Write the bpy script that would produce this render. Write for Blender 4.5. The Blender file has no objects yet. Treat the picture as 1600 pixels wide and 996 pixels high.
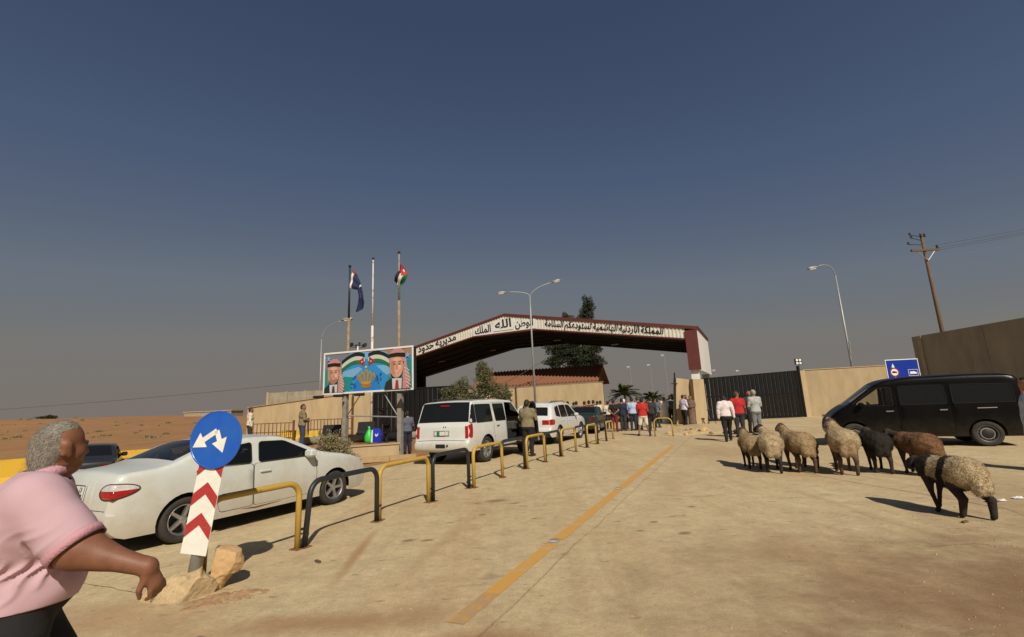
import bpy, bmesh, math, random
import numpy as np
from mathutils import Vector, Matrix, noise
from mathutils.geometry import delaunay_2d_cdt
R = math.radians
scene = bpy.context.scene
COL = scene.collection

# ---------------------------------------------------------------- camera
PITCH, ROLL = R(10.75), R(2.6)
fwd = Vector((0, math.cos(PITCH), math.sin(PITCH)))
rgt0 = Vector((1, 0, 0)); up0 = rgt0.cross(fwd)
rgt = rgt0*math.cos(ROLL) - up0*math.sin(ROLL)
upv = up0*math.cos(ROLL) + rgt0*math.sin(ROLL)
cam_d = bpy.data.cameras.new('camera'); cam = bpy.data.objects.new('camera', cam_d); COL.objects.link(cam)
m = Matrix.Identity(4)
for i in range(3):
    m[i][0] = rgt[i]; m[i][1] = upv[i]; m[i][2] = -fwd[i]
m[0][3], m[1][3], m[2][3] = 0, 0, 1.62
cam.matrix_world = m
cam_d.sensor_width = 36; cam_d.lens = 724/1600*36; cam_d.clip_end = 9000; cam_d.clip_start = 0.05
scene.camera = cam

# ---------------------------------------------------------------- sky and sun
SUN_EL = R(41); SUN_AZ_DIR = Vector((0.27, -0.963, 0)).normalized()      # where the sun stands, seen from the scene
world = bpy.data.worlds.new('World'); scene.world = world; world.use_nodes = True
wn = world.node_tree; wn.nodes.clear()
wo = wn.nodes.new('ShaderNodeOutputWorld'); bg = wn.nodes.new('ShaderNodeBackground')
sky = wn.nodes.new('ShaderNodeTexSky'); sky.sky_type = 'NISHITA'; sky.sun_disc = False
sky.sun_elevation = SUN_EL; sky.sun_rotation = math.atan2(SUN_AZ_DIR.x, SUN_AZ_DIR.y)
sky.altitude = 600; sky.air_density = 1.0; sky.dust_density = 1.0; sky.ozone_density = 1.0
# dusty air: the sky's own brightness (its red light) picks the muted colour, blue-grey high up to warm grey at the horizon
sep = wn.nodes.new('ShaderNodeSeparateColor'); k01 = wn.nodes.new('ShaderNodeMath'); k01.operation = 'MULTIPLY'; k01.inputs[1].default_value = 0.1
rmp = wn.nodes.new('ShaderNodeValToRGB'); sc_up = wn.nodes.new('ShaderNodeVectorMath'); sc_up.operation = 'SCALE'; sc_up.inputs['Scale'].default_value = 10.0
stops = ((0.0, (.05, .08, .17)), (.075, (.082, .124, .244)), (.12, (.137, .20, .35)), (.23, (.276, .33, .404)), (.39, (.366, .360, .340)), (.68, (.392, .342, .305)), (1.0, (.41, .36, .32)))
el = rmp.color_ramp.elements
el[0].position, el[0].color = stops[0][0], (*stops[0][1], 1); el[1].position, el[1].color = stops[-1][0], (*stops[-1][1], 1)
for p_, c_ in stops[1:-1]: e_ = el.new(p_); e_.color = (*c_, 1)
wn.links.new(sky.outputs[0], sep.inputs[0]); wn.links.new(sep.outputs[0], k01.inputs[0]); wn.links.new(k01.outputs[0], rmp.inputs[0]); wn.links.new(rmp.outputs[0], sc_up.inputs[0])
wn.links.new(sc_up.outputs[0], bg.inputs[0]); wn.links.new(bg.outputs[0], wo.inputs[0])
bg.inputs[1].default_value = 0.05
sun_d = bpy.data.lights.new('sun', 'SUN'); sun_d.energy = 4.6; sun_d.angle = R(0.6); sun_d.color = (1.0, 0.92, 0.80)
sun = bpy.data.objects.new('sun', sun_d); COL.objects.link(sun)
sd = Vector((SUN_AZ_DIR.x*math.cos(SUN_EL), SUN_AZ_DIR.y*math.cos(SUN_EL), math.sin(SUN_EL)))
sun.rotation_euler = sd.to_track_quat('Z', 'Y').to_euler(); sun.location = (0, 0, 40)
vs = scene.view_settings; vs.view_transform = 'Standard'; vs.look = 'None'; vs.gamma = 1; vs.exposure = 0.0; vs.use_curve_mapping = False
scene.cycles.max_bounces = 6; scene.cycles.transparent_max_bounces = 12

# ---------------------------------------------------------------- materials
def lin(r, g, b):
    f = lambda c: (c/255/12.92) if c <= 10 else ((c/255+0.055)/1.055)**2.4
    return (f(r), f(g), f(b))
def mat(name, c, rough=0.75, var=0.12, scale=6.0, bump=0.0, bscale=40.0, metal=0.0, c2=None, detail=5, spec=0.4, thr=None, coat=0.0, stretch=None, dust=None):
    mt = bpy.data.materials.new(name); mt.use_nodes = True
    nt = mt.node_tree; b = nt.nodes['Principled BSDF']
    b.inputs['Roughness'].default_value = rough; b.inputs['Metallic'].default_value = metal
    b.inputs['Specular IOR Level'].default_value = spec
    if coat: b.inputs['Coat Weight'].default_value = coat; b.inputs['Coat Roughness'].default_value = 0.08
    tc = nt.nodes.new('ShaderNodeTexCoord'); n = nt.nodes.new('ShaderNodeTexNoise')
    n.inputs['Scale'].default_value = scale; n.inputs['Detail'].default_value = detail; n.inputs['Roughness'].default_value = 0.62
    if stretch:
        mp = nt.nodes.new('ShaderNodeMapping'); mp.inputs['Scale'].default_value = stretch; nt.links.new(tc.outputs['Object'], mp.inputs[0]); nt.links.new(mp.outputs[0], n.inputs['Vector'])
    else: nt.links.new(tc.outputs['Object'], n.inputs['Vector'])
    rp = nt.nodes.new('ShaderNodeValToRGB')
    lo = c2 if c2 else tuple(x*(1-var) for x in c); hi = c if c2 else tuple(min(1, x*(1+var)) for x in c)
    t0, t1 = thr if thr else (0.32, 0.68)
    rp.color_ramp.elements[0].position = t0; rp.color_ramp.elements[1].position = t1
    rp.color_ramp.elements[0].color = (*lo, 1); rp.color_ramp.elements[1].color = (*hi, 1)
    nt.links.new(n.outputs[0], rp.inputs[0]); colour = rp.outputs[0]
    if dust:                                                               # road dust thrown up over the lower panels
        sx = nt.nodes.new('ShaderNodeSeparateXYZ'); nt.links.new(tc.outputs['Object'], sx.inputs[0])
        n3 = nt.nodes.new('ShaderNodeTexNoise'); n3.inputs['Scale'].default_value = 5; n3.inputs['Detail'].default_value = 8; n3.inputs['Roughness'].default_value = .7; nt.links.new(tc.outputs['Object'], n3.inputs['Vector'])
        ma = nt.nodes.new('ShaderNodeMath'); ma.operation = 'MULTIPLY_ADD'; nt.links.new(n3.outputs[0], ma.inputs[0]); ma.inputs[1].default_value = -.8; nt.links.new(sx.outputs[2], ma.inputs[2])
        mr = nt.nodes.new('ShaderNodeMapRange'); mr.interpolation_type = 'SMOOTHSTEP'; mr.inputs['From Min'].default_value = dust[1]-.4; mr.inputs['From Max'].default_value = dust[0]-.4; mr.inputs['To Min'].default_value = .0; mr.inputs['To Max'].default_value = dust[2]
        nt.links.new(ma.outputs[0], mr.inputs['Value']); mx = nt.nodes.new('ShaderNodeMix'); mx.data_type = 'RGBA'; nt.links.new(mr.outputs[0], mx.inputs[0]); nt.links.new(colour, mx.inputs[6]); mx.inputs[7].default_value = (*dust[3], 1); colour = mx.outputs[2]
        rr_ = nt.nodes.new('ShaderNodeMath'); rr_.operation = 'MULTIPLY_ADD'; nt.links.new(mr.outputs[0], rr_.inputs[0]); rr_.inputs[1].default_value = .6; rr_.inputs[2].default_value = rough; nt.links.new(rr_.outputs[0], b.inputs['Roughness'])
    nt.links.new(colour, b.inputs['Base Color'])
    if bump:
        n2 = nt.nodes.new('ShaderNodeTexNoise'); n2.inputs['Scale'].default_value = bscale; n2.inputs['Detail'].default_value = 6
        nt.links.new(tc.outputs['Object'], n2.inputs['Vector'])
        bp = nt.nodes.new('ShaderNodeBump'); bp.inputs['Strength'].default_value = bump; bp.inputs['Distance'].default_value = 0.02
        nt.links.new(n2.outputs[0], bp.inputs['Height']); nt.links.new(bp.outputs[0], b.inputs['Normal'])
    return mt
def glass_mat(name, tint, clear=0.5):
    mt = bpy.data.materials.new(name); mt.use_nodes = True; nt = mt.node_tree; nt.nodes.clear()
    o = nt.nodes.new('ShaderNodeOutputMaterial'); mx = nt.nodes.new('ShaderNodeMixShader'); m2 = nt.nodes.new('ShaderNodeMixShader')
    tr = nt.nodes.new('ShaderNodeBsdfTransparent'); tr.inputs[0].default_value = (*tint, 1)
    df = nt.nodes.new('ShaderNodeBsdfDiffuse'); df.inputs[0].default_value = (0.012, 0.013, 0.013, 1)
    gl = nt.nodes.new('ShaderNodeBsdfGlossy'); gl.inputs['Roughness'].default_value = 0.03
    fr = nt.nodes.new('ShaderNodeFresnel'); fr.inputs[0].default_value = 1.5
    m2.inputs[0].default_value = clear
    nt.links.new(df.outputs[0], m2.inputs[1]); nt.links.new(tr.outputs[0], m2.inputs[2])
    nt.links.new(fr.outputs[0], mx.inputs[0]); nt.links.new(m2.outputs[0], mx.inputs[1]); nt.links.new(gl.outputs[0], mx.inputs[2])
    nt.links.new(mx.outputs[0], o.inputs[0]); return mt

def ground_mat(name, c1, c2, c3, sandy=0.5, spots=True):
    """dusty concrete / soil: two tints in big patches, streaks, grain, dark oil spots, fine relief; world position based"""
    mt = bpy.data.materials.new(name); mt.use_nodes = True; nt = mt.node_tree; b = nt.nodes['Principled BSDF']
    b.inputs['Roughness'].default_value = 0.9; b.inputs['Specular IOR Level'].default_value = 0.2
    geo = nt.nodes.new('ShaderNodeNewGeometry')
    def nz(scale, detail=6, rough=0.6, vec=None, stretch=None):
        n = nt.nodes.new('ShaderNodeTexNoise'); n.inputs['Scale'].default_value = scale; n.inputs['Detail'].default_value = detail; n.inputs['Roughness'].default_value = rough
        src = geo.outputs['Position']
        if stretch:
            mp = nt.nodes.new('ShaderNodeMapping'); mp.inputs['Rotation'].default_value = (0, 0, stretch[0]); mp.inputs['Scale'].default_value = stretch[1]
            nt.links.new(src, mp.inputs[0]); src = mp.outputs[0]
        nt.links.new(src, n.inputs['Vector']); return n
    def ramp(n, p0, p1, a=(0, 0, 0), c=(1, 1, 1)):
        r = nt.nodes.new('ShaderNodeValToRGB'); r.color_ramp.elements[0].position = p0; r.color_ramp.elements[1].position = p1
        r.color_ramp.elements[0].color = (*a, 1); r.color_ramp.elements[1].color = (*c, 1); nt.links.new(n.outputs[0], r.inputs[0]); return r
    def mix(fac, a, c, mode='MIX'):
        x = nt.nodes.new('ShaderNodeMix'); x.data_type = 'RGBA'; x.blend_type = mode
        if hasattr(fac, 'outputs'): nt.links.new(fac.outputs[0], x.inputs[0])
        else: x.inputs[0].default_value = fac
        for s, q in ((6, a), (7, c)):
            if isinstance(q, tuple): x.inputs[s].default_value = (*q, 1)
            else: nt.links.new(q, x.inputs[s])
        return x.outputs[2]
    col = mix(ramp(nz(0.22, 5), 0.40-0.1*sandy, 0.66-0.1*sandy), c1, c2)
    col = mix(ramp(nz(0.5, 6, 0.65, stretch=(R(24.7), (1.6, 0.28, 1))), 0.50, 0.72), col, c3)
    col = mix(ramp(nz(2.3, 7, 0.7), 0.35, 0.75, (0.80,)*3, (1.12,)*3), col, col) if False else col
    g = ramp(nz(3.0, 9, 0.72), 0.30, 0.72, (0.80, 0.80, 0.80), (1.14, 1.14, 1.14)); col = mix(1.0, col, g.outputs[0], 'MULTIPLY')
    g = ramp(nz(60, 5, 0.75), 0.28, 0.72, (0.76, 0.76, 0.76), (1.17, 1.17, 1.17)); col = mix(1.0, col, g.outputs[0], 'MULTIPLY')
    g = ramp(nz(11, 6, 0.7), 0.30, 0.70, (0.86, 0.85, 0.84), (1.09, 1.09, 1.09)); col = mix(1.0, col, g.outputs[0], 'MULTIPLY')
    if spots:
        sp1 = ramp(nz(38, 2, 0.5), 0.685, 0.72); col = mix(sp1, col, tuple(x*0.55 for x in c1)); sp2 = ramp(nz(46, 2, 0.5, stretch=(1.0, (1, 1, 1))), 0.69, 0.73); col = mix(sp2, col, tuple(min(1, x*1.35) for x in c1))
        sk = ramp(nz(0.9, 7, 0.72, stretch=(R(24.7), (3.2, 0.16, 1))), 0.54, 0.70); skm = nt.nodes.new('ShaderNodeMath'); skm.operation = 'MULTIPLY'; nt.links.new(sk.outputs[0], skm.inputs[0]); skm.inputs[1].default_value = 0.45; col = mix(skm, col, tuple(x*0.66 for x in c2))
    if spots:
        s = ramp(nz(1.3, 4, 0.6, stretch=(R(24.7), (.8, 1.5, 1))), 0.65, 0.70); s2 = ramp(nz(5.2, 3, 0.55, stretch=(R(24.7), (.7, 1.6, 1))), 0.655, 0.69)
        dark = tuple(x*0.45 for x in c1)
        s2m = nt.nodes.new('ShaderNodeMath'); s2m.operation = 'MULTIPLY'; nt.links.new(s2.outputs[0], s2m.inputs[0]); s2m.inputs[1].default_value = 0.75; col = mix(s2m, col, dark)
        sm = nt.nodes.new('ShaderNodeMath'); sm.operation = 'MULTIPLY'; nt.links.new(s.outputs[0], sm.inputs[0]); sm.inputs[1].default_value = 0.55
        col = mix(sm, col, dark)
    if spots:                                                              # soil films (the near-right ones also carry painted lens vignetting), rusty wash streaks and old oil marks lying on the concrete
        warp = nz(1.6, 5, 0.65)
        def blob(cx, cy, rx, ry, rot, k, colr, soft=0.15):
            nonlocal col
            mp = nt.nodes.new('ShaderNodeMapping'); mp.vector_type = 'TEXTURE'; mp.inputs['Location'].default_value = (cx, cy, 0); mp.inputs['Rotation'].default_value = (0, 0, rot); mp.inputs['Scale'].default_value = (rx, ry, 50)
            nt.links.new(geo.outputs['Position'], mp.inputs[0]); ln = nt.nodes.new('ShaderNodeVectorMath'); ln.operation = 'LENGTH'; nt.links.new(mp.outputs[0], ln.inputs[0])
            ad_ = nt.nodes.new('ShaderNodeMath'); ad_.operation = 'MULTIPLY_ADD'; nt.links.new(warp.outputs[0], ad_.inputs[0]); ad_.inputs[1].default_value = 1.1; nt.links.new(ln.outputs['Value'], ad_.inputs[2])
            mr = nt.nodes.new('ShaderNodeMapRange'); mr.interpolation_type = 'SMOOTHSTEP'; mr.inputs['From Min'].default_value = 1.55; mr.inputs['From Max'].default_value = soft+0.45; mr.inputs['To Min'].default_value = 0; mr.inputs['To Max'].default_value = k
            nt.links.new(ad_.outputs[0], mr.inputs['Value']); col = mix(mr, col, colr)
        blob(4.8, 2.8, 5.8, 4.6, 0, .85, (0.235, 0.145, 0.078)); blob(4.4, 3.2, 3.4, 2.8, 0, .7, (0.20, 0.115, 0.058)); blob(7.8, 6.2, 3.6, 3.4, 0, .6, (0.30, 0.20, 0.11)); blob(2.4, 5.2, 1.5, 1.0, .3, .35, (0.34, 0.235, 0.13))  # brown soil at the near right, deepened to paint in lens corner darkening
        blob(-1.6, 4.05, 1.7, .34, .05, .8, (0.31, 0.175, 0.085)); blob(-3.6, 4.3, 1.6, .6, -.2, .6, (0.36, 0.22, 0.115)); blob(-.4, 3.6, .8, .35, .2, .8, (0.30, 0.16, 0.075))
        blob(-1.95, 5.9, .10, 1.6, .10, .75, (0.33, 0.18, 0.085)); blob(-.98, 6.2, .16, 2.2, -.15, .35, (0.37, 0.24, 0.13)); blob(3.0, 9.5, .5, 4.5, -.43, .35, (0.38, 0.27, 0.15)); blob(6.0, 14.5, 1.6, 3.0, -.43, .4, (0.37, 0.26, 0.145))
        for ox, oy, os_ in ((-.43, 8.62, .20), (-.1, 8.35, .09), (-.75, 8.5, .08), (-1.45, 6.33, .09), (-1.2, 6.3, .08), (-.6, 7.6, .07), (.2, 7.2, .05), (1.5, 6.3, .06), (2.0, 6.1, .08), (1.8, 6.7, .06), (2.6, 7.5, .07)): blob(ox, oy, os_*1.5, os_, .4, .7, (0.16, 0.105, 0.055), .35)
    nt.links.new(col, b.inputs['Base Color'])
    h1 = nz(14, 8, 0.7); h2 = nz(140, 2, 0.6)
    ad = nt.nodes.new('ShaderNodeMath'); ad.operation = 'MULTIPLY_ADD'; nt.links.new(h2.outputs[0], ad.inputs[0]); ad.inputs[1].default_value = 0.25; nt.links.new(h1.outputs[0], ad.inputs[2])
    bp = nt.nodes.new('ShaderNodeBump'); bp.inputs['Strength'].default_value = 0.5; bp.inputs['Distance'].default_value = 0.02
    nt.links.new(ad.outputs[0], bp.inputs['Height']); nt.links.new(bp.outputs[0], b.inputs['Normal'])
    return mt
def worn_paint(name, c, under, amount=0.5, scale=5):
    return mat(name, c, rough=0.8, scale=scale, c2=under, thr=(amount-0.06, amount+0.04), detail=9, bump=0.2, bscale=60)

M = {}
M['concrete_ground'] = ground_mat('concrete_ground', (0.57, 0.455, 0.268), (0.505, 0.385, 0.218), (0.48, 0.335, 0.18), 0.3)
M['sand'] = ground_mat('sand', (0.37, 0.20, 0.09), (0.31, 0.155, 0.062), (0.35, 0.215, 0.105), 0.5, False)
M['joint_dirt'] = mat('joint_dirt', (0.11, 0.07, 0.04), 0.95)
M['yellow_line'] = worn_paint('yellow_line', (0.55, 0.295, 0.065), (0.47, 0.34, 0.18), 0.43, 6)
M['yellow_paint'] = mat('yellow_paint', (0.47, 0.30, 0.05), 0.5, c2=(0.28, 0.18, 0.05), scale=9, thr=(0.28, 0.40), detail=8)
M['yellow_wall'] = mat('yellow_wall', (0.62, 0.38, 0.03), 0.8, c2=(0.42, 0.27, 0.06), scale=3, thr=(0.3, 0.5))
M['black_paint'] = mat('black_paint', (0.022, 0.024, 0.026), 0.45, c2=(0.10, 0.08, 0.055), scale=9, thr=(0.27, 0.36), detail=8)
M['rust'] = mat('rust', (0.16, 0.075, 0.03), 0.9, var=0.4, scale=20, bump=0.3)
M['tan_wall'] = mat('tan_wall', (0.42, 0.315, 0.18), 0.9, var=0.13, scale=1.6, stretch=(1.2, 1.2, .35), bump=0.12, bscale=30, detail=8)
M['tan_wall_pale'] = mat('tan_wall_pale', (0.52, 0.40, 0.225), 0.9, var=0.13, scale=1.6, stretch=(1.2, 1.2, .35), bump=0.12, bscale=30, detail=8)
M['tan_wall_right'] = mat('tan_wall_right', (0.345, 0.262, 0.15), 0.9, var=0.13, scale=1.6, stretch=(1.2, 1.2, .35), bump=0.12, bscale=30, detail=8)
M['tan_wall_cap'] = mat('tan_wall_cap', (0.40, 0.30, 0.175), 0.9, var=0.1, scale=3)
M['grey_wall'] = mat('grey_wall', (0.36, 0.31, 0.22), 0.92, c2=(0.22, 0.19, 0.13), scale=1.6, bump=0.2, detail=9)
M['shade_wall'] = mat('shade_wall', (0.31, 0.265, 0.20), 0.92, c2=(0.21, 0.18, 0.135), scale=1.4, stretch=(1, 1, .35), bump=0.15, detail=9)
M['gate_black'] = mat('gate_black', (0.006, 0.007, 0.007), 0.7, c2=(0.014, 0.013, 0.012), scale=4, detail=8, spec=0.12, stretch=(3, 3, .3))
M['white_paint'] = mat('white_paint', (0.55, 0.57, 0.53), 0.25, c2=(0.50, 0.49, 0.42), scale=2.2, detail=8, coat=0.35, spec=0.5, thr=(0.25, 0.5), dust=(.15, .95, .75, (.40, .33, .23)))
M['white_clean'] = mat('white_clean', (0.60, 0.61, 0.58), 0.2, var=0.04, scale=2, coat=0.5, dust=(.2, 1.0, .55, (.42, .35, .25)))
M['car_black'] = mat('car_black', (0.0025, 0.0025, 0.003), 0.3, c2=(0.005, 0.0045, 0.004), scale=2, spec=0.16, dust=(.1, .9, .10, (.20, .16, .11)))
M['car_green'] = mat('car_green', (0.010, 0.028, 0.022), 0.3, var=0.15, scale=2, coat=0.4)
M['car_grey'] = mat('car_grey', (0.02, 0.022, 0.024), 0.3, var=0.1, coat=0.3)
M['tyre'] = mat('tyre', (0.022, 0.021, 0.020), 0.85, c2=(0.05, 0.042, 0.032), scale=6, bump=0.2)
M['rim'] = mat('rim', (0.52, 0.52, 0.51), 0.32, var=0.1, metal=0.9, scale=12)
M['rim_dark'] = mat('rim_dark', (0.16, 0.16, 0.155), 0.45, var=0.15, metal=0.7, scale=12)
M['kerb_worn'] = mat('kerb_worn', (0.42, 0.30, 0.14), 0.9, c2=(0.34, 0.24, 0.13), scale=6, detail=8, bump=.3)
M['chrome'] = mat('chrome', (0.7, 0.7, 0.7), 0.15, var=0.02, metal=1)
M['black_plastic'] = mat('black_plastic', (0.018, 0.018, 0.018), 0.55, var=0.2)
M['interior'] = mat('interior', (0.05, 0.048, 0.045), 0.85, var=0.2)
M['seat_fabric'] = mat('seat_fabric', (0.10, 0.095, 0.085), 0.9, var=0.15)
M['seam'] = mat('seam', (0.012, 0.012, 0.012), 0.9)
M['red_lens'] = mat('red_lens', (0.42, 0.012, 0.012), 0.12, c2=(0.22, 0.005, 0.006), scale=22, coat=0.8)
M['dim_lens'] = mat('dim_lens', (0.10, 0.008, 0.008), 0.15, var=.2, coat=0.5)
M['clear_lens'] = mat('clear_lens', (0.62, 0.58, 0.56), 0.1, c2=(0.42, 0.38, 0.36), scale=18, coat=0.8)
M['amber_lens'] = mat('amber_lens', (0.50, 0.36, 0.18), 0.15, coat=0.8)
M['glass_car'] = glass_mat('glass_car', (0.42, 0.44, 0.42), 0.6)
M['glass_tint'] = glass_mat('glass_tint', (0.10, 0.10, 0.10), 0.25)
M['plate_white'] = mat('plate_white', (0.62, 0.62, 0.58), 0.4, var=0.05)
M['plate_green'] = mat('plate_green', (0.02, 0.20, 0.09), 0.4, var=0.05)
M['ink'] = mat('ink', (0.010, 0.012, 0.014), 0.5, var=0.05)
M['galv'] = mat('galv', (0.34, 0.34, 0.33), 0.5, var=0.15, metal=0.4, scale=10)
M['pole_grey'] = mat('pole_grey', (0.30, 0.29, 0.26), 0.6, c2=(0.20, 0.17, 0.13), scale=5)
M['pole_tan'] = mat('pole_tan', (0.30, 0.23, 0.14), 0.75, c2=(0.20, 0.14, 0.08), scale=5)
M['pole_white'] = mat('pole_white', (0.62, 0.58, 0.50), 0.6, c2=(0.32, 0.17, 0.08), scale=3, thr=(0.36, 0.46), detail=8)
M['wood_pole'] = mat('wood_pole', (0.17, 0.115, 0.065), 0.9, c2=(0.09, 0.06, 0.035), scale=8)
M['cladding'] = mat('cladding', (0.66, 0.645, 0.57), 0.6, c2=(0.56, 0.53, 0.45), scale=2.5, detail=7)
M['panel_white'] = mat('panel_white', (0.68, 0.67, 0.62), 0.6, var=0.05, scale=3)
M['maroon'] = mat('maroon', (0.125, 0.026, 0.022), 0.6, c2=(0.09, 0.022, 0.018), scale=2)
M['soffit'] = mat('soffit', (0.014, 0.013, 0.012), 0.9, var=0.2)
M['brick_red'] = mat('brick_red', (0.27, 0.115, 0.06), 0.9, c2=(0.19, 0.085, 0.05), scale=14, bump=0.3)
M['dark_stone'] = mat('dark_stone', (0.16, 0.13, 0.10), 0.9, var=0.25, scale=3)
M['bark'] = mat('bark', (0.12, 0.085, 0.055), 0.95, var=0.35, scale=14, bump=0.5)
M['leaf_olive'] = mat('leaf_olive', (0.15, 0.145, 0.065), 0.8, c2=(0.07, 0.075, 0.03), scale=1.6)
M['leaf_pine'] = mat('leaf_pine', (0.040, 0.050, 0.020), 0.85, c2=(0.016, 0.022, 0.010), scale=0.7)
M['leaf_palm'] = mat('leaf_palm', (0.12, 0.14, 0.055), 0.7, c2=(0.06, 0.075, 0.028), scale=2)
M['leaf_dry'] = mat('leaf_dry', (0.30, 0.25, 0.13), 0.9, c2=(0.13, 0.12, 0.05), scale=4)
M['rock'] = mat('rock', (0.56, 0.38, 0.19), 0.92, c2=(0.42, 0.25, 0.11), scale=7, bump=0.5, bscale=30, detail=9)
M['footing'] = mat('footing', (0.42, 0.30, 0.17), 0.95, c2=(0.33, 0.22, 0.11), scale=7, bump=0.6, bscale=40, detail=9)
M['red_soil'] = mat('red_soil', (0.40, 0.255, 0.135), 0.95, c2=(0.29, 0.165, 0.08), scale=8, bump=0.6, bscale=50)
M['sign_blue'] = mat('sign_blue', (0.012, 0.085, 0.46), 0.35, c2=(0.02, 0.11, 0.42), scale=5, coat=0.2)
M['sign_navy'] = mat('sign_navy', (0.008, 0.035, 0.30), 0.35, var=0.1, coat=0.2)
M['sign_white'] = mat('sign_white', (0.74, 0.72, 0.64), 0.5, var=0.06, scale=9)
M['sign_red'] = mat('sign_red', (0.42, 0.022, 0.022), 0.45, c2=(0.36, 0.05, 0.045), scale=12)
M['plastic_green'] = mat('plastic_green', (0.03, 0.50, 0.06), 0.4, var=0.15, scale=20)
M['plastic_blue'] = mat('plastic_blue', (0.015, 0.03, 0.36), 0.4, var=0.2, scale=20)
M['wire'] = mat('wire', (0.05, 0.05, 0.05), 0.7)
M['bulb'] = mat('bulb', (0.75, 0.72, 0.66), 0.3, var=0.05)

# ---------------------------------------------------------------- object helpers
def link(o, parent=None):
    COL.objects.link(o)
    if parent is not None: o.parent = parent
    return o
def tag(o, label, cat, group=None, kind=None):
    if label: o['label'] = label
    if cat: o['category'] = cat
    if group: o['group'] = group
    if kind: o['kind'] = kind
    return o
def thing(name, label, cat, loc=(0, 0, 0), rz=0.0, group=None):
    o = bpy.data.objects.new(name, None); o.empty_display_size = 0.1; link(o)
    o.location = loc; o.rotation_euler = (0, 0, rz)
    return tag(o, label, cat, group)
def mesh_obj(name, verts, faces, mats, parent=None, smooth=False, fm=None):
    me = bpy.data.meshes.new(name)
    me.from_pydata([tuple(v) for v in verts] if not isinstance(verts, np.ndarray) else verts.tolist(), [], faces if not isinstance(faces, np.ndarray) else faces.tolist())
    for mt in (mats if isinstance(mats, (list, tuple)) else [mats]): me.materials.append(M[mt] if isinstance(mt, str) else mt)
    if fm is not None: me.polygons.foreach_set('material_index', np.asarray(fm, dtype=np.int32))
    if smooth: me.polygons.foreach_set('use_smooth', np.ones(len(me.polygons), dtype=bool))
    me.update()
    return link(bpy.data.objects.new(name, me), parent)
class MB:
    """collects shapes, then links them as one mesh object"""
    def __init__(s): s.v = []; s.f = []; s.fm = []; s.mi = 0
    def quad(s, pts):
        n = len(s.v); s.v += [tuple(p) for p in pts]; s.f.append(tuple(range(n, n+len(pts)))); s.fm.append(s.mi); return s
    def box(s, lo, hi, mtx=None, bev=0.0):
        x0, y0, z0 = lo; x1, y1, z1 = hi
        if bev:
            b = min(bev, (x1-x0)/2.01, (y1-y0)/2.01, (z1-z0)/2.01)
            rings = []
            for z, i in ((z0, b), (z0+b, 0), (z1-b, 0), (z1, b)):
                a0, a1, c0, c1 = x0+i, x1-i, y0+i, y1-i; q = b*0.6 if i == 0 else b*0.3
                rings.append([(a0+q, c0, z), (a1-q, c0, z), (a1, c0+q, z), (a1, c1-q, z), (a1-q, c1, z), (a0+q, c1, z), (a0, c1-q, z), (a0, c0+q, z)])
            return s.rings(rings, mtx=mtx)
        P = [(x0, y0, z0), (x1, y0, z0), (x1, y1, z0), (x0, y1, z0), (x0, y0, z1), (x1, y0, z1), (x1, y1, z1), (x0, y1, z1)]
        if mtx: P = [mtx @ Vector(p) for p in P]
        n = len(s.v); s.v += [tuple(p) for p in P]
        for f in ((0, 3, 2, 1), (4, 5, 6, 7), (0, 1, 5, 4), (1, 2, 6, 5), (2, 3, 7, 6), (3, 0, 4, 7)): s.f.append(tuple(n+i for i in f)); s.fm.append(s.mi)
        return s
    def rings(s, rings, cap=True, closed=True, mtx=None):
        n = len(s.v); k = len(rings[0])
        for r in rings: s.v += [tuple(mtx @ Vector(p)) if mtx else tuple(p) for p in r]
        for i in range(len(rings)-1):
            for j in range(k if closed else k-1):
                a = n+i*k+j; b = n+i*k+(j+1) % k; s.f.append((a, b, b+k, a+k)); s.fm.append(s.mi)
        if cap and closed:
            s.f.append(tuple(n+j for j in reversed(range(k)))); s.fm.append(s.mi)
            s.f.append(tuple(n+(len(rings)-1)*k+j for j in range(k))); s.fm.append(s.mi)
        return s
    def tube(s, path, r, seg=8, cap=True):
        path = [Vector(p) for p in path]; rs = r if isinstance(r, (list, tuple)) else [r]*len(path)
        ref = None; rings = []
        for i, p in enumerate(path):
            t = (path[min(i+1, len(path)-1)] - path[max(i-1, 0)]).normalized()
            if ref is None:
                ref = Vector((0, 0, 1)) if abs(t.z) < 0.9 else Vector((1, 0, 0))
            a = t.cross(ref).normalized(); b = a.cross(t).normalized(); ref = b
            rings.append([p + (a*math.cos(2*math.pi*j/seg) + b*math.sin(2*math.pi*j/seg))*rs[i] for j in range(seg)])
        return s.rings(rings, cap)
    def lathe(s, prof, seg=20, mtx=None, cap=True):
        return s.rings([[(r*math.cos(2*math.pi*j/seg), r*math.sin(2*math.pi*j/seg), z) for j in range(seg)] for r, z in prof], cap, mtx=mtx)
    def prism(s, poly, z0, z1, mtx=None):
        return s.rings([[(x, y, z0) for x, y in poly], [(x, y, z1) for x, y in poly]], mtx=mtx)
    def build(s, name, mt, parent=None, smooth=False):
        return mesh_obj(name, s.v, s.f, mt, parent, smooth, s.fm if isinstance(mt, (list, tuple)) else None)
def arc(c, r, a0, a1, n, plane='xz'):
    out = []
    for i in range(n+1):
        a = a0+(a1-a0)*i/n; u, w = r*math.cos(a), r*math.sin(a)
        out.append((c[0]+u, c[1], c[2]+w) if plane == 'xz' else (c[0]+u, c[1]+w, c[2]))
    return out
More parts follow.
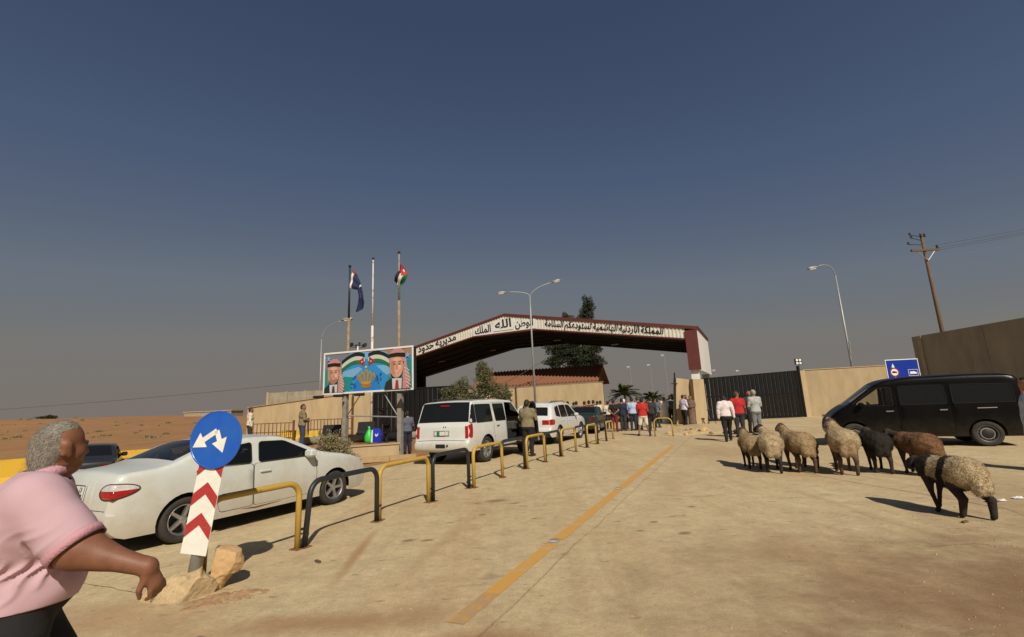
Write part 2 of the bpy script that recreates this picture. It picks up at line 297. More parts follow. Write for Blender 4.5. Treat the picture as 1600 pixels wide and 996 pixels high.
def text_mesh(name, body, size, mt, parent, mtx, extrude=0.004, bold=0.0, width=None, align='CENTER'):
    cu = bpy.data.curves.new('lettering', 'FONT'); cu.body = body; cu.size = size; cu.align_x = align; cu.extrude = extrude; cu.offset = bold; cu.resolution_u = 3
    o = bpy.data.objects.new('lettering', cu); COL.objects.link(o)
    dg = bpy.context.evaluated_depsgraph_get(); me = bpy.data.meshes.new_from_object(o.evaluated_get(dg))
    bpy.data.objects.remove(o); bpy.data.curves.remove(cu)
    if width:
        xs = [v.co.x for v in me.vertices]
        if xs:
            k = width/(max(xs)-min(xs)); c = (max(xs)+min(xs))/2
            for v in me.vertices: v.co.x = (v.co.x-c)*k
    me.transform(mtx); me.materials.clear(); me.materials.append(M[mt]); me.name = name
    return link(bpy.data.objects.new(name, me), parent)
def shape_arabic(s):
    F = {'ا': (0xFE8D, 0), 'أ': (0xFE83, 0), 'ب': (0xFE8F, 1), 'ة': (0xFE93, 0), 'ت': (0xFE95, 1), 'ج': (0xFE9D, 1), 'ح': (0xFEA1, 1), 'د': (0xFEA9, 0), 'ر': (0xFEAD, 0),
         'س': (0xFEB1, 1), 'ش': (0xFEB5, 1), 'ط': (0xFEC1, 1), 'ع': (0xFEC9, 1), 'ك': (0xFED9, 1), 'ل': (0xFEDD, 1), 'م': (0xFEE1, 1), 'ن': (0xFEE5, 1), 'ه': (0xFEE9, 1), 'و': (0xFEED, 0), 'ي': (0xFEF1, 1)}
    out = []
    for i, ch in enumerate(s):
        if ch not in F: out.append(ch); continue
        base, j = F[ch]; prev = i > 0 and s[i-1] in F and F[s[i-1]][1]; nxt = j and i+1 < len(s) and s[i+1] in F
        out.append(chr(base+(3 if prev and nxt else 1 if prev else 2 if nxt else 0)))
    return ''.join(reversed(out))

# ---------------------------------------------------------------- implicit bodies (people, sheep, rocks): blended round cones -> one closed surface
def sdf_mesh(prims, vox, idfn=None, disp=None):
    """prims: (a, b, ra, rb, blend, id[, squash(dir, factor)]) round cones; returns verts, quads, face ids, vertex normals"""
    lo = np.min([np.minimum(np.array(p[0])-p[2], np.array(p[1])-p[3]) for p in prims], 0)-3*vox-0.03
    hi = np.max([np.maximum(np.array(p[0])+p[2], np.array(p[1])+p[3]) for p in prims], 0)+3*vox+0.03
    n = np.ceil((hi-lo)/vox).astype(int)+1
    F = np.full(n, 1.0, np.float32); I = np.full(n, -1, np.int16); D = np.full(n, 9.0, np.float32)
    ax = [lo[i]+vox*np.arange(n[i]) for i in range(3)]
    for p in prims:
        a, b, ra, rb, k, pid = p[:6]; a = np.array(a, float); b = np.array(b, float); mg = max(k, 0)+3*vox
        rm = max(ra, rb)
        if len(p) > 6: rm *= max(1, p[6][1])
        s0 = np.maximum(((np.minimum(a, b)-rm-mg-lo)/vox).astype(int), 0); s1 = np.minimum(((np.maximum(a, b)+rm+mg-lo)/vox).astype(int)+2, n)
        sl = tuple(slice(s0[i], s1[i]) for i in range(3))
        X, Y, Z = np.meshgrid(ax[0][sl[0]], ax[1][sl[1]], ax[2][sl[2]], indexing='ij')
        P = np.stack([X-a[0], Y-a[1], Z-a[2]], -1); ba = b-a
        fac = 1.0
        if len(p) > 6:
            d = np.array(p[6][0], float); d /= np.linalg.norm(d); f = p[6][1]
            P = P+(P@d)[..., None]*d*(1/f-1); ba = ba+(ba@d)*d*(1/f-1); fac = min(1, f)
        bb = max(ba@ba, 1e-9); t = np.clip((P@ba)/bb, 0, 1)
        d = (np.linalg.norm(P-t[..., None]*ba, axis=-1)-(ra+(rb-ra)*t))*fac
        d = d.astype(np.float32); f0 = F[sl]
        if k > 0:
            h = np.maximum(k-np.abs(f0-d), 0)/k; F[sl] = np.minimum(f0, d)-h*h*k*0.25
        else: F[sl] = np.minimum(f0, d)
        cl = d < D[sl]; D[sl] = np.where(cl, d, D[sl]); I[sl] = np.where(cl, pid, I[sl])
    if disp is not None:
        band = np.abs(F) < 0.12
        idx = np.argwhere(band); pts = lo+idx*vox
        F[band] += disp(pts, I[band]).astype(np.float32)
    # surface nets
    S = F < 0
    c = S[:-1, :-1, :-1].astype(np.int8)
    for dx, dy, dz in ((1,0,0),(0,1,0),(0,0,1),(1,1,0),(1,0,1),(0,1,1),(1,1,1)):
        c = c+S[dx:n[0]-1+dx, dy:n[1]-1+dy, dz:n[2]-1+dz]
    act = (c > 0) & (c < 8); ids = np.full(act.shape, -1, np.int64); cells = np.argwhere(act); ids[act] = np.arange(len(cells))
    acc = np.zeros((len(cells), 3)); cnt = np.zeros(len(cells))
    corners = [(i, j, k) for i in (0, 1) for j in (0, 1) for k in (0, 1)]
    for c0 in corners:
        for axis in range(3):
            if c0[axis]: continue
            c1 = list(c0); c1[axis] = 1
            f0 = F[cells[:, 0]+c0[0], cells[:, 1]+c0[1], cells[:, 2]+c0[2]]; f1 = F[cells[:, 0]+c1[0], cells[:, 1]+c1[1], cells[:, 2]+c1[2]]
            x = (f0 < 0) != (f1 < 0); t = f0/(f0-f1+1e-12)
            q = np.zeros((len(cells), 3)); q += np.array(c0); q[:, axis] += t
            acc[x] += q[x]; cnt[x] += 1
    V = lo+vox*(cells+acc/np.maximum(cnt, 1)[:, None])
    quads = []
    for axis in range(3):
        o1, o2 = [(1, 2), (2, 0), (0, 1)][axis]
        a = [slice(None)]*3; b = [slice(None)]*3; a[axis] = slice(0, -1); b[axis] = slice(1, None)
        A, B = S[tuple(a)], S[tuple(b)]; e = np.argwhere(A != B)
        ok = (e[:, o1] > 0) & (e[:, o2] > 0) & (e[:, o1] < n[o1]-1) & (e[:, o2] < n[o2]-1); e = e[ok]
        fl = A[e[:, 0], e[:, 1], e[:, 2]]
        def cid(d1, d2):
            q = e.copy(); q[:, o1] -= d1; q[:, o2] -= d2; return ids[q[:, 0], q[:, 1], q[:, 2]]
        q = np.stack([cid(1, 1), cid(0, 1), cid(0, 0), cid(1, 0)], 1); q[~fl] = q[~fl][:, ::-1]
        quads.append(q)
    Q = np.concatenate(quads); Q = Q[(Q >= 0).all(1)]
    C = V[Q].mean(1); gi = np.clip(np.round((C-lo)/vox).astype(int), 0, n-1); fid = I[gi[:, 0], gi[:, 1], gi[:, 2]].astype(int)
    nrm = np.cross(V[Q[:, 2]]-V[Q[:, 0]], V[Q[:, 3]]-V[Q[:, 1]]); vn = np.zeros_like(V)
    for j in range(4): np.add.at(vn, Q[:, j], nrm)
    vn /= np.maximum(np.linalg.norm(vn, axis=1, keepdims=True), 1e-9)
    if idfn is not None: fid = idfn(C, fid)
    return V, Q, fid, vn
def vnoise(P, s, seed=0.0):
    """cheap smooth value noise by sums of sines, vectorised"""
    P = np.asarray(P)*s+seed; o = np.zeros(len(P))
    for i, (a, b, c) in enumerate(((1.0, 0.7, 0.3), (-0.6, 1.1, 0.8), (0.4, -0.9, 1.2), (1.3, 0.5, -0.8), (-0.9, -0.7, 1.0))):
        o += np.sin(P[:, 0]*a+P[:, 1]*b*1.1+P[:, 2]*c*1.2+i*1.7)*np.cos(P[:, 1]*a-P[:, 2]*b+P[:, 0]*c*0.7+i*2.3)
    return o/5
def shell(name, V, Q, sel, vn, off, mt, parent, disp=None, clamp=None):
    q = Q[sel]; used = np.unique(q); mp = np.full(len(V), -1); mp[used] = np.arange(len(used))
    v = V[used]+vn[used]*off
    if disp is not None: v = v+vn[used]*disp(V[used])[:, None]
    if clamp is not None: v = clamp(v)
    return mesh_obj(name, v, mp[q], mt, parent, True)
# ================================================================ setting
TH = R(24.7); U2 = Vector((math.sin(TH), math.cos(TH), 0)); V2 = Vector((math.cos(TH), -math.sin(TH), 0))
def RF(a, b, z=0.0): p = U2*a+V2*b; return Vector((p.x, p.y, z))          # along / across the lane
rng = random.Random(7)
def sstep(t): t = max(0.0, min(1.0, t)); return t*t*(3-2*t)
def terrain(x, y):
    h = -0.05
    b = x*V2.x+y*V2.y; a = x*U2.x+y*U2.y
    h -= 0.38*sstep((-b-10.5)/1.5)*sstep((16-a)/8)*sstep((-x-2)/4)         # sunken lane left of the sedan
    far = sstep((y-35)/110)*sstep((-x-30)/135)*4.6*(1-0.75*sstep((y-190)/250))
    h += far + sstep((y-400)/1500)*3*sstep((-x-50)/300)
    d = math.hypot(x, y)
    if d > 25: h += (noise.noise(Vector((x*0.02, y*0.02, 0)))*0.5+noise.noise(Vector((x*0.09, y*0.09, 3)))*0.15)*sstep((d-45)/60)*(1 if x < -20 else 0.15)
    return h
def axis(lim, near, step):
    out = [0.0]; s = step
    while out[-1] < lim:
        if out[-1] > near: s *= 1.18
        out.append(out[-1]+s)
    return [-q for q in reversed(out[1:])]+out
xs = axis(4500, 30, 1.0); ys = axis(4500, 40, 1.0)
gv = [(x, y, terrain(x, y)) for y in ys for x in xs]; nx = len(xs)
gf = [(j*nx+i, j*nx+i+1, (j+1)*nx+i+1, (j+1)*nx+i) for j in range(len(ys)-1) for i in range(nx-1)]
tag(mesh_obj('ground', gv, gf, 'sand', None, True), None, None, kind='structure')

# concrete apron: slabs cast side by side, thin uneven joints between them
pave = mesh_obj('concrete_pavement', [tuple(RF(a, b, -0.03)) for a, b in ((-9, -10.4), (-9, 24), (47, 24), (47, -10.4))], [(3, 2, 1, 0)], 'joint_dirt'); pave['kind'] = 'structure'
bcuts = [-10.4, -6.1, -1.86, 3.1, 8.2, 13.4, 18.6, 24.0]; acuts = [-9, -3.2, 2.1, 8.4, 14.2, 20.5, 26.4, 33, 40, 47]
def jit(i, t, amp): return amp*(noise.noise(Vector((i*7.3, t*0.9, 1.7)))+0.5*noise.noise(Vector((i*3.1, t*4.1, 9.2))))
for i in range(len(bcuts)-1):
    for j in range(len(acuts)-1):
        g_b = 0.011; g_a = 0.0035
        ring = []
        n = 22
        A0, A1, B0, B1 = acuts[j]+g_a, acuts[j+1]-g_a, bcuts[i], bcuts[i+1]
        for k in range(n+1):
            a = A0+(A1-A0)*k/n; ring.append(RF(a, B1+jit(i+1, a, 0.03)-(g_b if i+1 == 2 else 0.004), 0))
        for k in range(1, 6):
            b = B1+(B0-B1)*k/6; ring.append(RF(A1+jit(50+j+1+i*9, b, 0.015)*min(k, 6-k)/3, b, 0))
        for k in range(n+1):
            a = A1+(A0-A1)*k/n; ring.append(RF(a, B0+jit(i, a, 0.03)+(g_b if i == 2 else 0.004), 0))
        for k in range(1, 6):
            b = B0+(B1-B0)*k/6; ring.append(RF(A0+jit(50+j+i*9, b, 0.015)*min(k, 6-k)/3, b, 0))
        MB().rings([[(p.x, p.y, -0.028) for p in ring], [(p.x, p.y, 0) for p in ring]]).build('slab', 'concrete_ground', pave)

# hairline cracks worn open in the slabs, plus an overhead wire's shadow painted as a dark line
cr = random.Random(21)
def crack_and_wire_shadow(pts, w):
    P_ = []
    for (x0, y0), (x1, y1) in zip(pts, pts[1:]):
        n = max(3, int(math.hypot(x1-x0, y1-y0)/.07))
        for k in range(n): P_.append(Vector((x0+(x1-x0)*k/n+cr.uniform(-.010, .010), y0+(y1-y0)*k/n+cr.uniform(-.010, .010), 0)))
    V = []; F = []
    for i, p in enumerate(P_):
        t_ = (P_[min(i+1, len(P_)-1)]-P_[max(i-1, 0)]).normalized(); nn = Vector((-t_.y, t_.x, 0))*w*cr.uniform(.25, 1.0)*min(1, i/3, (len(P_)-1-i)/3+.05)
        V += [tuple(p-nn+Vector((0, 0, .0022))), tuple(p+nn+Vector((0, 0, .0022)))]
    F = [(2*i, 2*i+2, 2*i+3, 2*i+1) for i in range(len(P_)-1)]
    mesh_obj('crack_and_wire_shadow', V, F, 'joint_dirt', pave)
crack_and_wire_shadow([(-4.85, 5.35), (-4.22, 5.10), (-3.65, 4.84), (-3.3, 4.72)], .006); crack_and_wire_shadow([(5.9, 12.0), (5.88, 10.8), (5.92, 9.6), (6.1, 8.4), (6.3, 7.4), (6.42, 6.3)], .010); crack_and_wire_shadow([(1.5, 5.9), (2.0, 5.6), (2.3, 5.75)], .0025); crack_and_wire_shadow([(4.2, 5.2), (4.7, 5.23), (5.05, 5.07)], .004); crack_and_wire_shadow([(1.84, 4.66), (2.4, 4.51)], .0025); crack_and_wire_shadow([(2.2, 8.6), (2.9, 8.2), (3.7, 8.3)], .004)  # the long line by the sheep is an overhead wire's shadow, painted dark
crack_and_wire_shadow([(4.4, 15.0), (5.6, 13.9), (6.5, 13.6)], .006); crack_and_wire_shadow([(1.07, 4.68), (1.2, 4.9), (1.25, 5.1)], .0025)

# yellow lane line: three painted lengths with ragged edges
def stripe(a0, a1, b, w, mt, taper0=0.0):
    n = int((a1-a0)/0.12)+2; L = []; Rr = []
    for k in range(n+1):
        a = a0+(a1-a0)*k/n; j1 = 0.006*noise.noise(Vector((a*3.1, b, 0)))+0.006*noise.noise(Vector((a*11, b, 5))); j2 = 0.006*noise.noise(Vector((a*3.3, b, 9)))+0.006*noise.noise(Vector((a*12, b, 2)))
        L.append(RF(a, b-w/2+j1, 0.004)); Rr.append(RF(a, b+w/2+j2, 0.004))
    v = L+Rr; f = [(k, k+1, n+1+k+1, n+1+k) for k in range(n)]
    return mesh_obj('yellow_line', v, [tuple(reversed(q)) for q in f], mt)
M['yellow_gone'] = worn_paint('yellow_gone', (0.50, 0.275, 0.075), (0.40, 0.26, 0.13), 0.53, 9)
for a0, a1, mt_ in ((3.35, 3.95, 'yellow_gone'), (3.952, 5.50, 'yellow_line'), (5.72, 9.08, 'yellow_line'), (9.24, 18.0, 'yellow_line')):
    o = stripe(a0, a1, -2.14, 0.15, mt_); tag(o, None, None, kind='structure')
    o.name = 'painted_lane_line'
for a, lab in ((5.61, 'grey reflective road stud on the yellow line nearest the camera'), (9.16, 'grey road stud farther along the yellow line')):
    p = RF(a, -2.16); t = thing('road_stud', lab, 'road stud', (p.x, p.y, 0.004), -TH, 'road studs')
    MB().rings([[(-.07, -.05, 0), (.07, -.05, 0), (.07, .05, 0), (-.07, .05, 0)], [(-.05, -.03, .018), (.05, -.03, .018), (.05, .03, .018), (-.05, .03, .018)]]).build('housing', 'pole_grey', t)
    MB().box((-.04, -.052, .004), (.04, -.040, .013)).build('reflector', 'clear_lens', t)

# raised soil terrace, its low retaining wall and kerbs (left of the lane)
tz = 0.36
tp = [(-5.0, 18.15), (-12.5, 15.55), (-30, 20), (-34, 40), (-9, 44), (3.0, 34.0)]
tag(MB().rings([[(x, y, -0.35) for x, y in tp][::-1], [(x, y, tz) for x, y in tp][::-1]]).build('terrace', 'sand'), None, None, kind='structure')
def wall_seg(mb, p0, p1, z0, z1a, z1b, th):
    p0 = Vector((*p0, 0)); p1 = Vector((*p1, 0)); d = (p1-p0).normalized(); n = Vector((-d.y, d.x, 0))*th
    q = [p0, p1, p1+n, p0+n]; zt = [z1a, z1b, z1b, z1a]
    mb.rings([[(q[k].x, q[k].y, z0) for k in range(4)], [(q[k].x, q[k].y, zt[k]) for k in range(4)]])
t = thing('retaining_wall', 'low tan rendered retaining wall below the billboard', 'low wall', (-8.5, 16.7, 0))

mb = MB(); wall_seg(mb, (-3.9, -1.32), (4.02, 1.36), -.3, .42, .42, .25); mb.build('wall', 'tan_wall', t)
mb = MB(); wall_seg(mb, (-3.93, -1.36), (4.06, 1.33), .421, .47, .47, .32); mb.build('coping', 'tan_wall_cap', t)
t = thing('kerb', 'low worn yellow kerb in front of the retaining wall', 'kerb', (-6.4, 16.6, 0))
for k in range(6):
    mb = MB(); x0 = -2.7+k*0.9; wall_seg(mb, (x0, x0*0.34), (x0+0.885, (x0+0.885)*0.34), -.1, .08, .08, .16); mb.build('kerb_stone', 'kerb_worn', t)
t = thing('kerb', 'pale concrete kerb behind the white sedan boot', 'kerb', (-11.2, 11.6, 0))
for k in range(5):
    mb = MB(); x0 = -3.4+k*1.4; wall_seg(mb, (x0, x0*0.5), (x0+1.38, (x0+1.38)*0.5), -.45, .30, .30, .22); mb.build('kerb_stone', 'grey_wall', t)
t = thing('barrier_wall', 'long bright yellow painted low concrete barrier at the left edge', 'barrier', (-16.2, 17.2, -.4))
for k in range(5):
    mb = MB(); s = -7.2+k*2.4; d = Vector((0.707, 0.707, 0)); p = d*s; q = d*(s+2.38); nn = Vector((-.707, .707, 0))
    rings = []
    for z, w in ((0, .30), (.25, .27), (.45, .15), (1.02, .10)):
        rings.append([tuple(p-nn*w+Vector((0, 0, z))), tuple(q-nn*w+Vector((0, 0, z))), tuple(q+nn*w+Vector((0, 0, z))), tuple(p+nn*w+Vector((0, 0, z)))])
    mb.rings(rings).build('segment', 'yellow_wall', t)

# ---------------------------------------------------------------- walls
t = thing('boundary_wall', 'long tan rendered wall right of the sliding gate', 'wall', (20.2, 33.4, 0))
MB().rings([[(0.45, 0, -.2), (13, 0, -.2), (13, .3, -.2), (0.45, .3, -.2)], [(0.45, 0, 3.22), (13, 0, 3.38), (13, .3, 3.38), (0.45, .3, 3.22)]]).build('wall', 'tan_wall_right', t)
MB().rings([[(0.0, -.12, -.2), (0.45, -.12, -.2), (0.45, .42, -.2), (0.0, .42, -.2)], [(-0.02, -.12, 3.22), (0.45, -.12, 3.24), (0.45, .42, 3.24), (-0.02, .42, 3.22)]]).build('pier', 'tan_wall', t)
MB().rings([[(0.4, -.05, 3.231), (13, -.05, 3.391), (13, .35, 3.391), (0.4, .35, 3.231)], [(0.4, -.05, 3.28), (13, -.05, 3.44), (13, .35, 3.44), (0.4, .35, 3.28)]]).build('coping', 'tan_wall_cap', t)
tag(MB().box((21, 32.2, -.04), (27.5, 32.75, .16), bev=.03).build('kerb', 'tan_wall_cap'), 'pale raised kerb at the foot of the right tan wall', 'kerb')
t = thing('high_wall', 'tall shaded concrete wall at the right edge behind the van', 'wall', (22.4, 26, 0))
for k in range(4):
    y1 = -k*4.0; MB().box((0, y1-3.985, -.2), (.35, y1, 4.45)).build('panel', 'shade_wall', t)
    if k == 0: MB().box((-.05, y1-.62, -.2), (-.002, y1-.40, 4.44)).build('pilaster', 'grey_wall', t)
t = thing('gate_pier', 'tan rendered gate pier with notched top beside the crowd', 'pier', (11.3, 31.2, 0), R(4))
MB().rings([[(-.95, -.1, -.1), (.35, -.1, -.1), (.35, .35, -.1), (-.95, .35, -.1)], [(-.6, -.1, 3.0), (.35, -.1, 2.85), (.35, .35, 2.85), (-.6, .35, 3.0)]]).build('wing_wall', 'tan_wall', t)
MB().rings([[(.2, -.62, -.1), (1.02, -.62, -.1), (1.02, .45, -.1), (.2, .45, -.1)], [(.28, -.62, 2.86), (1.0, -.62, 2.83), (1.0, .45, 2.83), (.28, .45, 2.86)]]).build('pier', 'tan_wall', t)
MB().tube([(-.98, -.2, .0), (-.72, -.2, 3.35)], .05, 6).build('gate_post', 'black_paint', t)
MB().box((-1.0, -.23, 2.6), (-.6, -.17, 2.66)).build('bracket', 'black_paint', t)

t = thing('boundary_wall', 'tan rendered wall behind the billboard and the rusty railing', 'wall', (-9.2, 30.0, 0))
mb = MB(); wall_seg(mb, (-11.2, 5.75), (0, 0), -.3, 2.40, 3.02, .3); mb.build('wall', 'tan_wall_pale', t)

mb = MB()
p0 = Vector((-11.25, 5.70, 0)); p1 = Vector((0.03, -.06, 0)); d = (p1-p0).normalized(); n_ = Vector((-d.y, d.x, 0))*.42; q = [p0, p1, p1+n_, p0+n_]; zb = [2.403, 3.023, 3.023, 2.403]
mb.rings([[(q[k].x, q[k].y, zb[k]) for k in range(4)], [(q[k].x, q[k].y, zb[k]+.05) for k in range(4)]]).build('coping', 'tan_wall_cap', t)
t = thing('panel_wall', 'weathered grey concrete panel wall behind the left tan wall', 'wall', (-22.3, 42, 0))
for k in range(7):
    x0 = k*1.7; MB().box((x0+.16, 0, 0), (x0+1.69, .16, 3.80+.01*k)).build('panel', 'grey_wall', t)
    MB().box((x0-.02, -.05, 0), (x0+.155, .21, 3.86+.01*k)).build('post', 'tan_wall_cap' if k == 0 else 'grey_wall', t)

# ---------------------------------------------------------------- gates of upright sheet panels
def sheet_gate(label, loc, p1, h0, h1, n, base=0.1):
    t = thing('sliding_gate', label, 'gate', loc); d = Vector(p1)-Vector(loc); L = d.length; t.rotation_euler = (0, 0, math.atan2(d.y, d.x))
    w = L/n
    for k in range(n):
        x0 = k*w; ha = h0+(h1-h0)*k/n; hb = h0+(h1-h0)*(k+1)/n
        MB().rings([[(x0+.01, 0, base), (x0+w*.22, -.035, base), (x0+w*.78, -.035, base), (x0+w-.01, 0, base), (x0+w-.01, .02, base), (x0+.01, .02, base)],
                    [(x0+.01, 0, ha-.08), (x0+w*.22, -.035, ha-.08), (x0+w*.78, -.035, hb-.08), (x0+w-.01, 0, hb-.08), (x0+w-.01, .02, hb-.08), (x0+.01, .02, ha-.08)]]).build('panel', 'gate_black', t)
    MB().rings([[(0, -.05, h0-.078), (0, .05, h0-.078), (0, .05, h0), (0, -.05, h0)], [(L, -.05, h1-.078), (L, .05, h1-.078), (L, .05, h1), (L, -.05, h1)]]).build('top_rail', 'gate_black', t)
    MB().box((0, -.06, .03), (L, .06, .098)).build('bottom_rail', 'gate_black', t)
    MB().box((0, .021, h0*.55), (L, .07, h0*.55+.08)).build('mid_rail', 'gate_black', t)
    for x in (L*.12, L*.88): MB().lathe([(.06, -.03), (.06, .03)], 12, Matrix.Translation((x, 0, .062)) @ Matrix.Rotation(R(90), 4, 'X')).build('roller', 'rust', t)
    return t
g1 = sheet_gate('tall closed black sheet-metal sliding gate at the right', (12.5, 33.0, 0), (20.12, 33.15, 0), 2.95, 3.25, 26)
MB().box((7.55, -.08, 0), (7.68, .08, 3.55)).build('guide_post', 'gate_black', g1)
sheet_gate('dark shaded sheet-metal gate behind the billboard posts', (-9.0, 29.8, 0.3), (-3.6, 28.6, 0.3), 2.75, 2.75, 18)

# ---------------------------------------------------------------- entrance canopy
CT = R(27)
cp = Vector((math.sin(CT)*33.19+math.cos(CT)*-17.66, math.cos(CT)*33.19-math.sin(CT)*-17.66, 0))
can = thing('entrance_canopy', 'wide gabled steel canopy with white and maroon fascia and black lettering', 'canopy', cp, -CT)
HX = 14.66; PZ = 9.17; EZ = 6.33; DEP = 8.0
def ztop(x): return PZ-(PZ-EZ)*abs(x)/HX
def zbot(x):
    if x > 2.87: return 7.49-(7.49-5.50)*(x-2.87)/(14.2-2.87)
    if x < -2.99: return 7.53-(7.53-5.50)*(-x-2.99)/(14.2-2.99)
    return 7.51
x = -HX+0.02
edges = [-HX+.02]
while edges[-1] < 13.9: edges.append(min(edges[-1]+0.98, 13.9))
for x0, x1 in zip(edges, edges[1:]):
    cuts = sorted({x0, x1} | {c for c in (-2.99, 0, 2.87) if x0 < c < x1})
    mb = MB()
    for c0, c1 in zip(cuts, cuts[1:]):
        mb.rings([[(c0+.003, 0, zbot(c0)+.10), (c1-.003, 0, zbot(c1)+.10), (c1-.003, .05, zbot(c1)+.10), (c0+.003, .05, zbot(c0)+.10)],
                  [(c0+.003, 0, ztop(c0)-.16), (c1-.003, 0, ztop(c1)-.16), (c1-.003, .05, ztop(c1)-.16), (c0+.003, .05, ztop(c0)-.16)]])
    r = x0+.06
    while r+.1 < x1:
        mb.rings([[(r, -.035, zbot(r)+.102), (r+.1, -.035, zbot(r+.1)+.102), (r+.12, -.001, zbot(r+.1)+.102), (r-.02, -.001, zbot(r)+.102)],
                  [(r, -.035, ztop(r)-.162), (r+.1, -.035, ztop(r+.1)-.162), (r+.12, -.001, ztop(r+.1)-.162), (r-.02, -.001, ztop(r)-.162)]])
        r += .245
    mb.build('cladding_panel', 'cladding', can)
def trim(pts, dz0, dz1, y0, y1, name, mt):
    for (xa, za), (xb, zb) in zip(pts, pts[1:]):
        MB().rings([[(xa, y0, za+dz0), (xb, y0, zb+dz0), (xb, y1, zb+dz0), (xa, y1, za+dz0)], [(xa, y0, za+dz1), (xb, y0, zb+dz1), (xb, y1, zb+dz1), (xa, y1, za+dz1)]]).build(name, mt, can)
trim([(-HX, EZ), (0, PZ), (HX+.05, EZ-.01)], -.159, .0, -.10, .10, 'ridge_trim', 'maroon')
trim([(-14.2, 5.50), (-2.99, 7.53), (2.87, 7.49), (13.88, zbot(13.88))], 0, .099, -.06, .10, 'lower_trim', 'maroon')
# roof, back fascia, soffit, steel frames
for s in (-1, 1):
    MB().rings([[(0, .1, PZ-.02), (s*HX, .1, EZ-.02), (s*HX, DEP, EZ-.02), (0, DEP, PZ-.02)], [(0, .1, PZ+.06), (s*(HX+.1), .1, EZ+.06), (s*(HX+.1), DEP, EZ+.06), (0, DEP, PZ+.06)]]).build('roof_sheet', 'maroon', can)
sp = [(-14.2, 5.50), (-2.99, 7.53), (2.87, 7.49), (13.88, zbot(13.88))]
for (xa, za), (xb, zb) in zip(sp, sp[1:]):
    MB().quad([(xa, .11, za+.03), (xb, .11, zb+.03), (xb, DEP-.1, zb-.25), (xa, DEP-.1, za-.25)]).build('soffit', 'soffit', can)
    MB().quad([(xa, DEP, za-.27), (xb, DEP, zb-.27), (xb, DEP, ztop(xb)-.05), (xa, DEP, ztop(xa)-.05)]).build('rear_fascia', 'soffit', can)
for y in (1.6, 3.2, 4.8, 6.4):
    for (xa, za), (xb, zb) in zip(sp, sp[1:]):
        k = -.28*y/DEP
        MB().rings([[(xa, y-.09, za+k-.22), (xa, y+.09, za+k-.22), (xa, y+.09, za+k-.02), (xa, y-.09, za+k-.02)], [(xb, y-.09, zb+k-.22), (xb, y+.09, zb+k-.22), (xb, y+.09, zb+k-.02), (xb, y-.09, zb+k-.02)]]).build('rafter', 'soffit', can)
MB().box((13.90, -.12, 3.50), (14.66, .14, 6.165)).build('corner_casing', 'maroon', can)
for k in range(4):
    y0 = .15+k*1.96; MB().rings([[(14.60, y0, 3.42), (14.68, y0, 3.42), (14.68, y0+1.95, 3.42), (14.60, y0+1.95, 3.42)], [(14.60, y0, 6.2), (14.68, y0, 6.2), (14.68, y0+1.95, 6.2), (14.60, y0+1.95, 6.2)]]).build('side_panel', 'panel_white', can)
trim([(14.58, 6.2), (14.74, 6.2)], 0, .13, .1, DEP, 'ridge_trim', 'maroon')
for y in (.12, 7.6): MB().box((13.98, y, 0), (14.5, y+.36, 3.498)).build('column', 'panel_white', can)
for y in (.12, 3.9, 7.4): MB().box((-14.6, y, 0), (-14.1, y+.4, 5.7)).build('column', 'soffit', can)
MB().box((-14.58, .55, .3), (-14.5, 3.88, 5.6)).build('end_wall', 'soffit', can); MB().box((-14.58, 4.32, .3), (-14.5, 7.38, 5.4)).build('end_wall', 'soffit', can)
FX = Matrix.Rotation(R(90), 4, 'X')
def letter(body, x, z, w, size, ang, y=-.045, bold=.018):
    words = body.split(' '); nat = []
    for q in words:
        o = text_mesh('lettering', shape_arabic(q), size, 'ink', None, Matrix.Identity(4), .012, bold); xs_ = [v.co.x for v in o.data.vertices]; nat.append(max(xs_)-min(xs_)); bpy.data.objects.remove(o)
    gap = .24*size; k = w/(sum(nat)+gap*(len(words)-1)); c = w/2                 # right to left
    for q, n_ in zip(words, nat):
        cx_ = c-n_*k/2; c -= (n_+gap)*k
        text_mesh('lettering', shape_arabic(q), size, 'ink', can, Matrix.Translation((x+cx_*math.cos(ang), y, z+cx_*math.sin(ang))) @ Matrix.Rotation(-ang, 4, 'Y') @ FX, .012, bold, n_*k)
letter('المملكة الأردنية الهاشمية تستودعكم السلامة', 8.05, 6.91, 9.0, .66, R(-10.6), bold=.013)
letter('مديرية حدود', -6.8, 7.17, 4.2, .80, R(10.5), bold=.015)
for x0, x1, z0, z1 in ((-2.97, -1.05, 7.63, 8.33), (-1.04, .88, 7.63, 8.62), (.89, 2.81, 7.63, 8.42)):
    MB().box((x0, -.075, z0), (x1, -.037, z1)).build('name_panel', 'panel_white', can)
letter('الملك', -2.0, 7.80, 1.55, .85, R(2), -.085)
letter('الله', -.06, 8.02, 1.5, .95, R(2), -.085)
letter('الوطن', 1.85, 7.92, 1.6, .85, R(0), -.085)
MB().box((-1.0, -.088, 7.76), (.84, -.078, 7.79)).build('underline', 'ink', can)
for x, y in ((-8.5, 3), (-4, 5), (3, 4), (8, 4)): MB().box((x-.3, y-.07, zbot(x)-.42), (x+.3, y+.07, zbot(x)-.36)).build('lamp_fitting', 'galv', can)

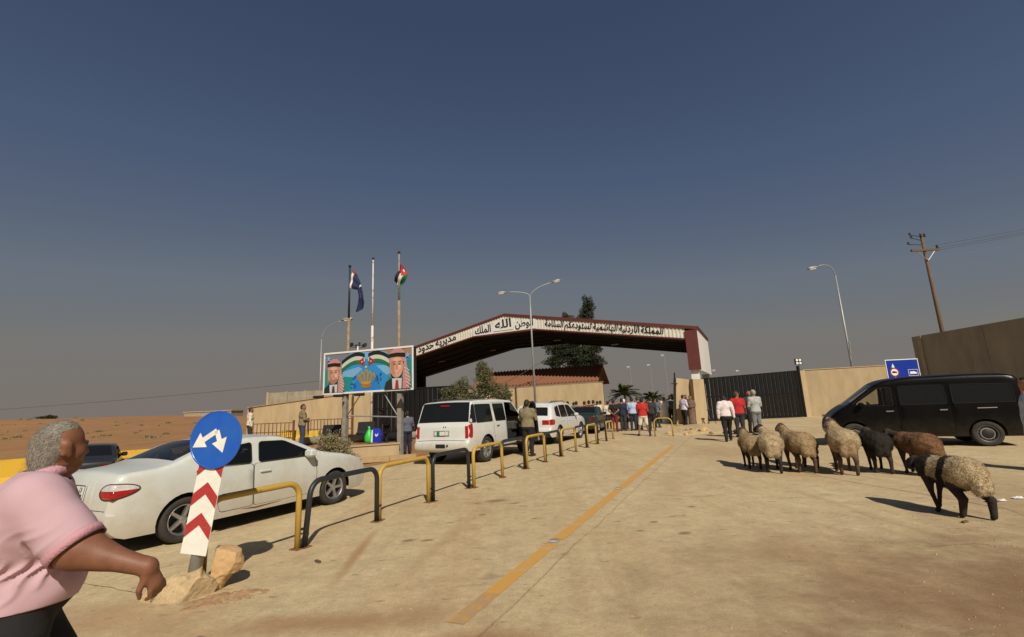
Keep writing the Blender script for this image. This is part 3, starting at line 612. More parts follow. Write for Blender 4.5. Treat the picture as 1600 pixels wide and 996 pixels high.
# ---------------------------------------------------------------- guard house and its front wall
t = thing('compound_wall', 'tan rendered wall in front of the tiled guard house', 'wall', (5.9, 32.0, 0))
mb = MB(); wall_seg(mb, (-10.5, 6.2), (0.0, 0), 0, 3.0, 2.97, .28); mb.build('wall', 'tan_wall_pale', t)
mb = MB(); wall_seg(mb, (-10.53, 6.17), (0.05, -.03), 3.001, 3.05, 3.03, .34); mb.build('coping', 'tan_wall_cap', t)
gh = thing('guard_house', 'small guard house with red tiled gable roof and dark end wall', 'building', (6.2, 36.5, 0), R(-20))
MB().box((-10, 0.35, 0), (-.1, 4.6, 3.3)).build('wall', 'dark_stone', gh)
MB().rings([[(-.09, .35, 3.302), (-.09, 4.6, 3.302), (-.09, 2.5, 4.5)], [(.0, .35, 3.302), (.0, 4.6, 3.302), (.0, 2.5, 4.5)]]).build('gable', 'dark_stone', gh)
for s, name in ((0, 'front'), (1, 'rear')):
    y0, y1 = (-.35, 2.5) if s == 0 else (5.3, 2.5)
    roof = MB().rings([[(-10.4, y0, 3.20), (.35, y0, 3.20), (.35, y1, 4.62), (-10.4, y1, 4.62)], [(-10.4, y0, 3.30), (.35, y0, 3.30), (.35, y1, 4.72), (-10.4, y1, 4.72)]]).build('roof', 'brick_red', gh)
    if s == 0:
        for k in range(36):
            x0 = -10.35+k*.297
            MB().tube([(x0+.14, y0-.02, 3.31), (x0+.14, y1, 4.735)], .075, 6).build('tile_course', 'brick_red', roof)
MB().box((-10.4, -.40, 3.08), (.36, -.352, 3.22)).build('fascia_board', 'dark_stone', gh)
for x0 in (.001,):
    w = MB().box((x0, 1.2, 1.2), (x0+.03, 1.9, 2.6)).build('window', 'panel_white', gh); MB().box((x0+.031, 1.27, 1.27), (x0+.036, 1.83, 2.53)).build('pane', 'glass_tint', w)
    w = MB().box((x0, 2.6, 1.2), (x0+.03, 3.3, 2.6)).build('window', 'panel_white', gh); MB().box((x0+.031, 2.67, 1.27), (x0+.036, 3.23, 2.53)).build('pane', 'glass_tint', w)
MB().box((.02, .28, 2.9), (.12, .38, 3.25)).build('bracket', 'panel_white', gh)

# far block beyond the desert edge
t = thing('far_shed', 'pale flat far-off shed on the desert rise left of the blue disc', 'building', (-118, 180, terrain(-118, 180)))
MB().box((-9, 0, -2), (9, 8, 1.6)).build('wall', 'grey_wall', t)
MB().box((-9.3, -.3, 1.602), (9.3, 8.3, 1.9)).build('roof', 'tan_wall_cap', t)
# ================================================================ street furniture
# hoop barriers along the lane, yellow and black in turn
def hoop_path(L, H, r, lean0=0.0, n=6):
    p = [(0, 0, 0)]; p += [(r-r*math.cos(a), 0, H-r+r*math.sin(a)) for a in [i*math.pi/2/n for i in range(n+1)]]
    p += [(L-r+r*math.sin(a), 0, H-r+r*math.cos(a)) for a in [i*math.pi/2/n for i in range(n+1)]]; p += [(L, 0, 0)]
    return [(x+lean0*z*(1-x/L), y, z) for x, y, z in p]
hoop_names = ['first yellow tube hoop barrier, its near leg behind the leaning sign', 'large black tube hoop barrier before the sedan front wheel', 'second yellow hoop barrier, between the two nearest black hoops',
              'black hoop barrier in front of the big white car bumper', 'third yellow hoop barrier, beside the big white car rear wheel', 'black hoop barrier beside the man at the open car door',
              'fourth yellow hoop barrier, before the open dark car door', 'black hoop barrier beside the smaller white car rear wheel', 'fifth yellow hoop barrier, before the smaller white car',
              'black hoop barrier at the smaller white car front wheel', 'sixth yellow hoop barrier, before the dark green car', 'black hoop barrier beside the dark green car', 'seventh yellow hoop barrier, last of the row']
hr = random.Random(3)
for i, lab in enumerate(hoop_names):
    yel = i % 2 == 0; a0 = 3.10+1.42*i; L = 1.335
    if i == 12: L = 1.1
    if i == 0: a0 += .17; L -= .17
    p = RF(a0, -5.10+0.03*hr.uniform(-1, 1))
    t = thing('hoop_barrier', lab, 'barrier', p, R(90)-TH+R(hr.uniform(-1.5, 1.5)), 'hoop barriers along the lane')
    H = 0.80+hr.uniform(-.02, .02)
    MB().tube(hoop_path(L, H, .17, .10 if i == 1 else 0.0), .036, 12).build('tube', 'yellow_paint' if yel else 'black_paint', t, True)
    for x in (0, L):
        MB().rings([[(x-.07, -.07, .001), (x+.07, -.07, .001), (x+.07, .07, .001), (x-.07, .07, .001)], [(x-.065, -.065, .012), (x+.065, -.065, .012), (x+.065, .065, .012), (x-.065, .065, .012)]]).build('base_plate', 'rust', t)
    if i < 12: MB().tube([(L+.03, 0, .22), (L+.1, 0, .22)], .016, 6).build('link', 'black_paint', t)
t = thing('hoop_barrier', 'lone slender yellow hoop barrier by the rubble', 'barrier', (6.28, 21.8, 0), R(-25))
MB().tube(hoop_path(.78, .8, .22), .028, 10).build('tube', 'yellow_paint', t, True)
for x in (0, .78): MB().box((x-.05, -.05, .001), (x+.05, .05, .012)).build('base_plate', 'rust', t)
t = thing('bollard', 'single black post beside the lone yellow hoop', 'bollard', (6.1, 21.95, 0))
MB().lathe([(.045, 0), (.045, .78), (.03, .80), (.0, .805)], 10).build('post', 'black_paint', t); MB().box((-.07, -.07, .001), (.07, .07, .015)).build('base_plate', 'rust', t)

# leaning sign: round blue plate over a red and white chevron board, in a heaved concrete footing
sg = thing('traffic_sign', 'leaning blue disc sign with two white arrows over a red chevron board', 'traffic sign', (-3.13, 4.74, 0))
ax0 = Vector((0.0, 0.0, .12)); ax1 = Vector((.17, .07, 1.62)); axis_d = (ax1-ax0).normalized()
MB().tube([ax0-axis_d*.1, ax1], .058, 16).build('post', 'galv', sg, True)
fx = Vector((0.96, -0.12, 0)); fx = (fx-axis_d*fx.dot(axis_d)).normalized(); fn = fx.cross(axis_d).normalized()   # right, up(axis), towards the viewer

def SM(origin, rot=0.0):
    m_ = Matrix.Identity(4); zz = fn; r_ = fx*math.cos(rot)+axis_d*math.sin(rot); u_ = -fx*math.sin(rot)+axis_d*math.cos(rot)
    for i in range(3): m_[i][0] = r_[i]; m_[i][1] = u_[i]; m_[i][2] = zz[i]; m_[i][3] = origin[i]
    return m_
pb = ax0+axis_d*.26+fn*.062
W_ = .135; Lp = .98
pl = MB().rings([[(-W_, 0, 0), (W_, 0, 0), (W_, Lp, 0), (-W_, Lp, 0)], [(-W_, 0, .006), (W_, 0, .006), (W_, Lp, .006), (-W_, Lp, .006)]], mtx=SM(pb)).build('chevron_board', 'sign_white', sg)
for y0 in (.14, .42, .70):
    hh = .155
    MB().rings([[(-W_+.002, y0, .0075), (0, y0+.12, .0075), (W_-.002, y0, .0075), (W_-.002, y0+hh*.72, .0075), (0, y0+hh*.72+.12, .0075), (-W_+.002, y0+hh*.72, .0075)],
                [(-W_+.002, y0, .0095), (0, y0+.12, .0095), (W_-.002, y0, .0095), (W_-.002, y0+hh*.72, .0095), (0, y0+hh*.72+.12, .0095), (-W_+.002, y0+hh*.72, .0095)]], mtx=SM(pb)).build('chevron', 'sign_red', pl)
dc = ax0+axis_d*1.315+fn*.078
tilt = Matrix.Rotation(R(6), 4, 'X')
DM = SM(dc)
disc = MB().lathe([(.0, -.004), (.272, -.004), (.280, .0), (.280, .010), (.268, .013), (.264, .010), (0.0, .0101)], 48, DM).build('disc', 'sign_blue', sg)
def arrow(ang, ln):
    m_ = DM @ Matrix.Translation((.0, .085, 0)) @ Matrix.Rotation(ang, 4, 'Z')
    poly = [(-.025, .0), (.025, .0), (.025, -ln+.13), (.082, -ln+.13), (0, -ln), (-.082, -ln+.13), (-.025, -ln+.13)]
    return MB().prism(poly, .0115, .0135, m_)
arrow(R(-52), .29).build('arrow', 'sign_white', disc); arrow(R(28), .23).build('arrow', 'sign_white', disc)
for y_ in (.5, .9): MB().box((-.05, y_, -.05), (.05, y_+.04, -.001), SM(ax0+axis_d*.2+fn*.060)).build('clamp', 'galv', sg)

def rock_obj(name, pts, vox, mt, amp, loc, seed=0.0, s=14, planes=()):
    prims = [(a, b, r0, r1, .03, 0) for a, b, r0, r1 in pts]
    def dsp(P, I):
        d = amp*vnoise(P, s, seed)+amp*.5*vnoise(P, s*2.7, seed+4)
        return d
    V, Q, fid, vn = sdf_mesh(prims, vox, disp=dsp)
    for n_, c_ in planes:                                                      # broken flat faces
        n_ = np.array(n_, float); n_ /= np.linalg.norm(n_); d = V@n_-c_; V = V-np.where(d > 0, d, 0)[:, None]*n_*.96
    V = V+vn*(vnoise(V, 45, seed)*amp*.18)[:, None]
    o = mesh_obj(name, V, Q, mt, None, False); o.location = loc; return o
# footing block heaved out of the slab
o = rock_obj('sign_footing', [((-.30, .02, .0), (.10, .05, .06), .13, .18), ((.02, .0, .16), (.06, .02, .22), .14, .12), ((-.2, .12, .08), (-.05, .1, .12), .12, .13)], .014, 'concrete_ground', .035, (-3.18, 4.70, 0), 1.3, 11,
             [((.75, -.55, -.25), .11), ((-.22, -.2, .95), .24), ((0, -1, .25), .11), ((-.3, -.9, .3), .16)])
o.scale = (.88, .88, .86); tag(o, 'broken grey-tan concrete footing heaved up at the foot of the leaning sign', 'concrete footing')
o = rock_obj('limestone_boulder', [((-.05, 0, .05), (.06, .02, .30), .10, .13), ((.0, 0, .2), (.10, .02, .22), .13, .10)], .014, 'rock', .03, (-3.0, 4.93, .0), 5.1, 10,
             [((-.9, -.35, .1), .07), ((.8, -.5, -.35), .08), ((.2, -1, .2), .12), ((.3, 0, 1), .36)])
tag(o, 'pale ochre limestone boulder leaning beside the sign footing', 'boulder')
sv = []; sf = []
for k in range(41):
    for j in range(41):
        x = -.9+1.8*k/40; y = -.45+.9*j/40; r = math.hypot(x/.9, y/.45); sv.append((x, y, .055*(1-1.35*r)+.05*noise.noise(Vector((x*4, y*4, 2)))+.02*noise.noise(Vector((x*13, y*13, 5)))))
sf = [(j+41*k, j+1+41*k, j+1+41*(k+1), j+41*(k+1)) for k in range(40) for j in range(40)]
o = mesh_obj('soil_heap', sv, sf, 'red_soil', None, True); o.location = (-2.78, 4.66, .004); o.rotation_euler = (0, 0, R(24)); o.scale = (.42, .34, .6); tag(o, 'crumbly red-brown soil spilt around the sign footing', 'soil', kind=None)

# ---------------------------------------------------------------- billboard
BB = Vector((-7.90, 19.30, 0)); BE = Vector((-3.95, 18.10, 0)); bd = BE-BB; BW = bd.length; bang = math.atan2(bd.y, bd.x)
bb = thing('billboard', 'billboard with two men in red chequered headdress, flags and a gold crown', 'billboard', BB, bang)
MB().box((0, 0.0, 2.47), (BW, .28, 4.12)).build('cabinet', 'black_plastic', bb)
for lo, hi in (((-.03, -.03, 2.43), (BW+.03, -.001, 2.50)), ((-.03, -.03, 4.09), (BW+.03, -.001, 4.16)), ((-.03, -.03, 2.502), (.03, -.001, 4.088)), ((BW-.03, -.03, 2.502), (BW+.03, -.001, 4.088))):
    MB().box(lo, hi).build('frame', 'panel_white', bb)
PC = {}
def pm(r, g, b):
    k = (r, g, b)
    if k not in PC: PC[k] = mat('print_%d_%d_%d' % k, lin(r, g, b), .5, var=.06, scale=8)
    return PC[k]
pz = [0]
def piece(poly, col, name='printed_shape', parent=None):
    """flat print: one coloured shape, u,v in 0..1 of the face"""
    pz[0] += 1; y = -.003-.0007*pz[0]
    v = [(.031+u*(BW-.062), y, 2.502+w*1.586) for u, w in poly]
    me = MB(); me.quad(v); return mesh_obj(name, me.v, me.f, pm(*col), parent or face)
def ell(cu, cv, ru, rv, n=20, a0=0, a1=2*math.pi, rot=0):
    o_ = []
    for i in range(n):
        a = a0+(a1-a0)*i/(n-1 if a1-a0 < 6.28 else n); x_, y_ = ru*BW*math.cos(a), rv*1.65*math.sin(a)
        x_, y_ = x_*math.cos(rot)-y_*math.sin(rot), x_*math.sin(rot)+y_*math.cos(rot); o_.append((min(1, max(0, cu+x_/BW)), min(1, max(0, cv+y_/1.65))))
    return o_
face = mesh_obj('printed_face', [(.03, -.003, 2.5), (BW-.03, -.003, 2.5), (BW-.03, -.003, 4.09), (.03, -.003, 4.09)], [(0, 1, 2, 3)], pm(46, 130, 186), bb)
piece([(0, 0), (.30, 0), (.34, .38), (.22, .55), (0, .62)], (28, 128, 124)); piece([(.68, .0), (1, 0), (1, .75), (.90, .6), (.76, .40)], (32, 128, 126))
piece([(0, .62), (.2, .62), (.30, 1), (0, 1)], (110, 116, 126)); piece([(.30, 1), (.70, 1), (.74, .86), (.5, .80), (.27, .86)], (104, 160, 196)); piece([(.66, 1), (1, 1), (1, .8), (.80, .82)], (150, 116, 96))
piece([(.20, .40), (.34, .36), (.45, .55), (.40, .62), (.22, .52)], (112, 160, 196)); piece([(.60, .62), (.72, .36), (.78, .42), (.78, .60)], (112, 164, 200))
piece([(.34, .0), (.66, .0), (.62, .3), (.38, .3)], (40, 116, 182))
def band(side, w0, w1, col):
    pts = []
    for rr in (w1, w0):
        seq = []
        for i in range(13):
            s_ = i/12; u_ = .49-(.02+.27*s_); v_ = .64+.20*math.sin(math.pi*min(1, .25+.72*s_))-.02*s_+rr
            seq.append((u_ if side < 0 else 0.98-u_, v_))
        pts += seq if rr == w1 else seq[::-1]
    piece(pts, col, 'printed_stripe')
for s_ in (-1, 1):
    band(s_, .06, .16, (30, 32, 32)); band(s_, -.04, .06, (186, 190, 176)); band(s_, -.14, -.04, (30, 104, 66))
    c_ = .49-.03 if s_ < 0 else .49+.03
    piece([(c_, .86), (c_+s_*.075, .74), (c_, .62)], (150, 48, 46), 'printed_triangle'); piece(ell(c_+s_*.022, .74, .007, .016, 10), (220, 210, 200), 'printed_star')
# crown
for cu, h, wd in ((.405, .44, .022), (.445, .50, .024), (.49, .56, .026), (.535, .50, .024), (.575, .44, .022)):
    k = (cu-.49)*.55; piece([(.49+k*1.1-.012, .20), (cu-wd, h-.10), (cu-.006, h), (cu+.006, h), (cu+wd, h-.10), (.49+k*1.1+.012, .20)], (150, 128, 70), 'printed_crown')
    piece([(.49+k*1.1-.004, .22), (cu-wd*.5, h-.10), (cu, h-.05), (cu+wd*.3, h-.12), (.49+k*1.1+.004, .22)], (84, 112, 128), 'printed_crown')
piece(ell(.49, .13, .055, .07), (146, 112, 44), 'printed_crown'); piece(ell(.49, .20, .058, .035), (172, 138, 60), 'printed_crown'); piece(ell(.51, .12, .02, .04), (168, 92, 50), 'printed_crown'); piece(ell(.49, .60, .012, .03, 12), (196, 176, 110), 'printed_crown')
br = random.Random(5)
for cu in (.345, .635):
    for _ in range(14):
        u_ = cu+br.uniform(-.028, .028); v_ = .27+br.uniform(-.17, .15); piece(ell(u_, v_, br.uniform(.005, .013), br.uniform(.008, .022), 8, rot=br.uniform(-1, 1)), (26, 82, 156), 'printed_scroll')
for cu, cv in ((.05, .88), (.955, .82)):
    piece([(cu+.032*math.cos(math.pi*i/5+.3)*(1 if i % 2 == 0 else .42), cv+.085*math.sin(math.pi*i/5+.3)*(1 if i % 2 == 0 else .42)) for i in range(10)], (120, 160, 200), 'printed_star')
def portrait(cx, cy, sc, tie, scarf_side, beard, hair=(120, 84, 66)):
    e = lambda u_, v_, a, b, **k: ell(cx+u_*sc, cy+v_*sc, a*sc, b*sc, **k)
    P_ = lambda pts: [(min(.998, max(.002, cx+u_*sc)), min(.998, max(.002, cy+v_*sc))) for u_, v_ in pts]
    piece(P_([(-.13, -.60), (-.115, -.36), (-.05, -.26), (.05, -.26), (.12, -.36), (.14, -.60)]), (40, 42, 44), 'printed_suit')
    piece(P_([(-.045, -.60), (-.05, -.28), (.05, -.28), (.045, -.60)]), (186, 184, 180), 'printed_shirt')
    piece(P_([(-.012, -.32), (.012, -.32), (.02, -.60), (-.02, -.60)]), tie, 'printed_tie')
    piece(P_([(-.075, .08), (-.08, .30), (-.03, .42), (.04, .42), (.085, .30), (.10, .0), (.135, -.30), (.12, -.58), (.055, -.58), (.06, -.2), (.07, .1)]), (178, 128, 124), 'printed_headcloth')
    piece(P_([(-.075, .08), (-.085, .3), (-.07, .05), (-.062, -.18), (-.07, -.28)]), (168, 118, 114), 'printed_headcloth')
    piece(e(-.004, .0, .068, .27, n=24), (182, 136, 110), 'printed_head')
    piece(e(.004, -.05, .055, .20, n=24), (194, 148, 122), 'printed_head'); piece(P_([(-.064, .12), (-.03, .12), (-.026, -.05), (-.018, -.22), (-.045, -.17), (-.066, .0)]), (168, 122, 98), 'printed_shade'); piece(e(.026, -.02, .018, .07, n=14), (206, 164, 138), 'printed_cheek'); piece(e(.0, .15, .045, .045, n=16), (202, 158, 132), 'printed_brow')
    piece(P_([(-.082, .20), (-.08, .29), (.0, .31), (.085, .29), (.086, .19), (.0, .215)]), (28, 26, 26), 'printed_cord')
    if beard: piece(e(.0, -.17, .05, .085), (152, 108, 86), 'printed_beard')
    for s_ in (-1, 1):
        piece(e(s_*.027, .045, .014, .022, n=10), (112, 82, 66), 'printed_eye'); piece(e(s_*.028, .10, .019, .014, n=10), (128, 96, 76), 'printed_brow')
    piece(P_([(-.006, .06), (.006, .06), (.014, -.055), (-.012, -.055)]), (176, 128, 104), 'printed_nose'); piece(e(.0, -.125, .024, .018, n=12), (206, 160, 146), 'printed_mouth')
    for k_ in range(26):
        u_ = .062+.012*(k_ % 4)+.001*k_; v_ = -.05-.53*(k_/26); piece(e(u_+.018, v_, .006, .012, n=6), (214, 200, 192), 'printed_check')
portrait(.115, .47, .95, (54, 60, 72), 1, True); portrait(.845, .56, 1.08, (138, 52, 56), 1, False, (150, 130, 116))
for x in (.95, 3.48):
    MB().box((x-.09, .06, -.1 if x > 3 else .3), (x+.09, .24, 2.468)).build('post', 'pole_grey', bb)
MB().tube([(1.04, .15, 1.55), (3.39, .15, 1.42)], .028, 8).build('tie_bar', 'galv', bb)
MB().tube([(1.04, .12, 1.52), (1.75, .12, 2.46)], .022, 8).build('brace', 'rust', bb); MB().tube([(3.36, .12, 1.50), (2.7, .12, 2.46)], .022, 8).build('brace', 'galv', bb)
for x in (.02, .98, 1.95, 2.95, 3.85):
    fl = MB().box((x-.16, -.50, 2.30), (x+.16, -.18, 2.40), Matrix.Translation((0, 0, 0)) @ Matrix.Rotation(0, 4, 'X'), bev=.03).build('floodlight', 'black_plastic', bb)
    MB().tube([(x, -.2, 2.36), (x, .05, 2.46)], .02, 6).build('arm', 'black_plastic', fl)

# ---------------------------------------------------------------- flagpoles and flags
def flag_cloth(name, rows, mats_fn, mts, parent, wob=.06):
    """rows: list of (top point, bottom point) from hoist to fly, in the pole's local x,z; smooth interpolation with folds"""
    n, mrow = 28, 12; V = []; F_ = []; fm = []
    for i in range(n+1):
        s_ = i/n*(len(rows)-1); k = min(int(s_), len(rows)-2); f = s_-k; f = f
        tx = rows[k][0][0]*(1-f)+rows[k+1][0][0]*f; tz_ = rows[k][0][1]*(1-f)+rows[k+1][0][1]*f
        bx = rows[k][1][0]*(1-f)+rows[k+1][1][0]*f; bz_ = rows[k][1][1]*(1-f)+rows[k+1][1][1]*f
        for j in range(mrow+1):
            q = j/mrow; y = wob*math.sin(6.5*i/n+q*3.2)*(i/n)**.5*2+wob*.7*math.sin(13*q+4*i/n)
            V.append((tx+(bx-tx)*q, y, tz_+(bz_-tz_)*q))
    for i in range(n):
        for j in range(mrow):
            F_.append((i*(mrow+1)+j, (i+1)*(mrow+1)+j, (i+1)*(mrow+1)+j+1, i*(mrow+1)+j+1)); fm.append(mats_fn((i+.5)/n, (j+.5)/mrow))
    return mesh_obj(name, V, F_, mts, parent, True, fm)
def flagpole(x, y, h, r, mt_lo, mt_hi, split, label, group='flagpoles behind the billboard'):
    t = thing('flagpole', label, 'flagpole', (x, y, 0), 0, group)
    MB().tube([(0, 0, .2), (0, 0, split)], r, 10).build('lower_tube', mt_lo, t, True); MB().tube([(0, 0, split), (0, 0, h)], [r*.72, r*.5], 10).build('upper_tube', mt_hi, t, True)
    MB().lathe([(.0, h-.01), (r*.9, h), (r*1.1, h+.07), (r*.5, h+.13), (0, h+.14)], 10).build('finial', 'black_paint', t); return t
flagpole(-9.34, 26, 10.05, .085, 'pole_tan', 'black_paint', 7.0, 'left flagpole carrying the drooping navy flag')
flagpole(-7.98, 26, 10.45, .07, 'pole_white', 'pole_white', 6.5, 'bare white rust-streaked flagpole without a flag')
flagpole(-6.46, 26, 10.75, .085, 'pole_tan', 'pole_grey', 7.9, 'right flagpole carrying the black white green flag')
M['flag_navy'] = mat('flag_navy', (0.012, 0.017, 0.06), .8, var=.3); M['flag_white'] = mat('flag_white', (.62, .60, .56), .8); M['flag_red'] = mat('flag_red', (.42, .03, .03), .8)
M['flag_black'] = mat('flag_black', (.012, .012, .013), .8); M['flag_green'] = mat('flag_green', (.012, .14, .06), .8); M['flag_blue'] = mat('flag_blue', (.03, .05, .20), .8)
t = thing('flag', 'dark navy flag with white hoist drooping from the left pole', 'flag', (-9.24, 25.95, 9.9), 0, 'flags')
k = 26/724
R1 = [((550, 421), (546, 452)), ((557, 430), (553, 455)), ((563, 444), (559, 456)), ((568, 462), (560, 466)), ((571, 478), (559, 478)), ((569, 486), (557, 493))]
flag_cloth('cloth', [((( a[0]-548)*k, -(a[1]-421)*k), ((b[0]-548)*k, -(b[1]-421)*k)) for a, b in R1], lambda s_, q: 2 if (s_ < .12 and q < .16) else 1 if (s_ < .07 or (.42 < s_ < .46 and q < .45)) else 3 if abs(s_-.62) < .05 and abs(q-.5) < .2 else 0, ['flag_navy', 'flag_white', 'flag_red', 'flag_blue'], t)
t = thing('flag', 'black, white and green striped flag with red triangle on the right pole', 'flag', (-6.40, 25.93, 10.15), 0, 'flags')
R3 = [((625.3, 411), (638.6, 430)), ((622, 421), (636, 438)), ((618, 432), (630, 446)), ((615.7, 441), (625, 452))]
flag_cloth('cloth', [(((a[0]-624.5)*k, -(a[1]-411)*k), ((b[0]-624.5)*k, -(b[1]-411)*k)) for a, b in R3],
           lambda s_, q: (1 if (s_-.13)**2+((q-.5)*.8)**2 < .004 else 2) if s_ < .5*(1-abs(q-.5)*2)+.02 else (3 if q < .34 else 1 if q < .67 else 4), ['flag_navy', 'flag_white', 'flag_red', 'flag_black', 'flag_green'], t, .07)

# ---------------------------------------------------------------- lamps, masts, poles
def lamp_head(name, c, d, parent, s_=1.0):
    d = Vector(d).normalized(); m_ = Matrix.Translation(c) @ d.to_track_quat('X', 'Z').to_matrix().to_4x4()
    rings = []
    for x, w, h0, h1 in ((-.36, .08, -.04, .05), (-.2, .13, -.07, .10), (.1, .17, -.10, .13), (.35, .14, -.08, .10), (.45, .05, -.03, .04)):
        rings.append([(x*s_, w*s_*math.cos(a), (h0 if math.sin(a) < 0 else h1)*abs(math.sin(a))*(1 if math.sin(a) > 0 else 1)*s_) for a in [i*math.pi/4 for i in range(8)]])
    h = MB().rings(rings, mtx=m_).build(name, 'galv', parent, True)
    MB().rings([[(-.1*s_, -.1*s_, -.125*s_), (.3*s_, -.1*s_, -.125*s_), (.3*s_, .1*s_, -.125*s_), (-.1*s_, .1*s_, -.125*s_)], [(-.15*s_, -.13*s_, -.06*s_), (.34*s_, -.13*s_, -.06*s_), (.34*s_, .13*s_, -.06*s_), (-.15*s_, .13*s_, -.06*s_)]], mtx=m_).build('lens', 'bulb', h)
def bez(p0, p1, p2, n=9): return [tuple((Vector(p0)*(1-t_)**2+Vector(p1)*2*t_*(1-t_)+Vector(p2)*t_*t_)) for t_ in [i/n for i in range(n+1)]]
t = thing('street_lamp', 'tall double-armed street lamp rising before the canopy', 'street lamp', (1.7, 31.0, 0))
S_ = 31.0/42
zt = 1.62+(11.7-1.62)*S_
MB().tube([(-.42, 0, 0), (-.42, 0, zt*.7), (-.40, 0, zt)], [.085, .06, .045], 10).build('pole', 'galv', t, True)
MB().tube(bez((-.40, 0, zt-.1), (-.45, 0, zt+.32), (-2.0, 0, zt+.30)), .03, 8).build('arm', 'galv', t, True); MB().tube(bez((-.40, 0, zt-.1), (-.28, 0, zt+.5), (1.15, 0, zt+.85)), .03, 8).build('arm', 'galv', t, True)
lamp_head('lamp_head', (-2.3, 0, zt+.28), (-1, 0, -.02), t, .8); lamp_head('lamp_head', (1.42, 0, zt+.93), (1, 0, .25), t, .8)
t = thing('street_lamp', 'single-armed street lamp standing behind the right tan wall', 'street lamp', (27.45, 38, 0))
MB().tube([(0, 0, 0), (0, 0, 5.2), (0, 0, 11.3)], [.11, .08, .055], 10).build('pole', 'galv', t, True)
MB().tube(bez((0, 0, 11.2), (-.05, 0, 12.5), (-1.35, 0, 12.15)), .04, 8).build('arm', 'galv', t, True); lamp_head('lamp_head', (-1.75, 0, 12.02), (-1, 0, -.12), t, 1.15)
MB().tube([(.02, -.09, 4.6), (.06, -.12, 5.6)], .05, 6).build('clamp', 'galv', t)
t = thing('street_lamp', 'street lamp head on a curved arm left of the flagpoles', 'street lamp', (-20.9, 50, 0))
MB().tube([(0, 0, 0), (0, 0, 9.8)], [.1, .06], 8).build('pole', 'galv', t, True); MB().tube(bez((0, 0, 9.7), (0, 0, 11.3), (2.3, 0, 11.75)), .045, 8).build('arm', 'galv', t, True); lamp_head('lamp_head', (2.7, 0, 11.85), (1, 0, .1), t, 1.6)
for j, (px_, z_, lab) in enumerate(((15.4, 6.05, 'tiny far lamp on a thin pole above the palms'), (18.1, 6.2, 'tiny far lamp between the palms and the gate pier'), (20.1, 7.4, 'far street lamp just left of the maroon canopy corner'), (26.7, 5.1, 'tiny far lamp right of the canopy above the black gate'), (29.8, 4.9, 'tiny far lamp left of the pier floodlight'))):
    t = thing('street_lamp', lab, 'street lamp', (px_, 62, 0), 0, 'far street lamps'); MB().tube([(0, 0, 0), (0, 0, z_)], [.06, .035], 6).build('pole', 'galv', t); lamp_head('lamp_head', (-.2, 0, z_+.05), (-1, 0, 0), t, .85)
t = thing('floodlight_mast', 'short mast with a ring of floodlights above the billboard', 'floodlight', (-11.5, 34, 0))
MB().tube([(0, 0, 0), (0, 0, 6.5)], .06, 8).build('mast', 'pole_white', t, True); MB().tube([(.55*math.cos(a), .55*math.sin(a), 6.5) for a in [i*math.pi/8 for i in range(17)]], .02, 6).build('ring', 'black_paint', t)
for i in range(6):
    a = i*math.pi/3; MB().box((-.09, -.06, -.12), (.09, .06, .12), Matrix.Translation((.55*math.cos(a), .55*math.sin(a), 6.6)) @ Matrix.Rotation(a, 4, 'Z')).build('floodlight', 'black_plastic', t)
t = thing('pier_floodlight', 'square four-lamp floodlight on the pier at the gate end', 'floodlight', (20.3, 33.3, 3.24))
MB().tube([(0, 0, 0), (0, 0, .42)], .025, 6).build('stem', 'black_paint', t)
MB().box((-.24, -.05, .40), (.24, .05, .84)).build('frame', 'black_plastic', t)
for x in (-.11, .11):
    for z in (.51, .73): MB().box((x-.075, -.07, z-.075), (x+.075, -.051, z+.075)).build('lamp', 'bulb', t)
up_ = thing('utility_pole', 'wooden utility pole with crossarm behind the high shaded wall', 'utility pole', (27.92, 30, 0))
MB().tube([(0, 0, 0), (0, 0, 6), (0, 0, 11.9)], [.13, .115, .085], 10).build('pole', 'wood_pole', up_, True)
MB().box((-.98, -.16, 10.62), (.92, -.04, 10.76)).build('crossarm', 'wood_pole', up_)
for s_ in (-1, 1): MB().tube([(s_*.6, -.1, 10.62), (0, -.12, 9.95)], .025, 6).build('brace', 'galv', up_)
for x, y, z in ((-.5, -.1, 11.78), (-.62, -.3, 11.5), (-.55, .1, 11.2)):
    MB().tube([(0, 0, z-.12), (x-.3, y, z-.02)], .022, 6).build('arm', 'black_paint', up_); ins = MB().lathe([(.03, 0), (.07, .03), (.04, .08), (.07, .12), (.03, .18)], 8, Matrix.Translation((x-.35, y, z-.02))).build('insulator', 'black_plastic', up_)
for x in (-.12, .12, .80): MB().lathe([(.03, 0), (.08, .04), (.04, .10), (.08, .16), (.03, .26)], 8, Matrix.Translation((x, -.1, 10.77 if x > .5 else 11.6))).build('insulator', 'black_plastic', up_)
MB().tube([(-.15, -.12, 10.6), (-.14, -.14, 3)], .012, 5).build('conduit', 'wire', up_)
def wire(name, p0, p1, sag, r, label, group=None):
    pts = [Vector(p0).lerp(Vector(p1), i/24)-Vector((0, 0, sag*4*(i/24)*(1-i/24))) for i in range(25)]
    o = MB().tube(pts, r, 5).build(name, 'wire'); tag(o, label, 'wire', group); return o
for dz, dy, lab in ((0.0, 0, 'topmost power line running right from the utility pole'), (-.16, .3, 'middle power line running right from the utility pole'), (-.34, .1, 'lowest power line running right from the utility pole')):
    wire('power_line', (28.7+.2*dy, 29.9+dy, 11.0+dz), (64, 31, 17.6+dz*.6), .5, .011, lab, 'power lines right of the pole')
wire('power_line', (-95, 68, 4.2), (-18, 58, 6.2), .5, .022, 'thin power line crossing the sky at the far left')
wire('cable', (-1.6, 34.5, 3.05), (6.0, 38.9, 8.0), .5, .018, 'pale cable slung up across the canopy opening')
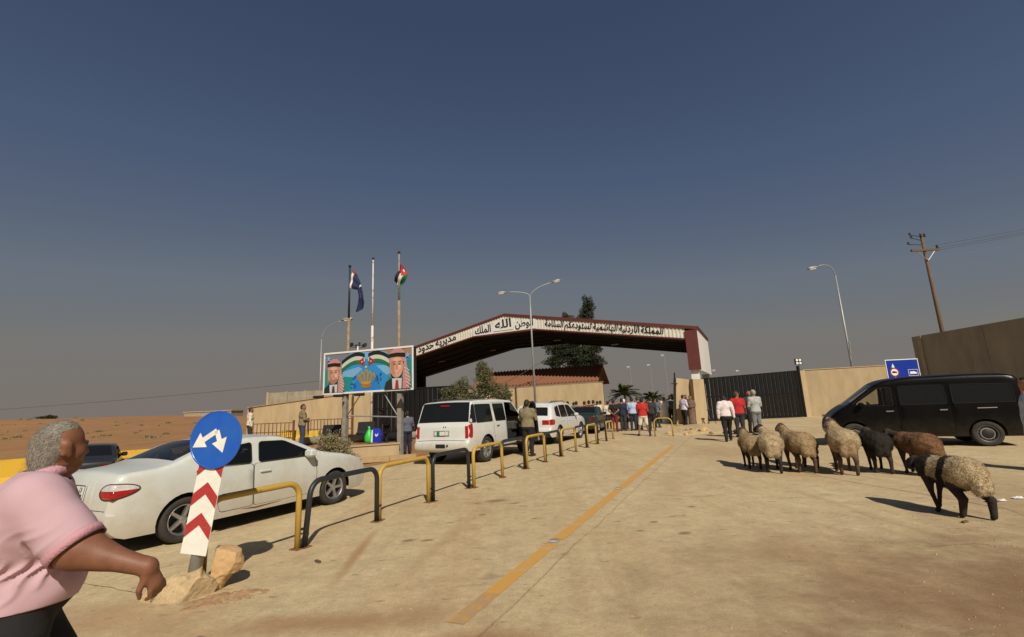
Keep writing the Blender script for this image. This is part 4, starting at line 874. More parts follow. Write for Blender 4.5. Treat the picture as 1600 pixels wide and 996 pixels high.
t = thing('road_sign', 'blue rectangular direction sign with white arrow and van symbols', 'road sign', (18.25, 22, 0), R(-2))
MB().box((-.72, 0, 2.02), (.72, .03, 2.96)).build('board', 'sign_navy', t)
for lo, hi in (((-.75, -.004, 1.98), (.75, .034, 2.018)), ((-.75, -.004, 2.962), (.75, .034, 3.0)), ((-.75, -.004, 2.019), (-.722, .034, 2.961)), ((.722, -.004, 2.019), (.75, .034, 2.961))): MB().box(lo, hi).build('border', 'sign_white', t)
FS = Matrix.Rotation(R(90), 4, 'X')
MB().prism([(-.50, 2.62), (-.36, 2.62), (-.43, 2.82)], .003, .006, Matrix(((1, 0, 0, 0), (0, 0, -1, 0), (0, 1, 0, 0), (0, 0, 0, 1)))).build('arrow_head', 'sign_white', t)
def disc_xz(cx, cz, r, y0, y1, mt, name): MB().lathe([(0, y0), (r, y0), (r, y1), (0, y1)], 24, Matrix.Translation((cx, 0, cz)) @ FS).build(name, mt, t)
disc_xz(-.41, 2.40, .20, .002, .006, 'sign_red', 'ban_ring'); disc_xz(-.41, 2.40, .155, .0065, .009, 'sign_white', 'ban_disc')
MX = Matrix(((1, 0, 0, 0), (0, 0, -1, 0), (0, 1, 0, 0), (0, 0, 0, 1)))
MB().prism([(-.52, 2.36), (-.52, 2.44), (-.42, 2.46), (-.36, 2.43), (-.30, 2.42), (-.30, 2.36)], .0095, .011, MX).build('truck_symbol', 'ink', t)
MB().prism([(-.43, 2.06), (-.38, 2.06), (-.38, 2.18), (-.43, 2.18)], .003, .006, MX).build('arrow_stem', 'sign_white', t)
for lo, hi in (((.22, 2.20), (.66, 2.215)), ((.22, 2.485), (.66, 2.50)), ((.22, 2.216), (.235, 2.484)), ((.645, 2.216), (.66, 2.484))): MB().box((lo[0], -.006, lo[1]), (hi[0], -.001, hi[1])).build('symbol_frame', 'sign_white', t)
MB().prism([(.29, 2.29), (.29, 2.40), (.48, 2.41), (.57, 2.37), (.61, 2.34), (.60, 2.29)], .003, .006, MX).build('van_symbol', 'sign_white', t)
for x in (-.5, .5): MB().tube([(x, .07, 0), (x, .07, 2.9)], .035, 8).build('post', 'galv', t)
t = thing('tripod_stand', 'small black folding stand at the foot of the gate pier', 'stand', (12.15, 30.0, 0))
for a, b in (((0, 0, .85), (-.16, -.1, 0)), ((0, 0, .85), (.38, -.05, 0)), ((0, 0, .85), (.05, .25, 0))): MB().tube([a, b], .022, 6).build('leg', 'black_paint', t)
MB().box((-.09, -.05, .82), (.12, .05, .88)).build('head', 'black_paint', t); MB().tube([(-.1, -.06, .3), (.25, -.03, .3)], .012, 5).build('brace', 'black_paint', t)

# ---------------------------------------------------------------- clutter on the terrace
def railing(label, x0, y0, x1, y1, z, h, n):
    t = thing('railing', label, 'railing', (x0, y0, z), math.atan2(y1-y0, x1-x0), 'rusty railings'); L = math.hypot(x1-x0, y1-y0)
    for zz in (.12, h*.55, h): MB().box((0, -.02, zz-.025), (L, .02, zz+.015)).build('rail', 'rust', t)
    for i in range(n+1): MB().box((L*i/n-.013, -.05, .0), (L*i/n+.013, -.021, h+.0)).build('bar', 'rust', t)
    for i in (0, 1): MB().box((L*i-.04, -.04, -.3), (L*i+.04, .04, h+.12)).build('post', 'rust', t)
railing('longer rusty bar railing behind the man in the khaki shirt', -14.2, 25.2, -11.4, 24.2, .3, 1.02, 11)
railing('rusty bar railing right of the man in the khaki shirt', -11.1, 25.2, -8.4, 24.2, .3, 1.1, 13)
def block(name, label, cat, loc, rz, w0, w1, d0, d1, h, mt, group=None):
    t = MB().rings([[(-w0, -d0, 0), (w0, -d0, 0), (w0, d0, 0), (-w0, d0, 0)], [(-w0, -d0, h*.22), (w0, -d0, h*.22), (w0, d0, h*.22), (-w0, d0, h*.22)], [(-w1, -d1, h*.5), (w1, -d1, h*.5), (w1, d1, h*.5), (-w1, d1, h*.5)], [(-w1*.95, -d1*.7, h), (w1*.95, -d1*.7, h), (w1*.95, d1*.7, h), (-w1*.95, d1*.7, h)]]).build(name, mt)
    t.location = loc; t.rotation_euler = (0, 0, rz); tag(t, label, cat, group); return t
block('road_barrier', 'dark grey road barrier block left of the billboard post', 'barrier', (-8.85, 23, tz), R(-8), .62, .52, .3, .2, .78, 'black_plastic', 'barrier blocks')
block('road_barrier', 'dark grey road barrier block right of the left billboard post', 'barrier', (-7.3, 23.2, tz), R(-8), .5, .44, .3, .2, .85, 'black_plastic', 'barrier blocks')
block('road_barrier', 'small yellow plastic barrier beside the man in the khaki shirt', 'barrier', (-9.55, 22.4, tz), R(5), .28, .22, .22, .14, .55, 'yellow_wall')
block('road_barrier', 'dull yellow block behind the rusty railing', 'barrier', (-11.7, 24.9, tz), R(-12), .75, .7, .3, .2, .55, 'yellow_wall')
t = MB().tube([(-9.6, 20.9, tz+.17), (-4.3, 21.9, tz+.17)], .17, 12).build('concrete_pipe', 'grey_wall', None, True); tag(t, 'long grey concrete pipe lying behind the billboard posts', 'pipe')
t = MB().lathe([(.0, 0), (.2, .0), (.26, .1), (.25, .3), (.12, .52), (.05, .62), (.09, .72), (.0, .70)], 14).build('plastic_bag', 'plastic_green', None, True); t.location = (-6.0, 19.3, tz+.08); t.scale = (.72, .72, .9); tag(t, 'knotted bright green plastic bag on the terrace edge', 'bag')
t = thing('plastic_bag', 'blue and white shopping bag on the terrace edge', 'bag', (-5.66, 19.22, tz+.08), R(-8)); t.scale = (.72, .8, .92)
MB().rings([[(-.26, -.12, 0), (.26, -.12, 0), (.26, .12, 0), (-.26, .12, 0)], [(-.28, -.14, .3), (.28, -.14, .3), (.28, .14, .3), (-.28, .14, .3)], [(-.22, -.05, .62), (.2, -.05, .60), (.2, .05, .60), (-.22, .05, .62)]]).build('bag_body', 'plastic_blue', t)
MB().prism([(-.05, .32), (.02, .25), (.12, .30), (.15, .42), (.09, .36), (.02, .33), (-.02, .40)], .145, .15, MX).build('emblem', 'panel_white', t); MB().prism([(-.285, .02), (-.19, .02), (-.17, .55), (-.235, .55)], .146, .151, MX).build('side_panel', 'panel_white', t)
def rubble(label, loc, n, sx, sy, seed, size):
    rr = random.Random(seed)
    t = thing('rubble_heap', label, 'rubble', loc)
    for k in range(n):
        x, y = rr.gauss(0, sx), rr.gauss(0, sy); s_ = size*rr.uniform(.35, 1.0)
        pts = [Vector((rr.gauss(0, 1), rr.gauss(0, 1), rr.gauss(0, .8))).normalized()*s_*rr.uniform(.7, 1.1) for _ in range(14)]
        bm = bmesh.new()
        for p in pts: bm.verts.new(p)
        bmesh.ops.convex_hull(bm, input=bm.verts); me = bpy.data.meshes.new('stone'); bm.to_mesh(me); bm.free(); me.materials.append(M['rock' if rr.random() < .6 else 'footing'])
        o = link(bpy.data.objects.new('stone', me), t); o.location = (x, y, s_*.35+max(0, .22*(1-abs(x)/(1.6*sx))*(1-abs(y)/(1.6*sy))))
    sv = [(x*sx*2.3/6, y*sy*2.3/6, max(-.01, .24*(1-math.hypot(x/6, y/6))+.04*noise.noise(Vector((x*.7, y*.7, seed))))) for y in range(-6, 7) for x in range(-6, 7)]
    mesh_obj('soil', sv, [(j*13+i, j*13+i+1, (j+1)*13+i+1, (j+1)*13+i) for j in range(12) for i in range(12)], 'concrete_ground', t, True)
rubble('heap of pale rubble and soil before the gate pier', (8.4, 22.3, 0), 34, .75, .35, 4, .2)
rubble('low pale soil bank leading to the gate pier', (10.6, 27.0, -.05), 12, .9, 1.6, 8, .12)
# loose stones and crumbs on the concrete
sr = random.Random(11); V_ = []; F_ = []
for k in range(3200):
    a = sr.uniform(2.2, 22) if sr.random() < .4 else sr.uniform(2.2, 9); b = sr.uniform(-5.0, 9.5); s_ = sr.choice((.004, .004, .005, .005, .006, .007, .008, .01, .014)) * (1.3 if sr.random() < .07 else 1)
    if sr.random() < .35: a = sr.uniform(2.2, 7); b = sr.uniform(1.2, 6)
    p = RF(a, b); n0 = len(V_); rot = sr.uniform(0, 6.28)
    for q in ((1, 0, 0), (-.5, .8, 0), (-.6, -.7, 0), (.1, .1, .8)): V_.append((p.x+s_*(q[0]*math.cos(rot)-q[1]*math.sin(rot)), p.y+s_*(q[0]*math.sin(rot)+q[1]*math.cos(rot)), .0005+s_*q[2]))
    F_ += [(n0, n0+1, n0+3), (n0+1, n0+2, n0+3), (n0+2, n0, n0+3)]
o = mesh_obj('gravel', V_, F_, 'footing'); tag(o, 'loose grit and crumbs scattered over the dusty concrete', 'gravel', kind='stuff')
for x, y, s_, rz, lab in ((5.35, 6.0, .05, .4, 'small dark wood chip on the concrete below the near sheep'), (-2.3, 5.6, .05, 2.4, 'small dry twig lying before the first black hoop')):
    o = MB().box((-s_, -.015, 0), (s_, .015, .02)).build('wood_chip', 'wood_pole'); o.location = (x, y, .002); o.rotation_euler = (0, 0, rz); tag(o, lab, 'litter')
t = thing('paper_scrap', 'crumpled white paper scraps lying right of the near sheep', 'litter', (6.75, 6.95, .002))
for k in range(4):
    x = sr.uniform(-.25, .35); y = sr.uniform(-.1, .1); mb = MB()
    mb.quad([(x, y, .01), (x+.11, y+.01, .004), (x+.12, y+.06, .03), (x+.02, y+.07, .012)]); mb.build('scrap', 'panel_white', t)

# ---------------------------------------------------------------- vegetation
def leaf_cloud(name, clumps, n, size, mt, parent, seed, aspect=.45, up=0.2, spiky=0.0):
    rr = np.random.RandomState(seed); V = []; vols = np.array([c[3]*c[4]*c[5] for c in clumps])**.7; pr = vols/vols.sum()
    which = rr.choice(len(clumps), n, p=pr); cl = np.array(clumps)[which]
    d = rr.normal(size=(n, 3)); d /= np.linalg.norm(d, axis=1, keepdims=True); rad = rr.uniform(0, 1, n)**(1/2.2)
    rad = rad*(1+.25*np.sin(d[:, 0]*5+which)+.2*np.sin(d[:, 2]*7+which*2))
    P = cl[:, :3]+d*rad[:, None]*cl[:, 3:6]
    ax_ = rr.normal(size=(n, 3))+d*(.6+spiky*3); ax_[:, 2] += up; ax_ /= np.linalg.norm(ax_, axis=1, keepdims=True)
    sd_ = np.cross(ax_, rr.normal(size=(n, 3))); sd_ /= np.linalg.norm(sd_, axis=1, keepdims=True)
    s_ = size*rr.uniform(.55, 1.3, n)[:, None]
    V = np.stack([P-ax_*s_*.5, P+sd_*s_*aspect*.5, P+ax_*s_*.5, P-sd_*s_*aspect*.5], 1).reshape(-1, 3)
    F = np.arange(4*n).reshape(-1, 4)
    return mesh_obj(name, V, F, mt, parent)
def limbs(parent, base, tips, r0, seed, mt='bark', name='trunk', fork=.45):
    rr = random.Random(seed); mb = MB(); base = Vector(base)
    top = sum((Vector(t_) for t_ in tips), Vector())/len(tips); frk = base.lerp(top, fork)+Vector((rr.uniform(-.1, .1), rr.uniform(-.1, .1), 0))
    mb.tube([base, base.lerp(frk, .5)+Vector((rr.uniform(-.06, .06), rr.uniform(-.06, .06), 0)), frk], [r0*1.25, r0, r0*.8], 8)
    for t_ in tips:
        t_ = Vector(t_); mid = frk.lerp(t_, .5)+Vector((rr.uniform(-.15, .15), rr.uniform(-.15, .15), rr.uniform(0, .2)))
        mb.tube([frk, mid, t_], [r0*.6, r0*.35, r0*.10], 6)
        for _ in range(3):
            s0 = mid.lerp(t_, rr.uniform(0, .7)); mb.tube([s0, s0+Vector((rr.uniform(-.5, .5), rr.uniform(-.5, .5), rr.uniform(.1, .5)))*(t_-frk).length*.45], [r0*.2, r0*.05], 5)
    return mb.build(name, mt, parent, True)
t = thing('olive_tree', 'thin grey-green olive tree behind the big white car', 'tree', (-2.35, 28.6, 0))
tips = [(-1.5, .1, 2.6), (-.9, -.2, 3.0), (.3, .1, 4.0), (.9, 0, 3.4), (1.5, -.1, 2.7), (-.2, .3, 3.1)]
limbs(t, (0, 0, 0), tips, .13, 3, fork=.4)
leaf_cloud('crown', [(-1.5, 0, 2.65, .62, .6, .5), (-.85, .1, 2.95, .6, .6, .5), (.45, 0, 3.55, .65, .6, .75), (.55, .1, 2.75, .7, .6, .6), (1.3, 0, 2.55, .7, .6, .5), (-.4, 0, 2.3, .8, .7, .45), (1.75, -.1, 2.2, .5, .5, .4), (-1.7, 0, 2.2, .5, .5, .35), (.35, 0, 4.1, .4, .35, .4)], 17000, .11, 'leaf_olive', t, 5)
t = thing('pine_tree', 'tall dark pine rising behind the canopy', 'tree', (7.0, 53, 0))
limbs(t, (0, 0, 0), [(-1.8, 0, 8), (1.2, 0, 9), (1.9, 0, 12.6), (-.5, 0, 10.5), (2.2, 0, 7), (-2.5, .3, 6.8)], .26, 7, fork=.55)
leaf_cloud('crown', [(-2.0, 0, 8.0, 1.3, 1.2, .9), (-2.3, 0, 6.4, 1.2, 1.2, .8), (.2, 0, 9.2, 1.5, 1.2, 1.3), (-.7, 0, 11.2, .8, .8, .9), (1.9, 0, 12.6, .75, .7, 1.3), (1.5, 0, 10.6, 1.0, .9, 1.1), (2.2, 0, 8.2, 1.2, 1.1, 1.0), (.5, 0, 6.6, 2.0, 1.4, 1.1), (2.4, 0, 6.2, 1.1, 1.1, .8), (-.3, 0, 5.2, 1.7, 1.3, .7), (1.3, 0, 11.6, .6, .6, .7), (-.8, 0, 7.6, 1.5, 1.2, 1.2), (1.4, 0, 7.2, 1.5, 1.2, 1.2), (-1.2, 0, 9.4, 1.0, .9, 1.0)], 42000, .25, 'leaf_pine', t, 6, .32)
def palm(label, loc, h, n, L, seed, group='palms inside the gate'):
    rr = random.Random(seed); t = thing('palm_tree', label, 'tree', loc, 0, group)
    MB().tube([(0, 0, 0), (.05, 0, h*.5), (0, 0, h)], [.2, .17, .15], 8).build('trunk', 'bark', t)
    mb = MB()
    for i in range(n):
        a = rr.uniform(0, 6.28); el = rr.uniform(.05, 1.35); d = Vector((math.cos(a)*math.cos(el), math.sin(a)*math.cos(el), math.sin(el))); Ln = L*rr.uniform(.7, 1.1)
        pts = [Vector((0, 0, h))+d*Ln*(k/7)-Vector((0, 0, .45*Ln*(k/7)**2)) for k in range(8)]; sd_ = d.cross(Vector((0, 0, 1))).normalized()
        for k in range(1, 7):
            for s2 in (-1, 1):
                for m2 in (0, .33, .66):
                    p0 = pts[k].lerp(pts[k+1], m2); tip = p0+(sd_*s2*.6+d*.5-Vector((0, 0, .1)))*Ln*.34*(1-.45*k/7); wd = d*.075
                    mb.quad([p0-wd, p0+wd, tip])
        mb.tube(pts, [.025]*8, 4)
    mb.build('crown', 'leaf_palm', t); return t
# scrub and stones on the desert rise
qr = np.random.RandomState(3); cl_ = []
for _ in range(70):
    y_ = qr.uniform(45, 170); x_ = -y_*qr.uniform(.62, 1.25); s_ = qr.uniform(.2, .8); cl_.append((x_, y_, terrain(x_, y_)+.12*s_, s_, s_, .28*s_))
o = leaf_cloud('desert_scrub', cl_, 5000, .28, 'leaf_dry', None, 9); tag(o, 'low dry scrub dotted over the desert rise at the left', 'scrub', kind='stuff')
palm('bushy palm beside the guard house gable', (13.0, 56, 0), 2.4, 60, 2.2, 2); palm('smaller palm left of the white-robed man', (16.4, 56.5, 0), 1.75, 46, 1.7, 3); palm('low palm behind the crowd by the gate pier', (19.0, 57, 0), 1.4, 40, 1.5, 4)
def shrub(name, label, loc, clumps, n, size, mt, seed, stems=9, group=None):
    t = thing(name, label, 'shrub', loc, 0, group); rr = random.Random(seed); mb = MB()
    for _ in range(stems):
        c = rr.choice(clumps); mb.tube([(rr.uniform(-.08, .08), rr.uniform(-.08, .08), 0), (c[0]*.5+rr.uniform(-.1, .1), c[1]*.5, c[2]*.5), (c[0]+rr.uniform(-.3, .3)*c[3]*2, c[1], c[2]+rr.uniform(0, 1)*c[5])], [.014, .01, .004], 5)
    mb.build('stems', 'bark', t); leaf_cloud('foliage', clumps, n, size, mt, t, seed); return t
shrub('dry_shrub', 'sprawling dry shrub growing over the retaining wall', (-6.55, 16.75, 0), [(0, 0, .55, .42, .3, .3), (-.35, 0, .35, .3, .3, .25), (.4, -.1, .3, .4, .3, .22), (.75, -.1, .15, .3, .25, .15), (.1, 0, .85, .3, .25, .25), (-.2, 0, .7, .35, .3, .3), (.45, 0, .55, .35, .3, .3)], 4600, .065, 'leaf_dry', 3, 34)
shrub('green_shrub', 'small green shrub on red soil beside the big white car', (-4.0, 21.2, .2), [(0, 0, .4, .35, .3, .35), (.3, 0, .3, .3, .25, .25), (-.25, 0, .55, .25, .2, .3)], 1300, .07, 'leaf_olive', 8, 10)
shrub('green_shrub', 'dark low shrub on the desert skyline at the far left', (-150, 150, terrain(-150, 150)), [(0, 0, .5, 3.0, 1, .6), (2, 0, .4, 2, 1, .5)], 1500, .5, 'leaf_pine', 12, 6)
shrub('green_shrub', 'green shrub beside the dark parked car at the left', (-11.6, 16.8, -.42), [(0, 0, .7, .6, .4, .35), (.6, 0, .6, .45, .4, .3)], 1500, .09, 'leaf_olive', 15, 8)
# ================================================================ vehicles
def inpoly(P, poly):
    P = np.asarray(P, float); x, y = P[:, 0], P[:, 1]; c = np.zeros(len(P), bool); n = len(poly)
    for i in range(n):
        x0, y0 = poly[i]; x1, y1 = poly[(i+1) % n]
        if y0 == y1: continue
        k = ((y0 > y) != (y1 > y)) & (x < (x1-x0)*(y-y0)/(y1-y0)+x0); c ^= k
    return c
def soften(pts, tags, cap):
    o = [pts[0]]; t_ = []
    for i in range(len(pts)-1):
        p, q = Vector(pts[i]), Vector(pts[i+1]); L = (q-p).length; c = min(.25*L, cap)
        a = p+(q-p)*(c/L) if i > 0 else p; b = q-(q-p)*(c/L) if i < len(pts)-2 else q
        if i > 0: o.append(tuple(a)); t_.append(tags[i-1])
        o.append(tuple(b)); t_.append(tags[i])
    return o, t_
def round_poly(poly, r):
    o = []; n = len(poly)
    for i in range(n):
        p = Vector(poly[i]); a = Vector(poly[i-1]); b = Vector(poly[(i+1) % n]); da = min(r, (a-p).length*.4); db = min(r, (b-p).length*.4)
        A = p+(a-p).normalized()*da; B = p+(b-p).normalized()*db
        for t_ in (0, .25, .5, .75, 1): o.append(tuple(A*(1-t_)**2+p*2*t_*(1-t_)+B*t_*t_))
    return o
def grow(poly, e):
    c = sum((Vector(p) for p in poly), Vector((0, 0)))/len(poly); o = []
    for p in poly:
        d = Vector(p)-c; o.append(tuple(c+d*(1+e/max(d.length, .05))))
    return o
def make_wheel(r, w, spokes, rimk, parent, x, y, side, steel=False):
    m_ = Matrix.Translation((x, y, r)) @ Matrix.Rotation(R(-90)*side, 4, 'X')      # lathe axis z -> outward
    ri = r*rimk
    wh = MB().lathe([(ri, -w*.5), (r*.93, -w*.5), (r*.985, -w*.38), (r, -w*.2), (r, w*.2), (r*.985, w*.38), (r*.93, w*.5), (ri*1.03, w*.47), (ri, w*.42)], 32, m_, cap=False).build('wheel', 'tyre', parent, True)
    mb = MB(); mb.lathe([(ri, w*.42), (ri*.97, w*.44), (ri*.90, w*.38), (ri*.86, w*.10), (ri*.86, -w*.5)], 32, m_, cap=False)
    if steel:
        mb.lathe([(ri*.88, w*.12), (ri*.7, w*.2), (ri*.62, w*.34), (ri*.3, w*.30), (0, w*.32)], 28, m_, cap=False)
        mb.build('rim', 'rim_dark', wh, True)
        MB().lathe([(ri*.60, w*.352), (ri*.68, w*.352)], 28, m_, cap=False).build('rim_ring', 'rim', wh)
        h = MB().lathe([(ri*.58, w*.345), (ri*.5, w*.40), (0, w*.42)], 24, m_, cap=False); h.build('hub_cap', 'black_plastic', wh, True)
        for k in range(12):
            a = k*math.pi/6; MB().box((ri*.72, -.012, w*.15), (ri*.84, .012, w*.205), m_ @ Matrix.Rotation(a, 4, 'Z')).build('vent_hole', 'seam', wh)
    else:
        for k in range(spokes):
            a = 2*math.pi*k/spokes; q = m_ @ Matrix.Rotation(a, 4, 'Z')
            mb.rings([[(ri*.12, -ri*.15, w*.16), (ri*.12, ri*.15, w*.16), (ri*.12, ri*.11, w*.34), (ri*.12, -ri*.11, w*.34)], [(ri*.90, -ri*.12, w*.2), (ri*.90, ri*.12, w*.2), (ri*.90, ri*.085, w*.38), (ri*.90, -ri*.085, w*.38)]], mtx=q)
        mb.lathe([(ri*.24, w*.1), (ri*.24, w*.34), (ri*.16, w*.38), (0, w*.38)], 16, m_, cap=False)
        mb.build('rim', 'rim', wh)
        MB().lathe([(0, -w*.1), (ri*.80, -w*.1), (ri*.80, -w*.06), (0, -w*.06)], 20, m_).build('brake_disc', 'black_plastic', wh)
    return wh
def car(name, label, loc, rz, S, group=None):
    root = thing(name, label, S.get('cat', 'car'), loc, rz, group)
    pts = [(p[0], p[1]) for p in S['top']]; tags = []; cur = 'body'
    for p in S['top'][:-1]:
        if len(p) > 2: cur = p[2]
        tags.append(cur)
    for cap in S.get('soft', (.09, .035)): pts, tags = soften(pts, tags, cap)
    L = max(p[0] for p in pts); xs_ = np.array([p[0] for p in pts]); zs_ = np.array([p[1] for p in pts])
    def ztop_(x):
        z = 0.0
        for i in range(len(pts)-1):
            x0, x1 = xs_[i], xs_[i+1]
            if min(x0, x1)-1e-6 <= x <= max(x0, x1)+1e-6:
                t_ = 0 if abs(x1-x0) < 1e-9 else (x-x0)/(x1-x0); z = max(z, zs_[i]+(zs_[i+1]-zs_[i])*t_, zs_[i] if abs(x1-x0) < 1e-9 else 0)
        return z if z > 0 else zs_[0]
    wm, zb, lean, fr_ = S['w']/2, S['belt'], S['lean'], S.get('fillet', .07); rt, ft = S.get('rtap', (.7, .09)), S.get('ftap', (1.0, .14))
    def W(x, z):
        w = wm
        if x < rt[0]: w -= wm*rt[1]*((rt[0]-x)/rt[0])**2.2
        if x > L-ft[0]: w -= wm*ft[1]*((x-L+ft[0])/ft[0])**2.2
        zm = S.get('zmax', .62)
        w -= .035*((z-zm)/.45)**2 if z < zm else .02*((z-zm)/(zb-zm))**2 if z < zb else .02
        if z > zb: w -= lean*(z-zb)+.05*lean*(z-zb)**2
        d = ztop_(x)-z
        if d < fr_: w -= fr_*(1-math.sqrt(max(0, 1-(1-max(d, 0)/fr_)**2)))*S.get('fk', .8)
        return w
    wr, wf, r, ar = S['xr'], S['xf'], S['r'], S['arch']; sill = S['sill']
    # side outline
    bottom = []
    for cx in (wf, wr):
        a0 = math.acos(max(-1, min(1, (sill-r)/ar))) if abs(sill-r) < ar else math.pi/2
        st = math.asin((sill-r)/ar)
        bottom += [(cx+ar*math.cos(a), r+ar*math.sin(a)) for a in [st+(math.pi-2*st)*i/16 for i in range(17)]]
    outline = pts+[(pts[-1][0]-.08, sill)]+bottom+[(pts[0][0]+.08, sill)]
    regs = [(k, round_poly(v, .05) if len(v) < 12 else v) for k, v in S['regions']]
    full = []
    for k, v in regs:
        full.append((k, v))
        if k.startswith('door'): full.append(('seam_'+k, grow(v, .010)))
    vs_ = []; es = []
    def add(poly, close=True):
        n0 = len(vs_); vs_.extend(Vector(p) for p in poly)
        for i in range(len(poly)-(0 if close else 1)): es.append((n0+i, n0+(i+1) % len(poly)))
    add(outline)
    for k, v in full: add(v)
    gx = np.arange(.02, L, .09); gz = np.arange(sill+.02, max(zs_), .07)
    G_ = np.array([(x, z) for x in gx for z in gz]); G_ = G_[inpoly(G_, outline)]
    extra = []
    for x in np.arange(.05, L-.05, .05):
        zt_ = ztop_(x); extra += [(x, zt_-d) for d in (.01, .025, .045)]
    E_ = np.array(extra); E_ = E_[inpoly(E_, outline)]
    vs_.extend(Vector(p) for p in np.vstack([G_, E_]).tolist())
    cv, _, cf, *_ = delaunay_2d_cdt(vs_, es, [], 0, 1e-4)
    cen = np.array([[sum(cv[i].x for i in f)/len(f), sum(cv[i].y for i in f)/len(f)] for f in cf])
    inside = inpoly(cen, outline); reg = np.array(['body']*len(cf), dtype=object); done = ~inside
    order = [q for q in full if q[0].startswith(('window', 'lamp', 'trim', 'quarter'))]+[q for q in full if q[0].startswith('door')]+[q for q in full if q[0].startswith('seam')]
    for k, v in order:
        sel = inpoly(cen, v) & ~done; reg[sel] = k; done |= sel
    objs = {}
    BM = MB()                                                            # body gathers both sides and the painted top
    def side_mesh(k, s, off=0.0):
        sel = [i for i in range(len(cf)) if inside[i] and reg[i] == k]; mp = {}; V = []; F = []
        for i in sel:
            f = []
            for j in cf[i]:
                if j not in mp: mp[j] = len(V); V.append((cv[j].x, s*(W(cv[j].x, cv[j].y)+off), cv[j].y))
                f.append(mp[j])
            F.append(tuple(f) if s < 0 else tuple(reversed(f)))
        return V, F
    for s in (-1, 1):
        V, F = side_mesh('body', s); n0 = len(BM.v); BM.v += V; BM.f += [tuple(n0+i for i in f) for f in F]
    # top surface
    P2 = np.array(pts); tang = np.gradient(P2, axis=0); nrm = np.stack([-tang[:, 1], tang[:, 0]], 1); nrm /= np.maximum(np.linalg.norm(nrm, axis=1, keepdims=True), 1e-9)
    for _ in range(3): nrm[1:-1] = (nrm[:-2]+nrm[1:-1]*2+nrm[2:])/4
    nrm /= np.linalg.norm(nrm, axis=1, keepdims=True); cb = S.get('bulge', .045)
    def PS(f, t_, off=0.0):
        i = min(int(f), len(pts)-2); q = f-i; x = pts[i][0]*(1-q)+pts[i+1][0]*q; z = pts[i][1]*(1-q)+pts[i+1][1]*q; nn = nrm[i]*(1-q)+nrm[i+1]*q
        y = W(pts[i][0], pts[i][1])*(1-q)+W(pts[i+1][0], pts[i+1][1])*q; b = cb*(1-t_*t_)+off
        return (x+nn[0]*b, t_*y, z+nn[1]*b)
    tg = S.get('tg', .90); ts = [-1, -.96, -tg, -.65, -.35, 0, .35, .65, tg, .96, 1]; nt_ = len(ts)
    top_v = [PS(i, t_) for i in range(len(pts)) for t_ in ts]
    groups = {}
    for i in range(len(pts)-1):
        for j in range(nt_-1):
            tg_ = tags[i]; mid = (ts[j]+ts[j+1])/2
            if tg_.startswith('glass') and abs(mid) > tg: tg_ = S.get('glass_edge', 'body') if tg_ == 'glass_rear' else 'body'
            groups.setdefault(tg_, []).append((i*nt_+j, (i+1)*nt_+j, (i+1)*nt_+j+1, i*nt_+j+1))
    for k, F in groups.items():
        if k.startswith('glass') or k.startswith('trim'): continue
        n0 = len(BM.v); BM.v += top_v; BM.f += [tuple(n0+i for i in f) for f in F]
    BM.fm = [0]*len(BM.f)
    body = BM.build('body', S['paint'], root, True)
    me = body.data; bm = bmesh.new(); bm.from_mesh(me); bmesh.ops.delete(bm, geom=[v for v in bm.verts if not v.link_faces], context='VERTS'); bmesh.ops.remove_doubles(bm, verts=bm.verts, dist=.0008); bmesh.ops.recalc_face_normals(bm, faces=bm.faces); bm.to_mesh(me); bm.free()
    try:
        me.set_sharp_from_angle(angle=R(38))
    except Exception: pass
    def sub(vals, F):
        used = sorted({i for f in F for i in f}); mp = {u: n for n, u in enumerate(used)}; return [vals[u] for u in used], [tuple(mp[i] for i in f) for f in F]
    for k, F in groups.items():
        if k.startswith('glass'):
            v, f = sub(top_v, F); mesh_obj('windscreen' if k == 'glass_front' else 'rear_window', v, f, S['glass'], root, True)
        elif k.startswith('trim'):
            v, f = sub(top_v, F); mesh_obj('bumper_trim', v, f, 'black_plastic', root, True)
    for k, v in full:
        for s in (-1, 1):
            if S.get('open') and k in S['open'][0] and s == S['open'][1]: continue
            off = -.010 if k.startswith('seam') else 0
            V, F = side_mesh(k, s, off)
            if not F: continue
            if k.startswith('window'): mesh_obj('side_window', V, F, S.get('glass_side', S['glass']), root, True)
            elif k.startswith('seam'): mesh_obj('door_gap', V, F, 'seam', root, True)
            elif k.startswith('door'):
                d = mesh_obj('door', V, F, S['paint'], root, True)
                hx, hz = S['handles'].get(k, (None, None))
                if hx: w_ = W(hx, hz); MB().box((hx-.09, min(s*(w_-.005), s*(w_+.028)), hz-.018), (hx+.09, max(s*(w_-.005), s*(w_+.028)), hz+.018), bev=.01).build('handle', S.get('handle_mat', S['paint']), d)
            elif k.startswith('lamp'): mesh_obj('lamp', V, F, k.split('_')[1]+'_lens', root, True)
            else: mesh_obj('pillar_panel' if k.startswith('quarter') else 'trim', V, F, 'glass_tint' if k.startswith('quarter') else 'black_plastic', root, True)
            # dark window surrounds
            if k.startswith('window'):
                ring = [Vector((p[0], s*(W(*p)+.004), p[1])) for p in v]; MB().tube(ring+[ring[0], ring[1]], .009, 5, False).build('window_seal', 'seam', root)
